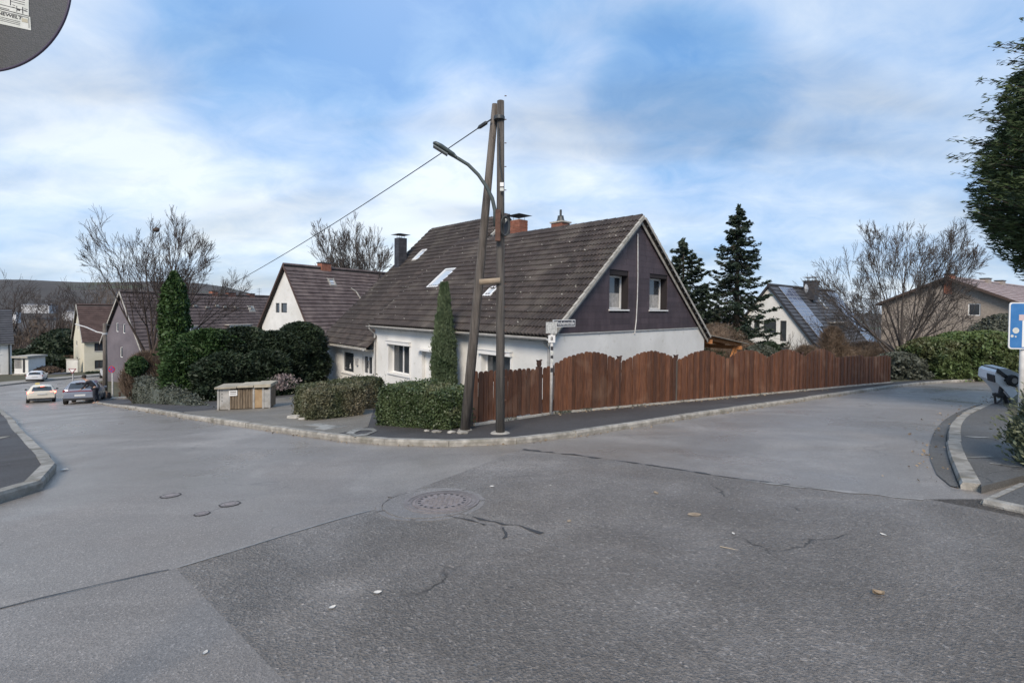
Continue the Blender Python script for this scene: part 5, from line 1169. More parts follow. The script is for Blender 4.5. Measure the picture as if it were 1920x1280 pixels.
# ------------------------------------------------------------------ neighbouring houses
def gable_house(name, O, xdir, length, depth_f, depth_b, z_eave_f, z_eave_b, z_ridge, label, wallm, roofm, zg, group='neighbouring houses', ex=.34, ovh=.25, gwin=(), fwin=(), gend=1, vm=VERGE, ridge_n=None, extra_down=3.0, ext_r=0.0, gcut=0, nobuild=False):
    """ridge starts above O and runs along xdir; front eave on the -y side, gable face at x=0"""
    Fm = Frame(name, (O[0], O[1], zg), xdir, label, 'house', group); e = Fm.e; zr_ = z_ridge - zg; ef = z_eave_f - zg; eb = z_eave_b - zg
    sF_ = (zr_ - ef) / depth_f; sB__ = (zr_ - eb) / depth_b; L_ = length; mb = MB()
    TFr = lambda a, b, c: V((a, -depth_f - c, b)); TGb = lambda a, b, c: V((-c, a, b))
    cl = [(-sF_, 1, zr_ - .05), (sB__, 1, zr_ - .05)]
    gw = [rect_on(Fm, None, *g[:4], 'x', 0) for g in gwin]; fw_ = [rect_on(Fm, None, *g[:4], 'y', -depth_f) for g in fwin]
    wallT(mb, TGb, -depth_f, depth_b, -extra_down, zr_, gw, cl, dep=.12); wallT(mb, lambda a, b, c: V((L_ + c, a, b)), -depth_f, depth_b, -extra_down, zr_, [], cl)
    wallT(mb, TFr, 0, L_, -extra_down, ef, fw_, dep=.12); wallT(mb, lambda a, b, c: V((a, depth_b + c, b)), 0, L_, -extra_down, eb)
    mb.build('wall', wallm, e)
    for g, q in zip(gwin, gw): window(e, TGb, q, .1, fr=g[4] if len(g) > 4 else WHITE, bars=g[5] if len(g) > 5 else 0, sill=False, fw=.07)
    for g, q in zip(fwin, fw_): window(e, TFr, q, .1, fr=g[4] if len(g) > 4 else WHITE, bars=g[5] if len(g) > 5 else 1, sill=True, fw=.08)
    uf = V((1, 0, 0)); vf = V((0, 1, sF_)).normalized(); of = V((-ovh, -depth_f - .3, ef - .3 * sF_)); Sf = (depth_f + .3) * math.sqrt(1 + sF_ ** 2)
    vb_ = V((0, -1, sB__)).normalized(); ob = V((L_ + ovh, depth_b + .3, eb - .3 * sB__)); Sb = (depth_b + .3) * math.sqrt(1 + sB__ ** 2)
    roof_slab('roof_deck', TILEB, of, uf, vf, L_ + 2 * ovh, Sf, .12, e); roof_slab('roof_deck', TILEB, ob, V((-1, 0, 0)), vb_, L_ + 2 * ovh, Sb, .12, e)
    row_roof(e, of, uf, vf, L_ + 2 * ovh, Sf, ex, roofm); row_roof(e, ob, V((-1, 0, 0)), vb_, L_ + 2 * ovh, Sb, ex, roofm)
    mb = MB(); mb.tube([V((-ovh, 0, zr_ + .03)), V((L_ + ovh, 0, zr_ + .03))], .12, 7); mb.build('ridge', roofm, e)
    mb = MB(); n_ = V((0, 0, 1)); T = lambda a, b, c: V((-ovh - c, a, b))
    mb.prism([(-depth_f - .3, ef - .3 * sF_ - .14), (-depth_f - .3, ef - .3 * sF_ + .06), (0, zr_ + .07), (0, zr_ - .16)], (.004, .06), T); mb.prism([(0, zr_ - .16), (0, zr_ + .07), (depth_b + .3, eb - .3 * sB__ + .06), (depth_b + .3, eb - .3 * sB__ - .14)], (.004, .06), T); mb.build('bargeboard', vm, e)
    gutter(e, V((-ovh, -depth_f - .36, ef - .33 * sF_)), V((L_ + ovh, -depth_f - .36, ef - .33 * sF_)), r=.07)
    Fm.roofs = (of, uf, vf, Sf); Fm.zr = zr_; Fm.L = L_; Fm.TGb = TGb; Fm.TF = TFr; return Fm
def stack(Fm, px, pyt, y=0.0, wx=.7, wy=.5, m=BROWNB, down=.6, capt=True, px_w=None):
    q = Fm.hit(px, pyt, 'y', y); mb = MB(); mb.box(q.x - wx / 2, q.x + wx / 2, y - wy / 2, y + wy / 2, q.z - 1.6, q.z); c = mb.build('chimney', m, Fm.e)
    if capt: mb = MB(); mb.box(q.x - wx / 2 - .05, q.x + wx / 2 + .05, y - wy / 2 - .05, y + wy / 2 + .05, q.z, q.z + .08); mb.build('chimney_cap', STEEL, c)
    return c
DKF = mat('dark_window_frame', (.045, .03, .025), None, 5, .5)
# white gable house behind the yews
O2 = (-17.9, 38.0); xd = (.53, .85); n2 = gable_house('house', O2, xd, 11.5, 4.3, 3.3, -1.85, .0, 4.72, 'white gabled house with ribbed red brown roof behind the dark yews', STUC, RTILE, gz(*O2), gwin=[(517, 568, 524, 586, STEEL), (527, 568, 538, 586, STEEL)], vm=BTILE)
of, uf, vf, Sf = n2.roofs
c = on_roof(622, 530, n2, of, uf, vf); roof_window(n2.e, of, uf, vf, (c[0] - .28, c[0] + .28, c[1] - .3, c[1] + .35), None, VERGE); stack(n2, 608, 494, .1, .95, .6, BRICK)
c = on_roof(668, 550, n2, of, uf, vf); mb = MB(); q0 = of + uf * c[0] + vf * c[1]; mb.tube([q0 + V((-.4, 0, .12)) + vf * .4, q0 + V((.0, 0, .14)), q0 + V((.15, 0, .12)) - vf * .7], .06, 5); mb.build('gutter', VERGE, n2.e)
# long mauve-gabled terrace
O3 = (P(229, 548, 50).x, 50); zr3 = P(229, 547, 50).z; n3 = gable_house('house', O3, (.36, .933), 24.5, 3.1, 3.0, -2.75, -2.2, zr3, 'long terrace with a mauve end gable and striped red brown roof', STUC3, RTILE, gz(*O3) - .5, ex=.42,
    gwin=[(217.5, 605, 222, 622), (230, 607, 234.5, 625), (225, 650, 230, 670), (225.5, 694, 231, 715)], vm=VERGE)
def dormer(Fm, px0, px1, py0, py1, out=.9, wn=1, face=WHITE):
    of, uf, vf, Sf = Fm.roofs; a = on_roof(px0, py1, Fm, of, uf, vf); b = on_roof(px1, py1, Fm, of, uf, vf); q = of + uf * a[0] + vf * a[1]; w_ = abs(b[0] - a[0]); y0 = q.y - .0
    h_ = abs(Fm.hit(px0, py0, 'y', y0).z - q.z); s = vf.z / vf.y; d_ = h_ / s
    m = MB(); m.box(q.x, q.x + w_, y0, y0 + d_ * 1.3, q.z, q.z + h_); D_ = m.build('dormer', SLATE, Fm.e)
    m = MB(); m.box(q.x - .15, q.x + w_ + .15, y0 - .18, y0 + d_ * 1.6, q.z + h_, q.z + h_ + .09); m.build('dormer_roof', VERGE, D_)
    m = MB(); m.box(q.x + .06, q.x + w_ - .06, y0 - .04, y0 - .003, q.z + .06, q.z + h_ - .04); m.build('window_frame', face, D_)
    for k in range(wn):
        x0 = q.x + .12 + (w_ - .24) * k / wn; m = MB(); m.box(x0 + .03, x0 + (w_ - .24) / wn - .05, y0 - .055, y0 - .042, q.z + .14, q.z + h_ - .12); m.build('pane', GLASS, D_)
dormer(n3, 355, 374, 612, 627); dormer(n3, 430, 471, 610, 627, wn=3)
for px, py, w_ in ((400, 546, .75), (432, 549, 1.1), (470, 551, .8)): stack(n3, px, py, .2, w_, .6, BRICK)
for px, py in ((364, 573), (387, 576), (405, 573), (420, 575), (441, 576), (470, 578)):
    c = on_roof(px, py, n3, *n3.roofs[:3]); m = MB(); q = n3.roofs[0] + n3.roofs[1] * c[0] + n3.roofs[2] * c[1]; m.box(q.x - .2, q.x + .2, q.y - .25, q.y - .05, q.z - .1, q.z + .12); m.build('roof_vent', VERGE, n3.e)
c = on_roof(471, 579, n3, *n3.roofs[:3]); roof_window(n3.e, *n3.roofs[:3], (c[0] - .4, c[0] + .4, c[1] - .3, c[1] + .4), None, VERGE)
for px, py in ((388, 530), (486, 540)):
    q = n3.hit(px, py, 'y', .3); m = MB(); m.tube([(q.x, .3, n3.zr - .5), (q.x, .3, q.z)], .03, 4)
    for k in range(3): m.tube([(q.x - .4, .3, q.z - .1 - .22 * k), (q.x + .4, .3, q.z - .1 - .22 * k)], .015, 3)
    m.build('antenna', STEEL, n3.e)
# cream house down the hill
O4 = (-64.4, 71.3); n4 = gable_house('house', O4, (.66, .75), 15, 5.1, 5.1, -3.7, -3.7, P(147, 571, 71.3).z, 'cream two storey house with plain dark brown roof and brown framed windows', STUC2, BTILE, -9.2, ex=.4,
    fwin=[(177, 643, 194, 657.5, DKF, 1), (177.5, 675.5, 194.5, 690, DKF, 1)], gwin=[(144.5, 605, 147, 618), (142, 638, 145, 649), (142.5, 668, 146, 680)], extra_down=4)
# leftmost house
O5p = P(21, 579, 66); n5 = gable_house('house', (O5p.x, O5p.y), (-.86, -.51), 14, 4.5, 4.5, P(22, 638, 62).z, P(22, 638, 62).z, O5p.z, 'white house with dark slate roof at the left picture edge', STUC, GTILE, -8.6, ex=.4, extra_down=4) if False else None
zc5 = P(22, 638, 62)
H5 = Frame('house', (zc5.x, zc5.y, -9.2), (.66, .75), 'white two storey house with a black tiled roof at the left picture edge', 'house', 'neighbouring houses'); e5 = H5.e; ze5 = zc5.z + 9.2
r5 = H5.hit(-12, 579, 'y', 4.0); zr5 = r5.z
fw5 = [(H5.hit(-6, 645, 'y', 0).x, H5.hit(1.5, 645, 'y', 0).x, H5.hit(0, 664, 'y', 0).z, H5.hit(0, 645, 'y', 0).z), (H5.hit(-6, 685, 'y', 0).x, H5.hit(2, 685, 'y', 0).x, H5.hit(0, 702, 'y', 0).z, H5.hit(0, 684, 'y', 0).z)]
mb = MB(); s5 = (zr5 - ze5) / 4.0; wallT(mb, TF, -14, 0, -3, ze5, fw5, dep=.12); wallT(mb, lambda a, b, c: V((c, a, b)), 0, 8, -3, zr5, [], [(-s5, 1, ze5 - .05), (s5, 1, ze5 + s5 * 8 - .05)]); wallT(mb, lambda a, b, c: V((a, 8 + c, b)), -14, 0, -3, ze5); mb.build('wall', STUC, e5)
for q in fw5: window(e5, TF, q, .1, bars=1, fw=.08)
of5 = V((-14.2, -.35, ze5 - .35 * s5)); vf5 = V((0, 1, s5)).normalized(); roof_slab('roof_deck', TILEB, of5, V((1, 0, 0)), vf5, 14.4, 4.35 * math.sqrt(1 + s5 * s5), .12, e5); row_roof(e5, of5, V((1, 0, 0)), vf5, 14.4, 4.35 * math.sqrt(1 + s5 * s5), .4, GTILE)
ob5 = V((.2, 8.35, ze5 - .35 * s5)); roof_slab('roof_deck', TILEB, ob5, V((-1, 0, 0)), V((0, -1, s5)).normalized(), 14.4, 4.35 * math.sqrt(1 + s5 * s5), .12, e5)
downpipe(e5, [(-.25, -.1, ze5 - .3), (-.25, -.1, -1)], .07, STEEL); gutter(e5, V((-14.2, -.42, ze5 - .4 * s5)), V((.2, -.42, ze5 - .4 * s5)), r=.08)
# its porch
pq = P(27, 700, 60); t_ = thing('porch', (pq.x, pq.y, gz(pq.x, pq.y)), 'small flat roofed entrance porch with trellis beside the left white house', 'porch'); zt = P(30, 669, 60).z - gz(pq.x, pq.y)
mb = MB(); mb.box(0, 1.75, 0, 2.2, -1, zt - .12); mb.build('wall', STUC, t_); mb = MB(); mb.box(-.1, 1.95, -.3, 2.3, zt - .12, zt + .12); mb.build('roof', VERGE, t_)
for k in range(6): mb = MB(); mb.box(.1 + k * .15, .13 + k * .15, -.06, -.003, .9, zt - .2); mb.build('trellis_bar', SLATE, t_)
mb = MB(); mb.box(1.1, 1.35, -.05, -.004, .4, zt - .2); mb.build('door', SLATE, t_); mb = MB()
for k in range(4): mb.box(.0, 1.5, -.3 * (k + 1), -.3 * k, -.6, .25 - .2 * k)
mb.build('steps', CONC, t_)
# solar house on the right
O6 = (20.3, 38.0); z6 = gz(*O6); n6 = gable_house('house', O6, (.748, .664), 17.0, 4.3, 3.3, -2.3, -1.0, P(1441, 534, 38).z, 'white gabled house with solar panels and a dormer on its slate roof', STUC, GTILE, z6, ex=.36, vm=SLATE, ovh=.15,
    gwin=[(1414, 600, 1424, 624, STEEL), (1432, 600, 1455, 625, STEEL), (1463, 601, 1474, 640, STEEL)])
PV = mat('solar_cell_blue', (.06, .075, .13), (.10, .12, .19), .6, .12, spec=1.0); PVF = mat('panel_frame', (.40, .42, .46), None, 5, .4, metal=.5)
of, uf, vf, Sf = n6.roofs
def solar(pts_rows, w_, h_):
    nn = uf.cross(vf).normalized()
    for a, b in pts_rows:
        T = lambda x, y, z: of + uf * x + vf * y + nn * z; m = MB(); m.box(a, a + w_, b, b + h_, .09, .125, T); pn = m.build('solar_panel', PVF, n6.e)
        m = MB()
        for i in range(2):
            for j in range(3): m.box(a + .04 + i * (w_ - .06) / 2, a + (i + 1) * (w_ - .06) / 2, b + .04 + j * (h_ - .06) / 3, b + (j + 1) * (h_ - .06) / 3, .1255, .129, T)
        m.build('cell', PV, pn)
a0, b0 = on_roof(1457, 538, n6, of, uf, vf); rows_ = []
for j in range(6):
    for i in range(3 if j < 4 else 2): rows_.append((a0 + i * 1.05, b0 - 1.0 * (j + 1)))
solar(rows_, 1.0, .96); nA = len(rows_)
a0, b0 = on_roof(1545, 547, n6, of, uf, vf); rows_ = [(a0 + i * 1.05 + .2, b0 - 1.0 * (j + 1)) for j in range(6) for i in range(3)]; solar(rows_, 1.0, .96)
ch = stack(n6, 1521, 528, -.8, 1.1, .9, SLATE); q = n6.hit(1521, 528, 'y', -.8); mb = MB()
for a_ in (-.4, .4): mb.tube([(q.x + a_, -.8, q.z), (q.x + a_, -.8, q.z + .35)], .02, 4)
mb.box(q.x - .65, q.x + .65, -1.3, -.3, q.z + .35, q.z + .39); mb.build('chimney_cap', GALV, ch)
mb = MB(); c_ = n6.hit(1512, 541, 'y', -1.35); mb.lathe((0, 0, 0), [(.02, .0), (.25, .03), (.38, .10), (.40, .12)], 14, 'y'); o_ = mb.build('satellite_dish', GALV, n6.e, True); o_.location = (c_.x, -1.45, c_.z)
c = on_roof(1538, 565, n6, of, uf, vf); roof_window(n6.e, of, uf, vf, (c[0] - .45, c[0] + .45, c[1] - .7, c[1] + .6), None, STEEL)
dormer(n6, 1567, 1588, 606, 624, face=DKF, wn=2)
mb = MB(); q = n6.hit(1457, 645, 'x', 0); q1 = n6.hit(1482, 645, 'x', 0); mb.box(0.003, .9, min(q.y, q1.y), max(q.y, q1.y), q.z - .12, q.z, lambda x, y, z: V((-x, y, z))); mb.build('balcony', VERGE, n6.e)
# brown brick house
O7 = (P(1778, 522, 40).x, 40); n7 = gable_house('house', O7, (.84, .545), 24, 4.6, 4.6, 2.1, 2.3, P(1778, 520, 40).z, 'brown brick house with a low pitched pale pink roof on the right', BROWNB, PTILE, gz(*O7) + .3, ex=.4, ovh=.5, gwin=[(1815, 569, 1838, 592, WHITE)], vm=mat('brown_fascia', (.07, .045, .035), None, 5, .7), extra_down=4)
for px, py in ((1848, 523), (1875, 527)): stack(n7, px, py, 0, 1.0, .6, BROWNB)
stack(n7, 1781, 515, .0, .9, .5, BRICK)
# ------------------------------------------------------------------ cars
def slope_frame(p, hd):
    hd = V((hd[0], hd[1], 0)).normalized(); e = 1.2; f = V((hd.x, hd.y, (gz(p.x + hd.x * e, p.y + hd.y * e) - gz(p.x - hd.x * e, p.y - hd.y * e)) / (2 * e))).normalized()
    l = V((-hd.y, hd.x, 0)); l = V((l.x, l.y, (gz(p.x + l.x, p.y + l.y) - gz(p.x - l.x, p.y - l.y)) / 2)).normalized(); u = f.cross(l).normalized(); l = u.cross(f)
    return Matrix.Translation((p.x, p.y, gz(p.x, p.y) + .004)) @ Matrix((f, l, u)).transposed().to_4x4()
TYRE = mat('tyre_rubber', (.018, .018, .018), (.03, .03, .03), 10, .85); RIM = mat('alloy_rim', (.30, .30, .31), None, 5, .35, metal=.7)
PLAST = mat('black_plastic', (.025, .025, .027), None, 5, .55)
REDL = mat('lit_tail_lamp', (.5, .02, .015), None, 5, .3, emit=((1, .10, .06), 7.0)); REDD = mat('tail_lamp', (.28, .02, .02), None, 5, .25); PLATE = mat('licence_plate', (.62, .62, .60), None, 5, .5)
ST = [(-2.16, .50, .80, .82, .62, .70, .52), (-2.10, .34, .96, 1.0, .80, .84, .66), (-1.86, .27, 1.0, 1.34, .86, .885, .60), (-1.45, .24, 1.0, 1.455, .87, .90, .60), (-.9, .24, .99, 1.49, .875, .905, .61), (-.2, .24, .97, 1.48, .88, .905, .62), (.45, .24, .955, 1.38, .88, .90, .60), (1.15, .25, .94, 1.01, .87, .89, .66), (1.75, .27, .84, .89, .83, .86, .62), (2.1, .34, .68, .74, .74, .76, .5), (2.18, .42, .56, .60, .60, .62, .4)]
def car(p, hd, paint, label, lit=False, roof=0.0, group=None, stripe=False, taxi=False, k=1.0):
    th = thing('parked_car' if not lit else 'car', (0, 0, 0), label, 'car', group); th.matrix_basis = slope_frame(p, hd) @ Matrix.Scale(k, 4)
    def ring(s):
        x, zl, zs, zr_, wl, ws, wr = s; zr_ = zr_ + (roof if zr_ > 1.2 else 0)
        h = [(wl * .9, zl), (ws * .985, zl + .14), (ws, (zl + zs) / 2 + .05), (ws * .975, zs), (wr + (ws - wr) * .25, zs + (zr_ - zs) * .72), (wr * .88, zr_ - .012), (0, zr_ + .012)]
        return [(x, y, z) for y, z in h] + [(x, -y, z) for y, z in h[-2::-1]]
    mb = MB(); rs = [ring(s) for s in ST]; n = len(rs[0]); vs = [q for r_ in rs for q in r_]
    fs = [(i * n + j, (i + 1) * n + j, (i + 1) * n + (j + 1) % n, i * n + (j + 1) % n) for i in range(len(ST) - 1) for j in range(n)] + [tuple(range(n)), tuple((len(ST) - 1) * n + j for j in range(n))[::-1]]
    mb.add(vs, fs); body = mb.build('body', paint, th, True)
    try: body.data.set_sharp_from_angle(angle=R(38))
    except Exception: pass
    for f in body.data.polygons: f.flip() if False else None
    def surf(i, j, t, up, off=.006): # a point between two stations on the greenhouse
        a, b = rs[i], rs[i + 1]; p0 = V(a[3]).lerp(V(b[3]), t); p1 = V(a[4]).lerp(V(b[4]), t); q = p0.lerp(p1, up); q.y += off; return q
    for sg in (1, -1):
        for i0, t0, i1, t1 in ((2, .6, 3, .9), (4, .0, 4, .95), (5, .05, 5, .98)):
            q = [surf(i0, 3, t0, .08), surf(i1, 3, t1, .08), surf(i1, 3, t1, .95), surf(i0, 3, t0, .95)]
            if i0 == 2: q[3].x += .15
            m = MB(); m.poly([(v_.x, v_.y * sg, v_.z) for v_ in q]); m.build('side_window', GLASS, th)
        m = MB(); m.box(.35, .5, *sorted((sg * .92, sg * 1.06)), .98, 1.10); m.build('mirror', paint if not lit else PLAST, th)
        m = MB(); m.box(-2.12, -1.98, *sorted((sg * .52, sg * .845)), .80, .95); m.box(-2.1, -1.86, *sorted((sg * .80, sg * .885)), .82, .95); m.build('tail_lamp', REDL if lit else REDD, th)
        for x in (-1.38, 1.35):
            y = sg * .80; m = MB(); m.lathe((x, y, .325), [(.20, -.11), (.30, -.11), (.325, -.08), (.325, .08), (.30, .11), (.20, .11)], 20, 'y'); wl = m.build('wheel', TYRE, th); m = MB(); m.lathe((x, y + sg * .085, .325), [(.215, -.02), (.21, .02), (.05, .035), (.04, .03)] if sg > 0 else [(.04, -.03), (.05, -.035), (.21, -.02), (.215, .02)], 16, 'y'); m.build('rim', RIM, wl)
    rf = roof
    m = MB(); m.poly([(-2.105, .62, 1.01), (-2.105, -.62, 1.01), (-1.875, -.54, 1.33 + rf * .9), (-1.875, .54, 1.33 + rf * .9)][::-1]); m.build('rear_window', GLASS, th)
    m = MB(); m.poly([(1.10, -.66, 1.01), (1.10, .66, 1.01), (.47, .54, 1.375 + rf), (.47, -.54, 1.375 + rf)]); m.build('windscreen', GLASS, th)
    m = MB(); m.box(-2.20, -2.02, -.78, .78, .26, .40); m.build('bumper_skirt', PLAST, th)
    m = MB(); m.box(-2.21, -2.10, -.80, .80, .405, .62); m.build('bumper', paint, th)
    m = MB(); m.box(-2.215, -2.10, -.27, .27, .70 if not stripe else .52, .81 if not stripe else .63); m.build('licence_plate', PLATE, th)
    m = MB(); m.box(-2.02, -1.84, -.3, .3, 1.345 + rf, 1.375 + rf); m.build('spoiler', paint, th)
    m = MB(); m.box(-2.0, -1.97, -.12, .12, 1.35 + rf, 1.39 + rf); m.build('brake_light', REDL if lit else REDD, th)
    m = MB(); m.box(-2.14, -2.105, -.10, .10, .86, .89) ; m.build('badge', RIM, th)
    if stripe:
        m = MB(); m.box(-2.19, -2.11, -.74, .74, .83, .87); m.build('light_bar', REDD, th)
    if taxi:
        m = MB(); m.prism([(-.16, 0), (.16, 0), (.12, .13), (-.12, .13)], (-.07, .07), lambda a, b, c: V((-.4 + c, .30 + a, 1.50 + b))); m.build('roof_sign', mat('roof_sign_yellow', (.62, .50, .18), None, 5, .5), th)
    return th
CREAM = mat('cream_car_paint', (.64, .60, .51), None, 5, .25, spec=.6); SILV = mat('grey_blue_car_paint', (.26, .28, .33), None, 5, .2, spec=.8, metal=.3); WCAR = mat('white_car_paint', (.66, .67, .69), None, 5, .25, spec=.6)
q = G(77, 752); car(q, (-.700, .714), CREAM, 'cream taxi driving away with its brake lights lit', True, taxi=True, group='cars on the left street', k=.84)
q = G(160, 754); car(q, (-.56, .83), SILV, 'dark silver hatchback stopped at the kerb beside the person', False, .05, 'cars on the left street', stripe=True)
q = G(69, 714); car(q, (-.6, .8), WCAR, 'white car parked under the flat topped tree across the junction', False, 0, 'cars on the left street', k=.74)
q = G(210, 709); car(q, (-.75, .66), WCAR, 'pale car half hidden behind the pole in front of the mauve house', False, 0, 'cars on the left street')

# ------------------------------------------------------------------ person leaning towards the silver car
def skin(name, pts, edges, m, par, root=0, sub=2):
    me = bpy.data.meshes.new(name); me.from_pydata([p[:3] for p in pts], edges, []); o = link(name, me, par); me.materials.append(m)
    md = o.modifiers.new('s', 'SKIN'); md.use_smooth_shade = True
    for i, p in enumerate(pts): me.skin_vertices[0].data[i].radius = (p[3], p[4] if len(p) > 4 else p[3])
    me.skin_vertices[0].data[root].use_root = True; o.modifiers.new('b', 'SUBSURF').levels = sub; o.modifiers['b'].render_levels = sub
    bpy.context.view_layer.update(); m2 = bpy.data.meshes.new_from_object(o.evaluated_get(bpy.context.evaluated_depsgraph_get())); o.modifiers.clear(); o.data = m2; return o
pc = P(179, 730, 28.6); pz = gz(pc.x, pc.y) + .10
pe = thing('person', (pc.x, pc.y, pz), 'person in dark clothes leaning forward beside the silver car', 'person', None, R(200))
SKINM = mat('skin', (.42, .26, .19), None, 5, .6); CLO = mat('dark_jacket', (.018, .018, .024), (.03, .03, .038), 6, .9); TRO = mat('dark_trousers', (.025, .028, .04), None, 6, .9); HAIR = mat('dark_hair', (.02, .015, .012), None, 5, .7)
body = [(0, 0, .95, .13, .10), (.16, 0, 1.15, .13, .10), (.34, 0, 1.33, .15, .11), (.44, 0, 1.42, .06), (.50, 0, 1.47, .055), (.56, 0, 1.55, .085), (.58, 0, 1.62, .075),
        (0, .10, .88, .085), (.03, .11, .50, .06), (-.03, .12, .10, .042), (.10, .13, .04, .035), (0, -.10, .88, .085), (-.03, -.11, .50, .06), (-.12, -.12, .10, .042), (0, -.13, .04, .035),
        (.36, .19, 1.30, .055), (.46, .24, 1.05, .045), (.60, .18, .92, .033), (.67, .16, .88, .028), (.36, -.19, 1.30, .055), (.44, -.24, 1.04, .045), (.58, -.18, .93, .033), (.65, -.16, .90, .028)]
ed = [(0, 1), (1, 2), (2, 3), (3, 4), (4, 5), (5, 6), (0, 7), (7, 8), (8, 9), (9, 10), (0, 11), (11, 12), (12, 13), (13, 14), (2, 15), (15, 16), (16, 17), (17, 18), (2, 19), (19, 20), (20, 21), (21, 22)]
skin('body', body, ed, SKINM, pe)
for sg in (1, -1):
    for k in range(5):
        a = (.67, sg * .16, .88); dx = (.09, .10, .10, .08, .05)[k]; off = (k - 2) * .016 * 1.0
        mb = MB(); mb.tube([(a[0], a[1] + off, a[2]), (a[0] + dx * .6, a[1] + off * 1.3, a[2] - .03), (a[0] + dx * .8, a[1] + off * 1.3, a[2] - .06 if k < 4 else a[2] - .02)], [.010, .009, .007], 5); mb.build('finger', SKINM, pe, True)
jk = [(x, y, z, *(w_ * 1.22 for w_ in r_)) for x, y, z, *r_ in (body[0], body[1], body[2], (.42, 0, 1.40, .085), body[15], body[16], body[17], body[19], body[20], body[21])]
skin('jacket', jk, [(0, 1), (1, 2), (2, 3), (2, 4), (4, 5), (5, 6), (2, 7), (7, 8), (8, 9)], CLO, pe)
tr_ = [(x, y, z, *(w_ * 1.25 for w_ in r_)) for x, y, z, *r_ in ((0, 0, .97, .13, .10), body[7], body[8], body[9], body[11], body[12], body[13])]
skin('trousers', tr_, [(0, 1), (1, 2), (2, 3), (0, 4), (4, 5), (5, 6)], TRO, pe)
bm = bmesh.new(); bmesh.ops.create_uvsphere(bm, u_segments=14, v_segments=10, radius=1)
for v_ in bm.verts: v_.co = V((v_.co.x * .115 + .545, v_.co.y * .10, v_.co.z * .12 + 1.625))
me = bpy.data.meshes.new('hair'); bm.to_mesh(me); bm.free(); me.materials.append(HAIR); link('hair', me, pe)
mb = MB()
for sg in (1, -1): mb.lathe((.655, sg * .035, 1.58), [(.004, -.004), (.011, 0), (.004, .004)], 6, 'x')
mb.build('eyes', HAIR, pe); mb = MB(); mb.prism([(0, 0), (.03, -.01), (0, -.045)], (-.012, .012), lambda a, b, c: V((.655 + a, c, 1.57 + b))); mb.build('nose', SKINM, pe)

# ------------------------------------------------------------------ signs and street furniture on the left
REDS = mat('sign_red', (.42, .02, .025), None, 5, .4); BLUES = mat('sign_blue', (.02, .11, .36), None, 5, .35)
mb = MB(); WB = G(197, 745); h = wtop.z - WB.z; mb.tube([(0, 0, -.2), (.02, 0, h * .5), (0, 0, h)], [.17, .15, .13], 10); o = mb.build('wooden_pole', POLE, None, True); o.location = WB; tag(o, 'brown wooden pole at the bottom of the left street in front of the cream house', 'pole')
mb = MB(); mb.tube([(0, 0, h - .8), (-.6, 0, h - .7), (-1.6, 0.2, h - .35), (-2.6, .3, h - .1)], .05, 6); mb.lathe((0, 0, h - .9), [(.17, 0), (.17, .16)], 10); mb.build('arm', GALV, o)
SPn = G(211, 747); th = thing('no_stopping_sign', SPn, 'small round no stopping sign on a white post right of the brown pole', 'traffic sign'); zt = P(211, 692, SPn.y).z - SPn.z
mb = MB(); mb.tube([(0, 0, -.1), (0, 0, zt + .2)], .05, 8); mb.build('post', POSTW, th); rr_ = 6.2 / 900 * SPn.y
TD = lambda p, q, y: [(p[0], y, p[1]), q]
def disc(par, name, m, c, r_, y0, y1, T=None, n=28):
    mb = MB(); mb.lathe(c, [(r_, y0), (r_, y1)], n, 'y'); return mb.build(name, m, par)
disc(th, 'sign_rim', REDS, (0, 0, zt), rr_, -.085, -.055); disc(th, 'sign_face', BLUES, (0, 0, zt), rr_ * .78, -.092, -.086)
for s in (1, -1):
    mb = MB(); d = V((s * .707, 0, .707)); t = V((-s * .707, 0, .707)); c = V((0, 0, zt)); vs = [c + d * a + t * b + V((0, y, 0)) for y in (-.095 - .001 * (s > 0), -.0925) for a, b in ((-rr_ * .78, -.035), (rr_ * .78, -.035), (rr_ * .78, .035), (-rr_ * .78, .035))]
    mb.add(vs, [(0, 1, 2, 3), (7, 6, 5, 4), (0, 4, 5, 1), (1, 5, 6, 2), (2, 6, 7, 3), (3, 7, 4, 0)]); mb.build('cross_bar', REDS, th)
YP = G(137, 729); th = thing('yield_sign', YP, 'give way sign, a point down white triangle, above the silver car', 'traffic sign'); k_ = YP.y / 900; zt = P(137, 690.5, YP.y).z - YP.z; zb_ = P(137, 700.5, YP.y).z - YP.z
mb = MB(); mb.tube([(0, 0, -.1), (0, 0, zt)], .045, 8); mb.build('post', GALV, th)
for nm, m_, f_, y_ in (('sign_border', mat('dull_sign_red', (.20, .03, .035), None, 5, .5), 1.0, 0.0), ('sign_face', WHITE, .66, -.008)):
    w_ = 8.0 * k_ * f_; cz = zt - (zt - zb_) * .36; up_ = (zt - cz) * f_; dn = (cz - zb_) * f_; mb = MB(); mb.prism([(-w_, cz + up_), (0, cz - dn), (w_, cz + up_)], (.055 - y_, .075 - y_) if True else 0, lambda a, b, c: V((a, -c, b))); mb.build(nm, m_, th)
a, b = G(184, 744, .1), G(208, 747, .1); d = (b - a); L_ = d.length; th = thing('garden_fence', a, 'low brown board fence at the foot of the brown wooden pole', 'fence', None, math.atan2(d.y, d.x))
zt = P(184, 727.5, a.y).z - a.z
for k in range(int(L_ / .17)):
    mb = MB(); board(mb, lambda x, y, c: V((x + k * .17, c, y)), .15, zt + random.uniform(-.04, .04)); mb.build('board', mat('grey_brown_board', (.09, .06, .045), (.15, .11, .085), 6, .85, rnd=.2), th)
mb = MB(); mb.box(0, L_, .025, .07, .3, .4); mb.build('rail', FENCED, th)
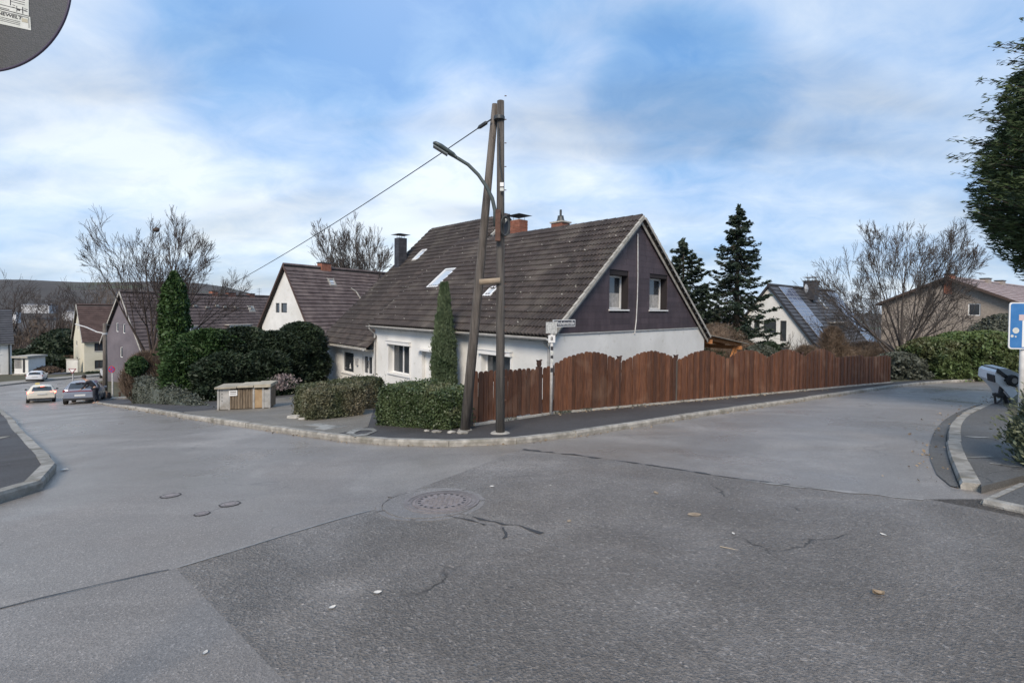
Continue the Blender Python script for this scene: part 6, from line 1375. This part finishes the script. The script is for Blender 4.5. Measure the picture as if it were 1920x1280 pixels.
a, b = G(140, 730, .1), G(196, 727, .1); d = (b - a); L_ = d.length; th = thing('garden_fence', a, 'dark open railing fence behind the silver car', 'fence', None, math.atan2(d.y, d.x)); zt = 8.0 / 900 * a.y
for k in range(int(L_ / .3)): mb = MB(); mb.box(k * .3, k * .3 + .14, 0, .04, 0, zt); mb.build('baluster', FENCED, th)
mb = MB(); mb.box(0, L_, -.03, -.003, zt - .12, zt - .02); mb.box(0, L_, -.03, -.003, .1, .2); mb.build('rail', FENCED, th)
q = G(225, 748, .1); o = MB(); o.box(-.5, .5, -.25, .25, -.1, .13); o = o.build('step', CONC); o.location = q; o.rotation_euler = (0, 0, .5); tag(o, 'pale concrete step at the left end of the scruffy hedge', 'step')
# planter and low table by the hedge
q = G(225, 744, .1); th = thing('garden_bench', (q.x - .2, q.y + 1.0, gz(q.x, q.y + 1)), 'small dark slatted bench behind the pale step', 'bench', None, .5)
for k in range(3): mb = MB(); mb.box(-.6, .6, -.2 + k * .14, -.09 + k * .14, .40, .43); mb.build('slat', FENCED, th)
for sx in (-.5, .5):
    for sy in (-.15, .15): mb = MB(); mb.box(sx - .03, sx + .03, sy - .03, sy + .03, -.1, .398); mb.build('leg', FENCED, th)
# hedge under the cream house, garage things further down
a, b = P(158, 705, 62), P(199, 705, 62); hedge_box('hedge', (a.x, a.y), (b.x, b.y + 2), 1.2, gz(a.x, a.y) - .2, P(170, 699.5, 62).z, L_DARK, 6000, .25, 'dark box hedge below the cream house windows', 'hedges down the street', seed=131)
a = P(95, 712, 60); th = thing('shed', (a.x, a.y, gz(a.x, a.y)), 'dark teal garden store box beside the flat topped tree', 'shed', None, .3); hh = P(95, 702, 60).z - gz(a.x, a.y); TEAL = mat('teal_board', (.03, .05, .055), (.05, .075, .08), 4, .8, rnd=.15)
mb = MB(); mb.box(0.01, 1.49, 0.01, 1.2, -.5, hh - .01); mb.build('wall', TEAL, th)
for k in range(8): mb = MB(); mb.box(k * .19, k * .19 + .17, -.02, .005, -.3, hh); mb.build('board', TEAL, th)
mb = MB(); mb.box(-.1, 1.6, -.1, 1.3, hh, hh + .07); mb.build('roof', SLATE, th)
a, b = P(131, 700, 68), P(139, 694, 68); th = thing('garden_wall', (a.x - .5, a.y, gz(a.x, a.y) - .1), 'small white boundary wall at the left corner of the cream house', 'wall'); mb = MB(); mb.box(0, 1.6, 0, .3, -.5, 2.0); mb.build('masonry', STUC, th); mb = MB(); mb.box(-.05, 1.65, -.05, .35, 2.0, 2.1); mb.build('coping', VERGE, th)

# ------------------------------------------------------------------ bin shed
a, b = G(411, 769, KH), G(505, 764.5, KH); d = b - a; L_ = math.hypot(d.x, d.y); th = thing('bin_shed', a, 'low weathered bin shed with grey, slatted brown and plywood panels and a pale lid', 'bin shed', None, math.atan2(d.y, d.x)); sl = d.z / L_
H_ = 46 / 900 * a.y; fr_ = [0, .19, .68, .87, 1.0]
GREYP = mat('grey_weathered_panel', (.30, .30, .29), (.42, .41, .39), 5, .85, .3, stain=[(3, (.22, .20, .17), .5, .7)]); BRP = mat('weathered_brown_slat', (.12, .09, .06), (.22, .17, .12), 6, .85, .4, rnd=.2, st=(5, 5, .6)); PLY = mat('plywood', (.30, .20, .11), (.40, .29, .17), 5, .8, .2)
def BT(x, y, z): return V((x, y, z + sl * x))
for i, (m_, nm) in enumerate(((GREYP, 'door_panel'), (None, None), (PLY, 'plywood_panel'), (GREYP, 'door_panel'))):
    x0, x1 = fr_[i] * L_, fr_[i + 1] * L_
    if m_: mb = MB(); mb.box(x0 + .01, x1 - .01, 0, .04, .02, H_ - .10 - .02 * i, BT); mb.build(nm, m_, th)
    else:
        n_ = 9
        for k in range(n_): mb = MB(); mb.box(x0 + (x1 - x0) * k / n_ + .006, x0 + (x1 - x0) * (k + 1) / n_ - .006, .0 + .006 * (k % 2), .04, .02, H_ - .12 + random.uniform(-.01, .01), BT); mb.build('slat', BRP, th)
for x in (-.03, .19 * L_, .68 * L_, .87 * L_, L_): mb = MB(); mb.box(x - .02, x + .03, -.012, .05, -.1, H_ - .09, BT); mb.build('post', GREYP, th)
mb = MB(); mb.box(-.03, .02, .05, .55, 0, H_ - .1, BT); mb.box(L_ - .02, L_ + .03, .05, .55, 0, H_ - .1, BT); mb.box(0, L_, .53, .57, 0, H_ - .1, BT); mb.build('side_wall', BRP, th)
for i, (x0, x1) in enumerate(((-.08, .36), (.36, .7), (.7, 1.05))): mb = MB(); mb.box(x0 * L_ + .01, x1 * L_ - .01, -.09, .65, H_ - .08 + .015 * (i % 2), H_ - .03 + .02 * i, BT); mb.build('lid', mat('pale_lichened_lid', (.30, .27, .21), (.42, .38, .30), 4, .9, .5, rnd=.12), th)
mb = MB(); mb.box(.20 * L_, .36 * L_, -.02, -.008, H_ - .30, H_ - .14, BT); pn = mb.build('notice', WHITE, th)
mb = MB(); mb.box(.22 * L_, .34 * L_, -.024, -.021, H_ - .20, H_ - .18, BT); mb.box(.22 * L_, .34 * L_, -.024, -.021, H_ - .25, H_ - .235, BT); mb.build('print', STICKB, pn)
for k in range(4): mb = MB(); mb.box(.05 * L_, .06 * L_, -.012, -.003, H_ - .45 + k * .1, H_ - .42 + k * .1, BT); mb.build('hinge', STEEL, th)
# pale leaved shrub glinting behind the shed
c = G(478, 758, KH); blob_shrub('shrub', (c.x, c.y + 1.9), .55, .5, P(478, 730, c.y + 1.9).z, P(478, 700, c.y + 1.9).z, mat('pinkish_dry_leaf', (.14, .10, .10), (.30, .25, .24), 5, .8), 420, .09, 'sparse pinkish dry plant above the right half of the bin shed', seed=140, core=0, stem=False, lump=.5, thick=.3)

# ------------------------------------------------------------------ manhole and covers in the road
IRON = mat('cast_iron', (.21, .185, .175), (.30, .265, .25), 14, .6, .6, 60, metal=.2); IRONP = mat('worn_iron_lid', (.24, .20, .19), (.33, .285, .27), 20, .6, .8, 90)
RINGM = asphalt('manhole_surround', (.262, .240, .222), (.36, .332, .308), 110, .004, .5, .6, .65)
def on_road(par, p, x, y, z): pass
MC = G(812, 943); OC = MC; th = thing('manhole_cover', (MC.x, MC.y, gz(MC.x, MC.y)), 'large round cast iron manhole cover set in a cracked patch of asphalt', 'manhole cover')
def rz(x, y, l): return (x, y, gz(MC.x + x, MC.y + y) + l - gz(MC.x, MC.y))
def ring(name, m, cx_, cy_, r0, r1, l, n=48, par=th, a0=0, a1=2 * PI, jit=0):
    mb = MB(); vs = []; rj = [random.gauss(0, jit) for _ in range(n + 1)]
    for k in range(n + 1):
        a = a0 + (a1 - a0) * k / n
        for r_, ll in ((r0, l), (r1 + rj[k], l), (r1 + rj[k], l - .03)): vs.append(rz(cx_ + math.cos(a) * r_, cy_ + math.sin(a) * r_, ll))
    fs = [(3 * k + i, 3 * k + i + 1, 3 * k + i + 4, 3 * k + i + 3) for k in range(n) for i in (0, 1)]; mb.add(vs, fs); return mb.build(name, m, par)
ky = MC.y / 900; ro = 88 * ky; li = P(828, 941, MC.y); lx, ly = li.x - MC.x, .03
ring('asphalt_collar', RINGM, -.02, 0, .05, ro, .009, par=th, jit=.006)
for k in range(7): ring('collar_segment', RINGM, -.02, 0, ro + .012, ro + .07, .007, 10, th, a0=k * .9 + .1, a1=k * .9 + .92, jit=.004)
fr0 = .385; ring('frame', IRON, lx, ly, .31, fr0, .014); lid = ring('lid', IRONP, lx, ly, .0, .300, .015)
ring('groove_ring', IRON, lx, ly, .262, .274, .019, par=lid); ring('groove_ring', IRON, lx, ly, .345, .356, .018)
for k in range(20):
    a = 2 * PI * k / 20; c, s = math.cos(a), math.sin(a); mb = MB(); pr = [(r_, w_) for r_, w_ in ((.218, -.016), (.246, -.016), (.246, .016), (.218, .016))]
    mb.poly([rz(lx + c * r_ - s * w_, ly + s * r_ + c * w_, .0165) for r_, w_ in pr]); mb.build('vent_slot', SEAM, lid)
for k in range(7):
    for j in range(7):
        x, y = (k - 3) * .052, (j - 3) * .052
        if math.hypot(x, y) < .17: mb = MB(); mb.box(-.016, .016, -.016, .016, 0, .004, lambda a, b, c: V(rz(lx + x + a, ly + y + b, .0152 + c))); mb.build('stud', IRON, lid)
def small_cover(px, py, r_, lab):
    q = G(px, py); th = thing('valve_cover', q, lab, 'road cover', 'small iron covers in the left of the junction'); 
    for nm, m_, ra, rb_, l in (('frame', IRON, .6, 1, .006), ('lid', IRONP, 0, .57, .007)):
        mb = MB(); n = 20; vs = []
        for k in range(n):
            a = 2 * PI * k / n
            for f_ in (ra, rb_): x, y = math.cos(a) * r_ * f_, math.sin(a) * r_ * f_; vs.append((x, y, gz(q.x + x, q.y + y) + l - q.z))
        mb.add(vs, [(2 * k, 2 * k + 1, (2 * k + 3) % (2 * n), (2 * k + 2) % (2 * n)) for k in range(n)]); mb.build(nm, m_, th)
    mb = MB()
    for k in range(n):
        pass
    vs = [(math.cos(2 * PI * k / 20) * r_ * (1 + .14 * (k % 2)), math.sin(2 * PI * k / 20) * r_ * (1 + .14 * ((k + 1) % 2)), gz(q.x + math.cos(2 * PI * k / 20) * r_, q.y + math.sin(2 * PI * k / 20) * r_) + .003 - q.z) for k in range(20)]
    m = MB(); m.poly([(x * 1.12, y * 1.12, z) for x, y, z in vs]); m.build('tar_edge', A_WALK, th)
small_cover(320, 929, .085, 'small dark iron valve cover, the farthest of the three'); small_cover(431, 945, .085, 'small pale iron valve cover, the rightmost of the three'); small_cover(379, 963, .06, 'smallest iron valve cover, the nearest of the three')

# ------------------------------------------------------------------ litter
LEAFM = mat('fallen_leaf', (.20, .15, .10), (.34, .27, .19), 20, .8); LEAFP = mat('pale_litter', (.50, .49, .46), (.62, .61, .58), 20, .8)
def fallen(px, py, s, lab, m_=LEAFM, curl=.3, lift=.008, rot=None, name='fallen_leaf', cat='leaf'):
    q = G(px, py); mb = MB(); r_ = random.random() * 6 if rot is None else rot; n = 5; vs = []
    for i in range(n + 1):
        t = i / n; w_ = s * .33 * math.sin(PI * min(1, t * .9 + .06)) ; x = (t - .5) * s
        for sg in (-1, 0, 1): vs.append((x, sg * w_, curl * s * (abs(sg) * .45 + (t - .5) ** 2 * .8)))
    mb.add(vs, [(3 * i + j, 3 * i + j + 1, 3 * i + j + 4, 3 * i + j + 3) for i in range(n) for j in (0, 1)]); o = mb.build(name, m_)
    o.matrix_basis = Matrix.Translation((q.x, q.y, gz(q.x, q.y) + lift)) @ Matrix.Rotation(r_, 4, 'Z'); tag(o, lab, cat, 'leaves and litter on the road'); return o
fallen(1647, 1117, .062, 'curled brown leaf lying on the near right asphalt', curl=.7, rot=-.3)
fallen(1302, 966, .13, 'broad flat brown leaf on the road right of the manhole', curl=.06, rot=.1)
fallen(1067, 978, .055, 'small tan leaf on the road just right of the cracks', curl=.1)
fallen(1656, 1004, .045, 'small white scrap near the right hand seam', LEAFP)
fallen(922, 913, .05, 'white scrap just beyond the manhole cover', LEAFP)
fallen(1375, 1002, .035, 'white speck of litter above the thin twig', LEAFP)
fallen(1032, 911, .03, 'tiny white speck far right of the manhole', LEAFP)
fallen(708, 1113, .05, 'small pale leaf on the near rough asphalt', LEAFP, rot=.2)
fallen(623, 1141, .042, 'small pale leaf left of centre on the near rough asphalt', LEAFP)
fallen(385, 1226, .032, 'pale speck on the smooth near patch at the lower left', LEAFP)
fallen(120, 882, .10, 'white scrap beside the left kerb corner', LEAFP, rot=.1)
fallen(1230, 925, .07, 'pale brown leaf on the road below the dark seam', LEAFM, curl=.15)
q = G(1368, 1029); mb = MB(); mb.tube([(-.06, .035, .004), (0, .004, .006), (.06, -.03, .005)], .0035, 5); o = mb.build('twig', mat('pale_twig', (.38, .32, .24), None, 5, .8)); o.location = q; tag(o, 'thin pale twig lying on the road right of centre', 'twig')
# leaf litter gathered along the kerb and fence foot
r = np.random.default_rng(5); pts = []
for k in range(420):
    i = r.integers(3, len(K1) - 8); a = V((*K1[i], 0)).lerp(V((*K1[i + 1], 0)), r.random()); b = V((*K1[i + 1], 0)) - V((*K1[i], 0)); n_ = V((b.y, -b.x, 0)).normalized(); a += n_ * abs(r.normal(0, .07)); pts.append((a.x, a.y, gz(a.x, a.y) + .012))
for k in range(360):
    s = r.random() ** 1.2 * L2 * .8 - 2.0; p = V((FN1.x, FN1.y, 0)) + fdir * s; p += V((fdir.y, -fdir.x, 0)).normalized() * (abs(r.normal(0, .16)) + .08); pts.append((p.x, p.y, gz(p.x, p.y) + KH + .012))
for k in range(160):
    i = r.integers(0, len(K3) - 1); a = V((*K3[i], 0)); a += V((r.normal(0, .15) - .25, r.normal(0, .15), 0)); pts.append((a.x, a.y, gz(a.x, a.y) + .02))
o = leaves(pts, .045, LEAFM, 'leaf_litter', None, seed=9, aspect=1.6, dirs=[(r.normal(), r.normal(), .1) for _ in pts], flat=.2); tag(o, 'small brown leaves gathered along the kerb and the fence foot', 'leaf litter', None, 'stuff')
# grass tufts at the fence foot and hedge foot
pts = []
for k in range(1500):
    s = r.choice([r.uniform(-2.4, 1.2), r.uniform(0, L2 * .7)], p=[.6, .4]); p = V((FN1.x, FN1.y, 0)) + fdir * s if s > 0 else V((FN1.x, FN1.y, 0)) + (FN1 - FN0).normalized() * s
    p += V((fdir.y, -fdir.x, 0)) * (.09 + abs(r.normal(0, .03)) + .02 * math.sin(s * 5)); 
    if math.sin(s * 3.1) + math.sin(s * 7.3) < .3: continue
    pts.append((p.x, p.y, gz(p.x, p.y) + KH + .03))
o = leaves(pts, .09, L_GREY, 'weeds', None, seed=19, aspect=7, dirs=[(r.normal() * .5, r.normal() * .5, 1) for _ in pts], flat=.2); tag(o, 'thin weeds growing at the foot of the fences', 'weeds', None, 'stuff')

# ------------------------------------------------------------------ dead end sign and tipped trailer on the right
def sq_round(w_, h_, r_, n=5):
    o = []
    for cx_, cy_, a0 in ((w_ - r_, h_ - r_, 0), (-w_ + r_, h_ - r_, PI / 2), (-w_ + r_, -h_ + r_, PI), (w_ - r_, -h_ + r_, 1.5 * PI)):
        for k in range(n + 1): a = a0 + PI / 2 * k / n; o.append((cx_ + math.cos(a) * r_, cy_ + math.sin(a) * r_))
    return o
SC = P(1941, 611, 6.1); gzs = gz(SC.x, SC.y); th = thing('dead_end_sign', (SC.x, SC.y, gzs), 'blue dead end sign with a white T and stickers, cut by the right picture edge', 'traffic sign', None, R(-8)); hs = 44 / 900 * 6.1; zc_ = SC.z - gzs
TT = lambda a, b, c: V((a, -c, zc_ + b))
mb = MB(); mb.prism(sq_round(hs, hs, .035), (-.004, .004), TT); mb.build('sign_border', WHITE, th)
FADEB = mat('faded_sign_blue', (.035, .16, .40), (.06, .20, .46), 7, .4); mb = MB(); mb.prism(sq_round(hs * .95, hs * .95, .028), (.0042, .006), TT); mb.build('sign_face', FADEB, th)
pl_ = lambda px, py: ((px - 1936) / 900 * 6.1, -(py - 611) / 900 * 6.1)
mb = MB(); a0, b1 = pl_(1914, 601); a1, b0 = pl_(1938, 651); mb.box(a0, a1, b0, b1, .0062, .008, TT); mb.build('white_stem', WHITE, th)
mb = MB(); a0, b1 = pl_(1908, 590); a1, b0 = pl_(1944, 601); mb.box(a0, a1, b0, b1, .0062, .0085, TT); mb.build('cross_bar', mat('faded_pink', (.56, .45, .45), None, 5, .5), th)
for px, py, rr_ in ((1903.5, 620, 5.6), (1897.5, 630.5, 2.6), (1903.5, 631.5, 1.6)):
    a, b = pl_(px, py); mb = MB(); mb.prism([(a + math.cos(t) * rr_ / 900 * 6.1, b + math.sin(t) * rr_ / 900 * 6.1) for t in np.linspace(0, 2 * PI, 14)[:-1]], (.0062, .0075), TT); mb.build('sticker', STICK, th)
mb = MB(); x_ = -.10; mb.tube([(x_, .04, -.1), (x_, .04, zc_ + hs * .8)], .03, 10); mb.build('post', POSTW, th, True)
# trailer
TY = 11.6; G0 = G(1880, 757, .075); TY = G0.y; th = thing('trailer', G0, 'small white trailer tipped on its nose at the roadside behind the pale bush', 'trailer')
pp = lambda px, py, dy=0: (P(px, py, TY + dy) - G0)
def tprism(name, pts, d0, d1, m_, par=th):
    mb = MB(); A = [pp(x, y, d0) for x, y in pts]; B = [p + V((.55 * (d1 - d0), (d1 - d0), 0)) for p in A]; n = len(pts)
    mb.add(A + B, [tuple(range(n)), tuple(range(n, 2 * n))[::-1]] + [(i, n + i, n + (i + 1) % n, (i + 1) % n) for i in range(n)]); return mb.build(name, m_, par)
TRW = mat('trailer_white', (.74, .75, .76), (.80, .81, .82), 4, .4); TRG = mat('trailer_cover_grey', (.33, .36, .38), (.42, .45, .47), 4, .35)
bd = tprism('body', [(1866.5, 698), (1865, 714), (1880, 727), (1897, 747), (1908, 738), (1903, 724), (1873, 694)], 0, 1.0, TRW)
tprism('edge_rail', [(1871, 690), (1868, 697), (1884, 708), (1900, 724), (1908, 727), (1896, 710)], -.03, -.003, PLAST)
tprism('cover', [(1872, 691), (1890, 691), (1908, 699), (1920, 709), (1922, 728), (1908, 725), (1896, 709)], .02, .9, TRG)
tprism('lamp_board', [(1863.5, 704), (1865, 703), (1867, 716), (1865, 717)], -.02, .4, PLAST)
tprism('latch', [(1882, 712), (1886, 710), (1888, 713), (1884, 715)], -.012, -.003, STEEL, bd)
mb = MB(); c = pp(1898, 713, -.08); mb.lathe(tuple(c), [(.06, -.05), (.12, -.05), (.14, -.03), (.14, .03), (.12, .05), (.06, .05)], 16, 'y'); wl = mb.build('wheel', TYRE, th); mb = MB(); mb.lathe(tuple(c + V((0, -.04, 0))), [(.07, -.02), (.05, .02)], 12, 'y'); mb.build('rim', RIM, wl)
mb = MB(); mb.tube([pp(1878, 725, .1), pp(1876, 735, .1), pp(1884, 745, .1), pp(1889, 757, .1)], .05, 7); mb.tube([pp(1884, 730, .3), pp(1889, 744, .3), pp(1891, 757, .3)], .055, 7); mb.tube([pp(1864, 740, .0), pp(1878, 743, .05)], .035, 6); mb.tube([pp(1865, 741, .0), pp(1867, 757.5, .0), pp(1877, 750, .05), pp(1880, 742, .1)], .026, 6); mb.box(-.22, -.02, -.05, .05, .20, .27); mb.build('drawbar', PLAST, th)

# ------------------------------------------------------------------ back of the round sign above our heads
RC = P(-27, -27, 1.75); th = thing('round_sign', (RC.x, RC.y + .0, gz(RC.x, RC.y)), 'back of a large round traffic sign with paper stickers in the top left corner', 'traffic sign'); zc_ = RC.z - gz(RC.x, RC.y)
disc(th, 'sign_plate', SIGNB, (0, 0, zc_), .304, -.001, .003, n=96)
mb = MB(); pts = [V((math.cos(t) * .307, 0, zc_ + math.sin(t) * .307)) for t in np.linspace(0, 2 * PI, 97)]; mb.tube(pts, .0045, 6, cap=False); mb.build('rim', SIGNBE, th, True)
mb = MB(); mb.tube([(-.02, -.035, -.2), (-.02, -.035, zc_ + .25)], .03, 10); mb.build('post', GALV, th, True)
kk = 1.75 / 900; TQ = lambda px, py, l: V(((px + 27) * kk, -l, zc_ - (py + 27) * kk))
def quad_st(name, pts, l, m_, par): mb = MB(); A = [TQ(x, y, l) for x, y in pts]; B = [TQ(x, y, l - .0012) for x, y in pts]; n = len(pts); mb.add(A + B, [tuple(range(n)), tuple(range(n, 2 * n))[::-1]] + [(i, (i + 1) % n, n + (i + 1) % n, n + i) for i in range(n)]); return mb.build(name, m_, par)
s1 = quad_st('sticker', [(-30, 10), (56.5, 31), (58, 55.5), (-30, 38)], .0026, STICK, th)
s2 = quad_st('sticker', [(-30, -40), (54, -40), (54, 29), (-30, 8)], .0026, STICK, th)
def lines(par, lst, m_=STICKB, l=.0033):
    mb = MB()
    for x0, y0, x1, y1, w_ in lst:
        d = V((x1 - x0, y1 - y0, 0)).normalized(); n = V((-d.y, d.x, 0)) * w_ / 2; mb.poly([TQ(x0 + n.x, y0 + n.y, l), TQ(x1 + n.x, y1 + n.y, l), TQ(x1 - n.x, y1 - n.y, l), TQ(x0 - n.x, y0 - n.y, l)])
    mb.build('print', m_, par)
sl_ = .235
lines(s1, [(-20, y, 50 if y > 40 else 38, y + sl_ * (70 if y > 40 else 58), .7) for y in (26.5, 29.5, 32.5)] + [(-20, 15.2, 54, 32.6, .8), (54, 33, 54.5, 51, .8)])
lines(s2, [(22, y, 47, y + 6, .8) for y in (-9, -5, -1, 3)] + [(-30, 1, 50, 20, .9), (20.5, -30, 20.5, 10, 1.6), (-10, -14, 18, -5, 7), (32, 11, 32, 22, 1.0), (43, 13, 43, 25, 1.6), (24, 9, 29, 10.5, .9), (24, 13, 29, 14.5, .8), (46, 16, 52, 17.5, .8), (46, 20, 52, 21.5, .8), (-20, 9, 18, 18, .9)])
lines(s2, [(33, 17, 38, 19, 3.4)])
x = V((1, 0, -sl_)).normalized(); text(s1, 'ENEWELT', (TQ(16, 28.2, .0034), x, (x.z * -1 * -1, 0, x.x) if False else (sl_, 0, 1)), .0155, STICKB, ext=.0002, sx=1.5)
quad_st('stamp', [(41, 33), (52, 35.5), (52.4, 42), (41.4, 39.5)], .0034, mat('beige_stamp', (.42, .39, .30), None, 5, .7), s1)
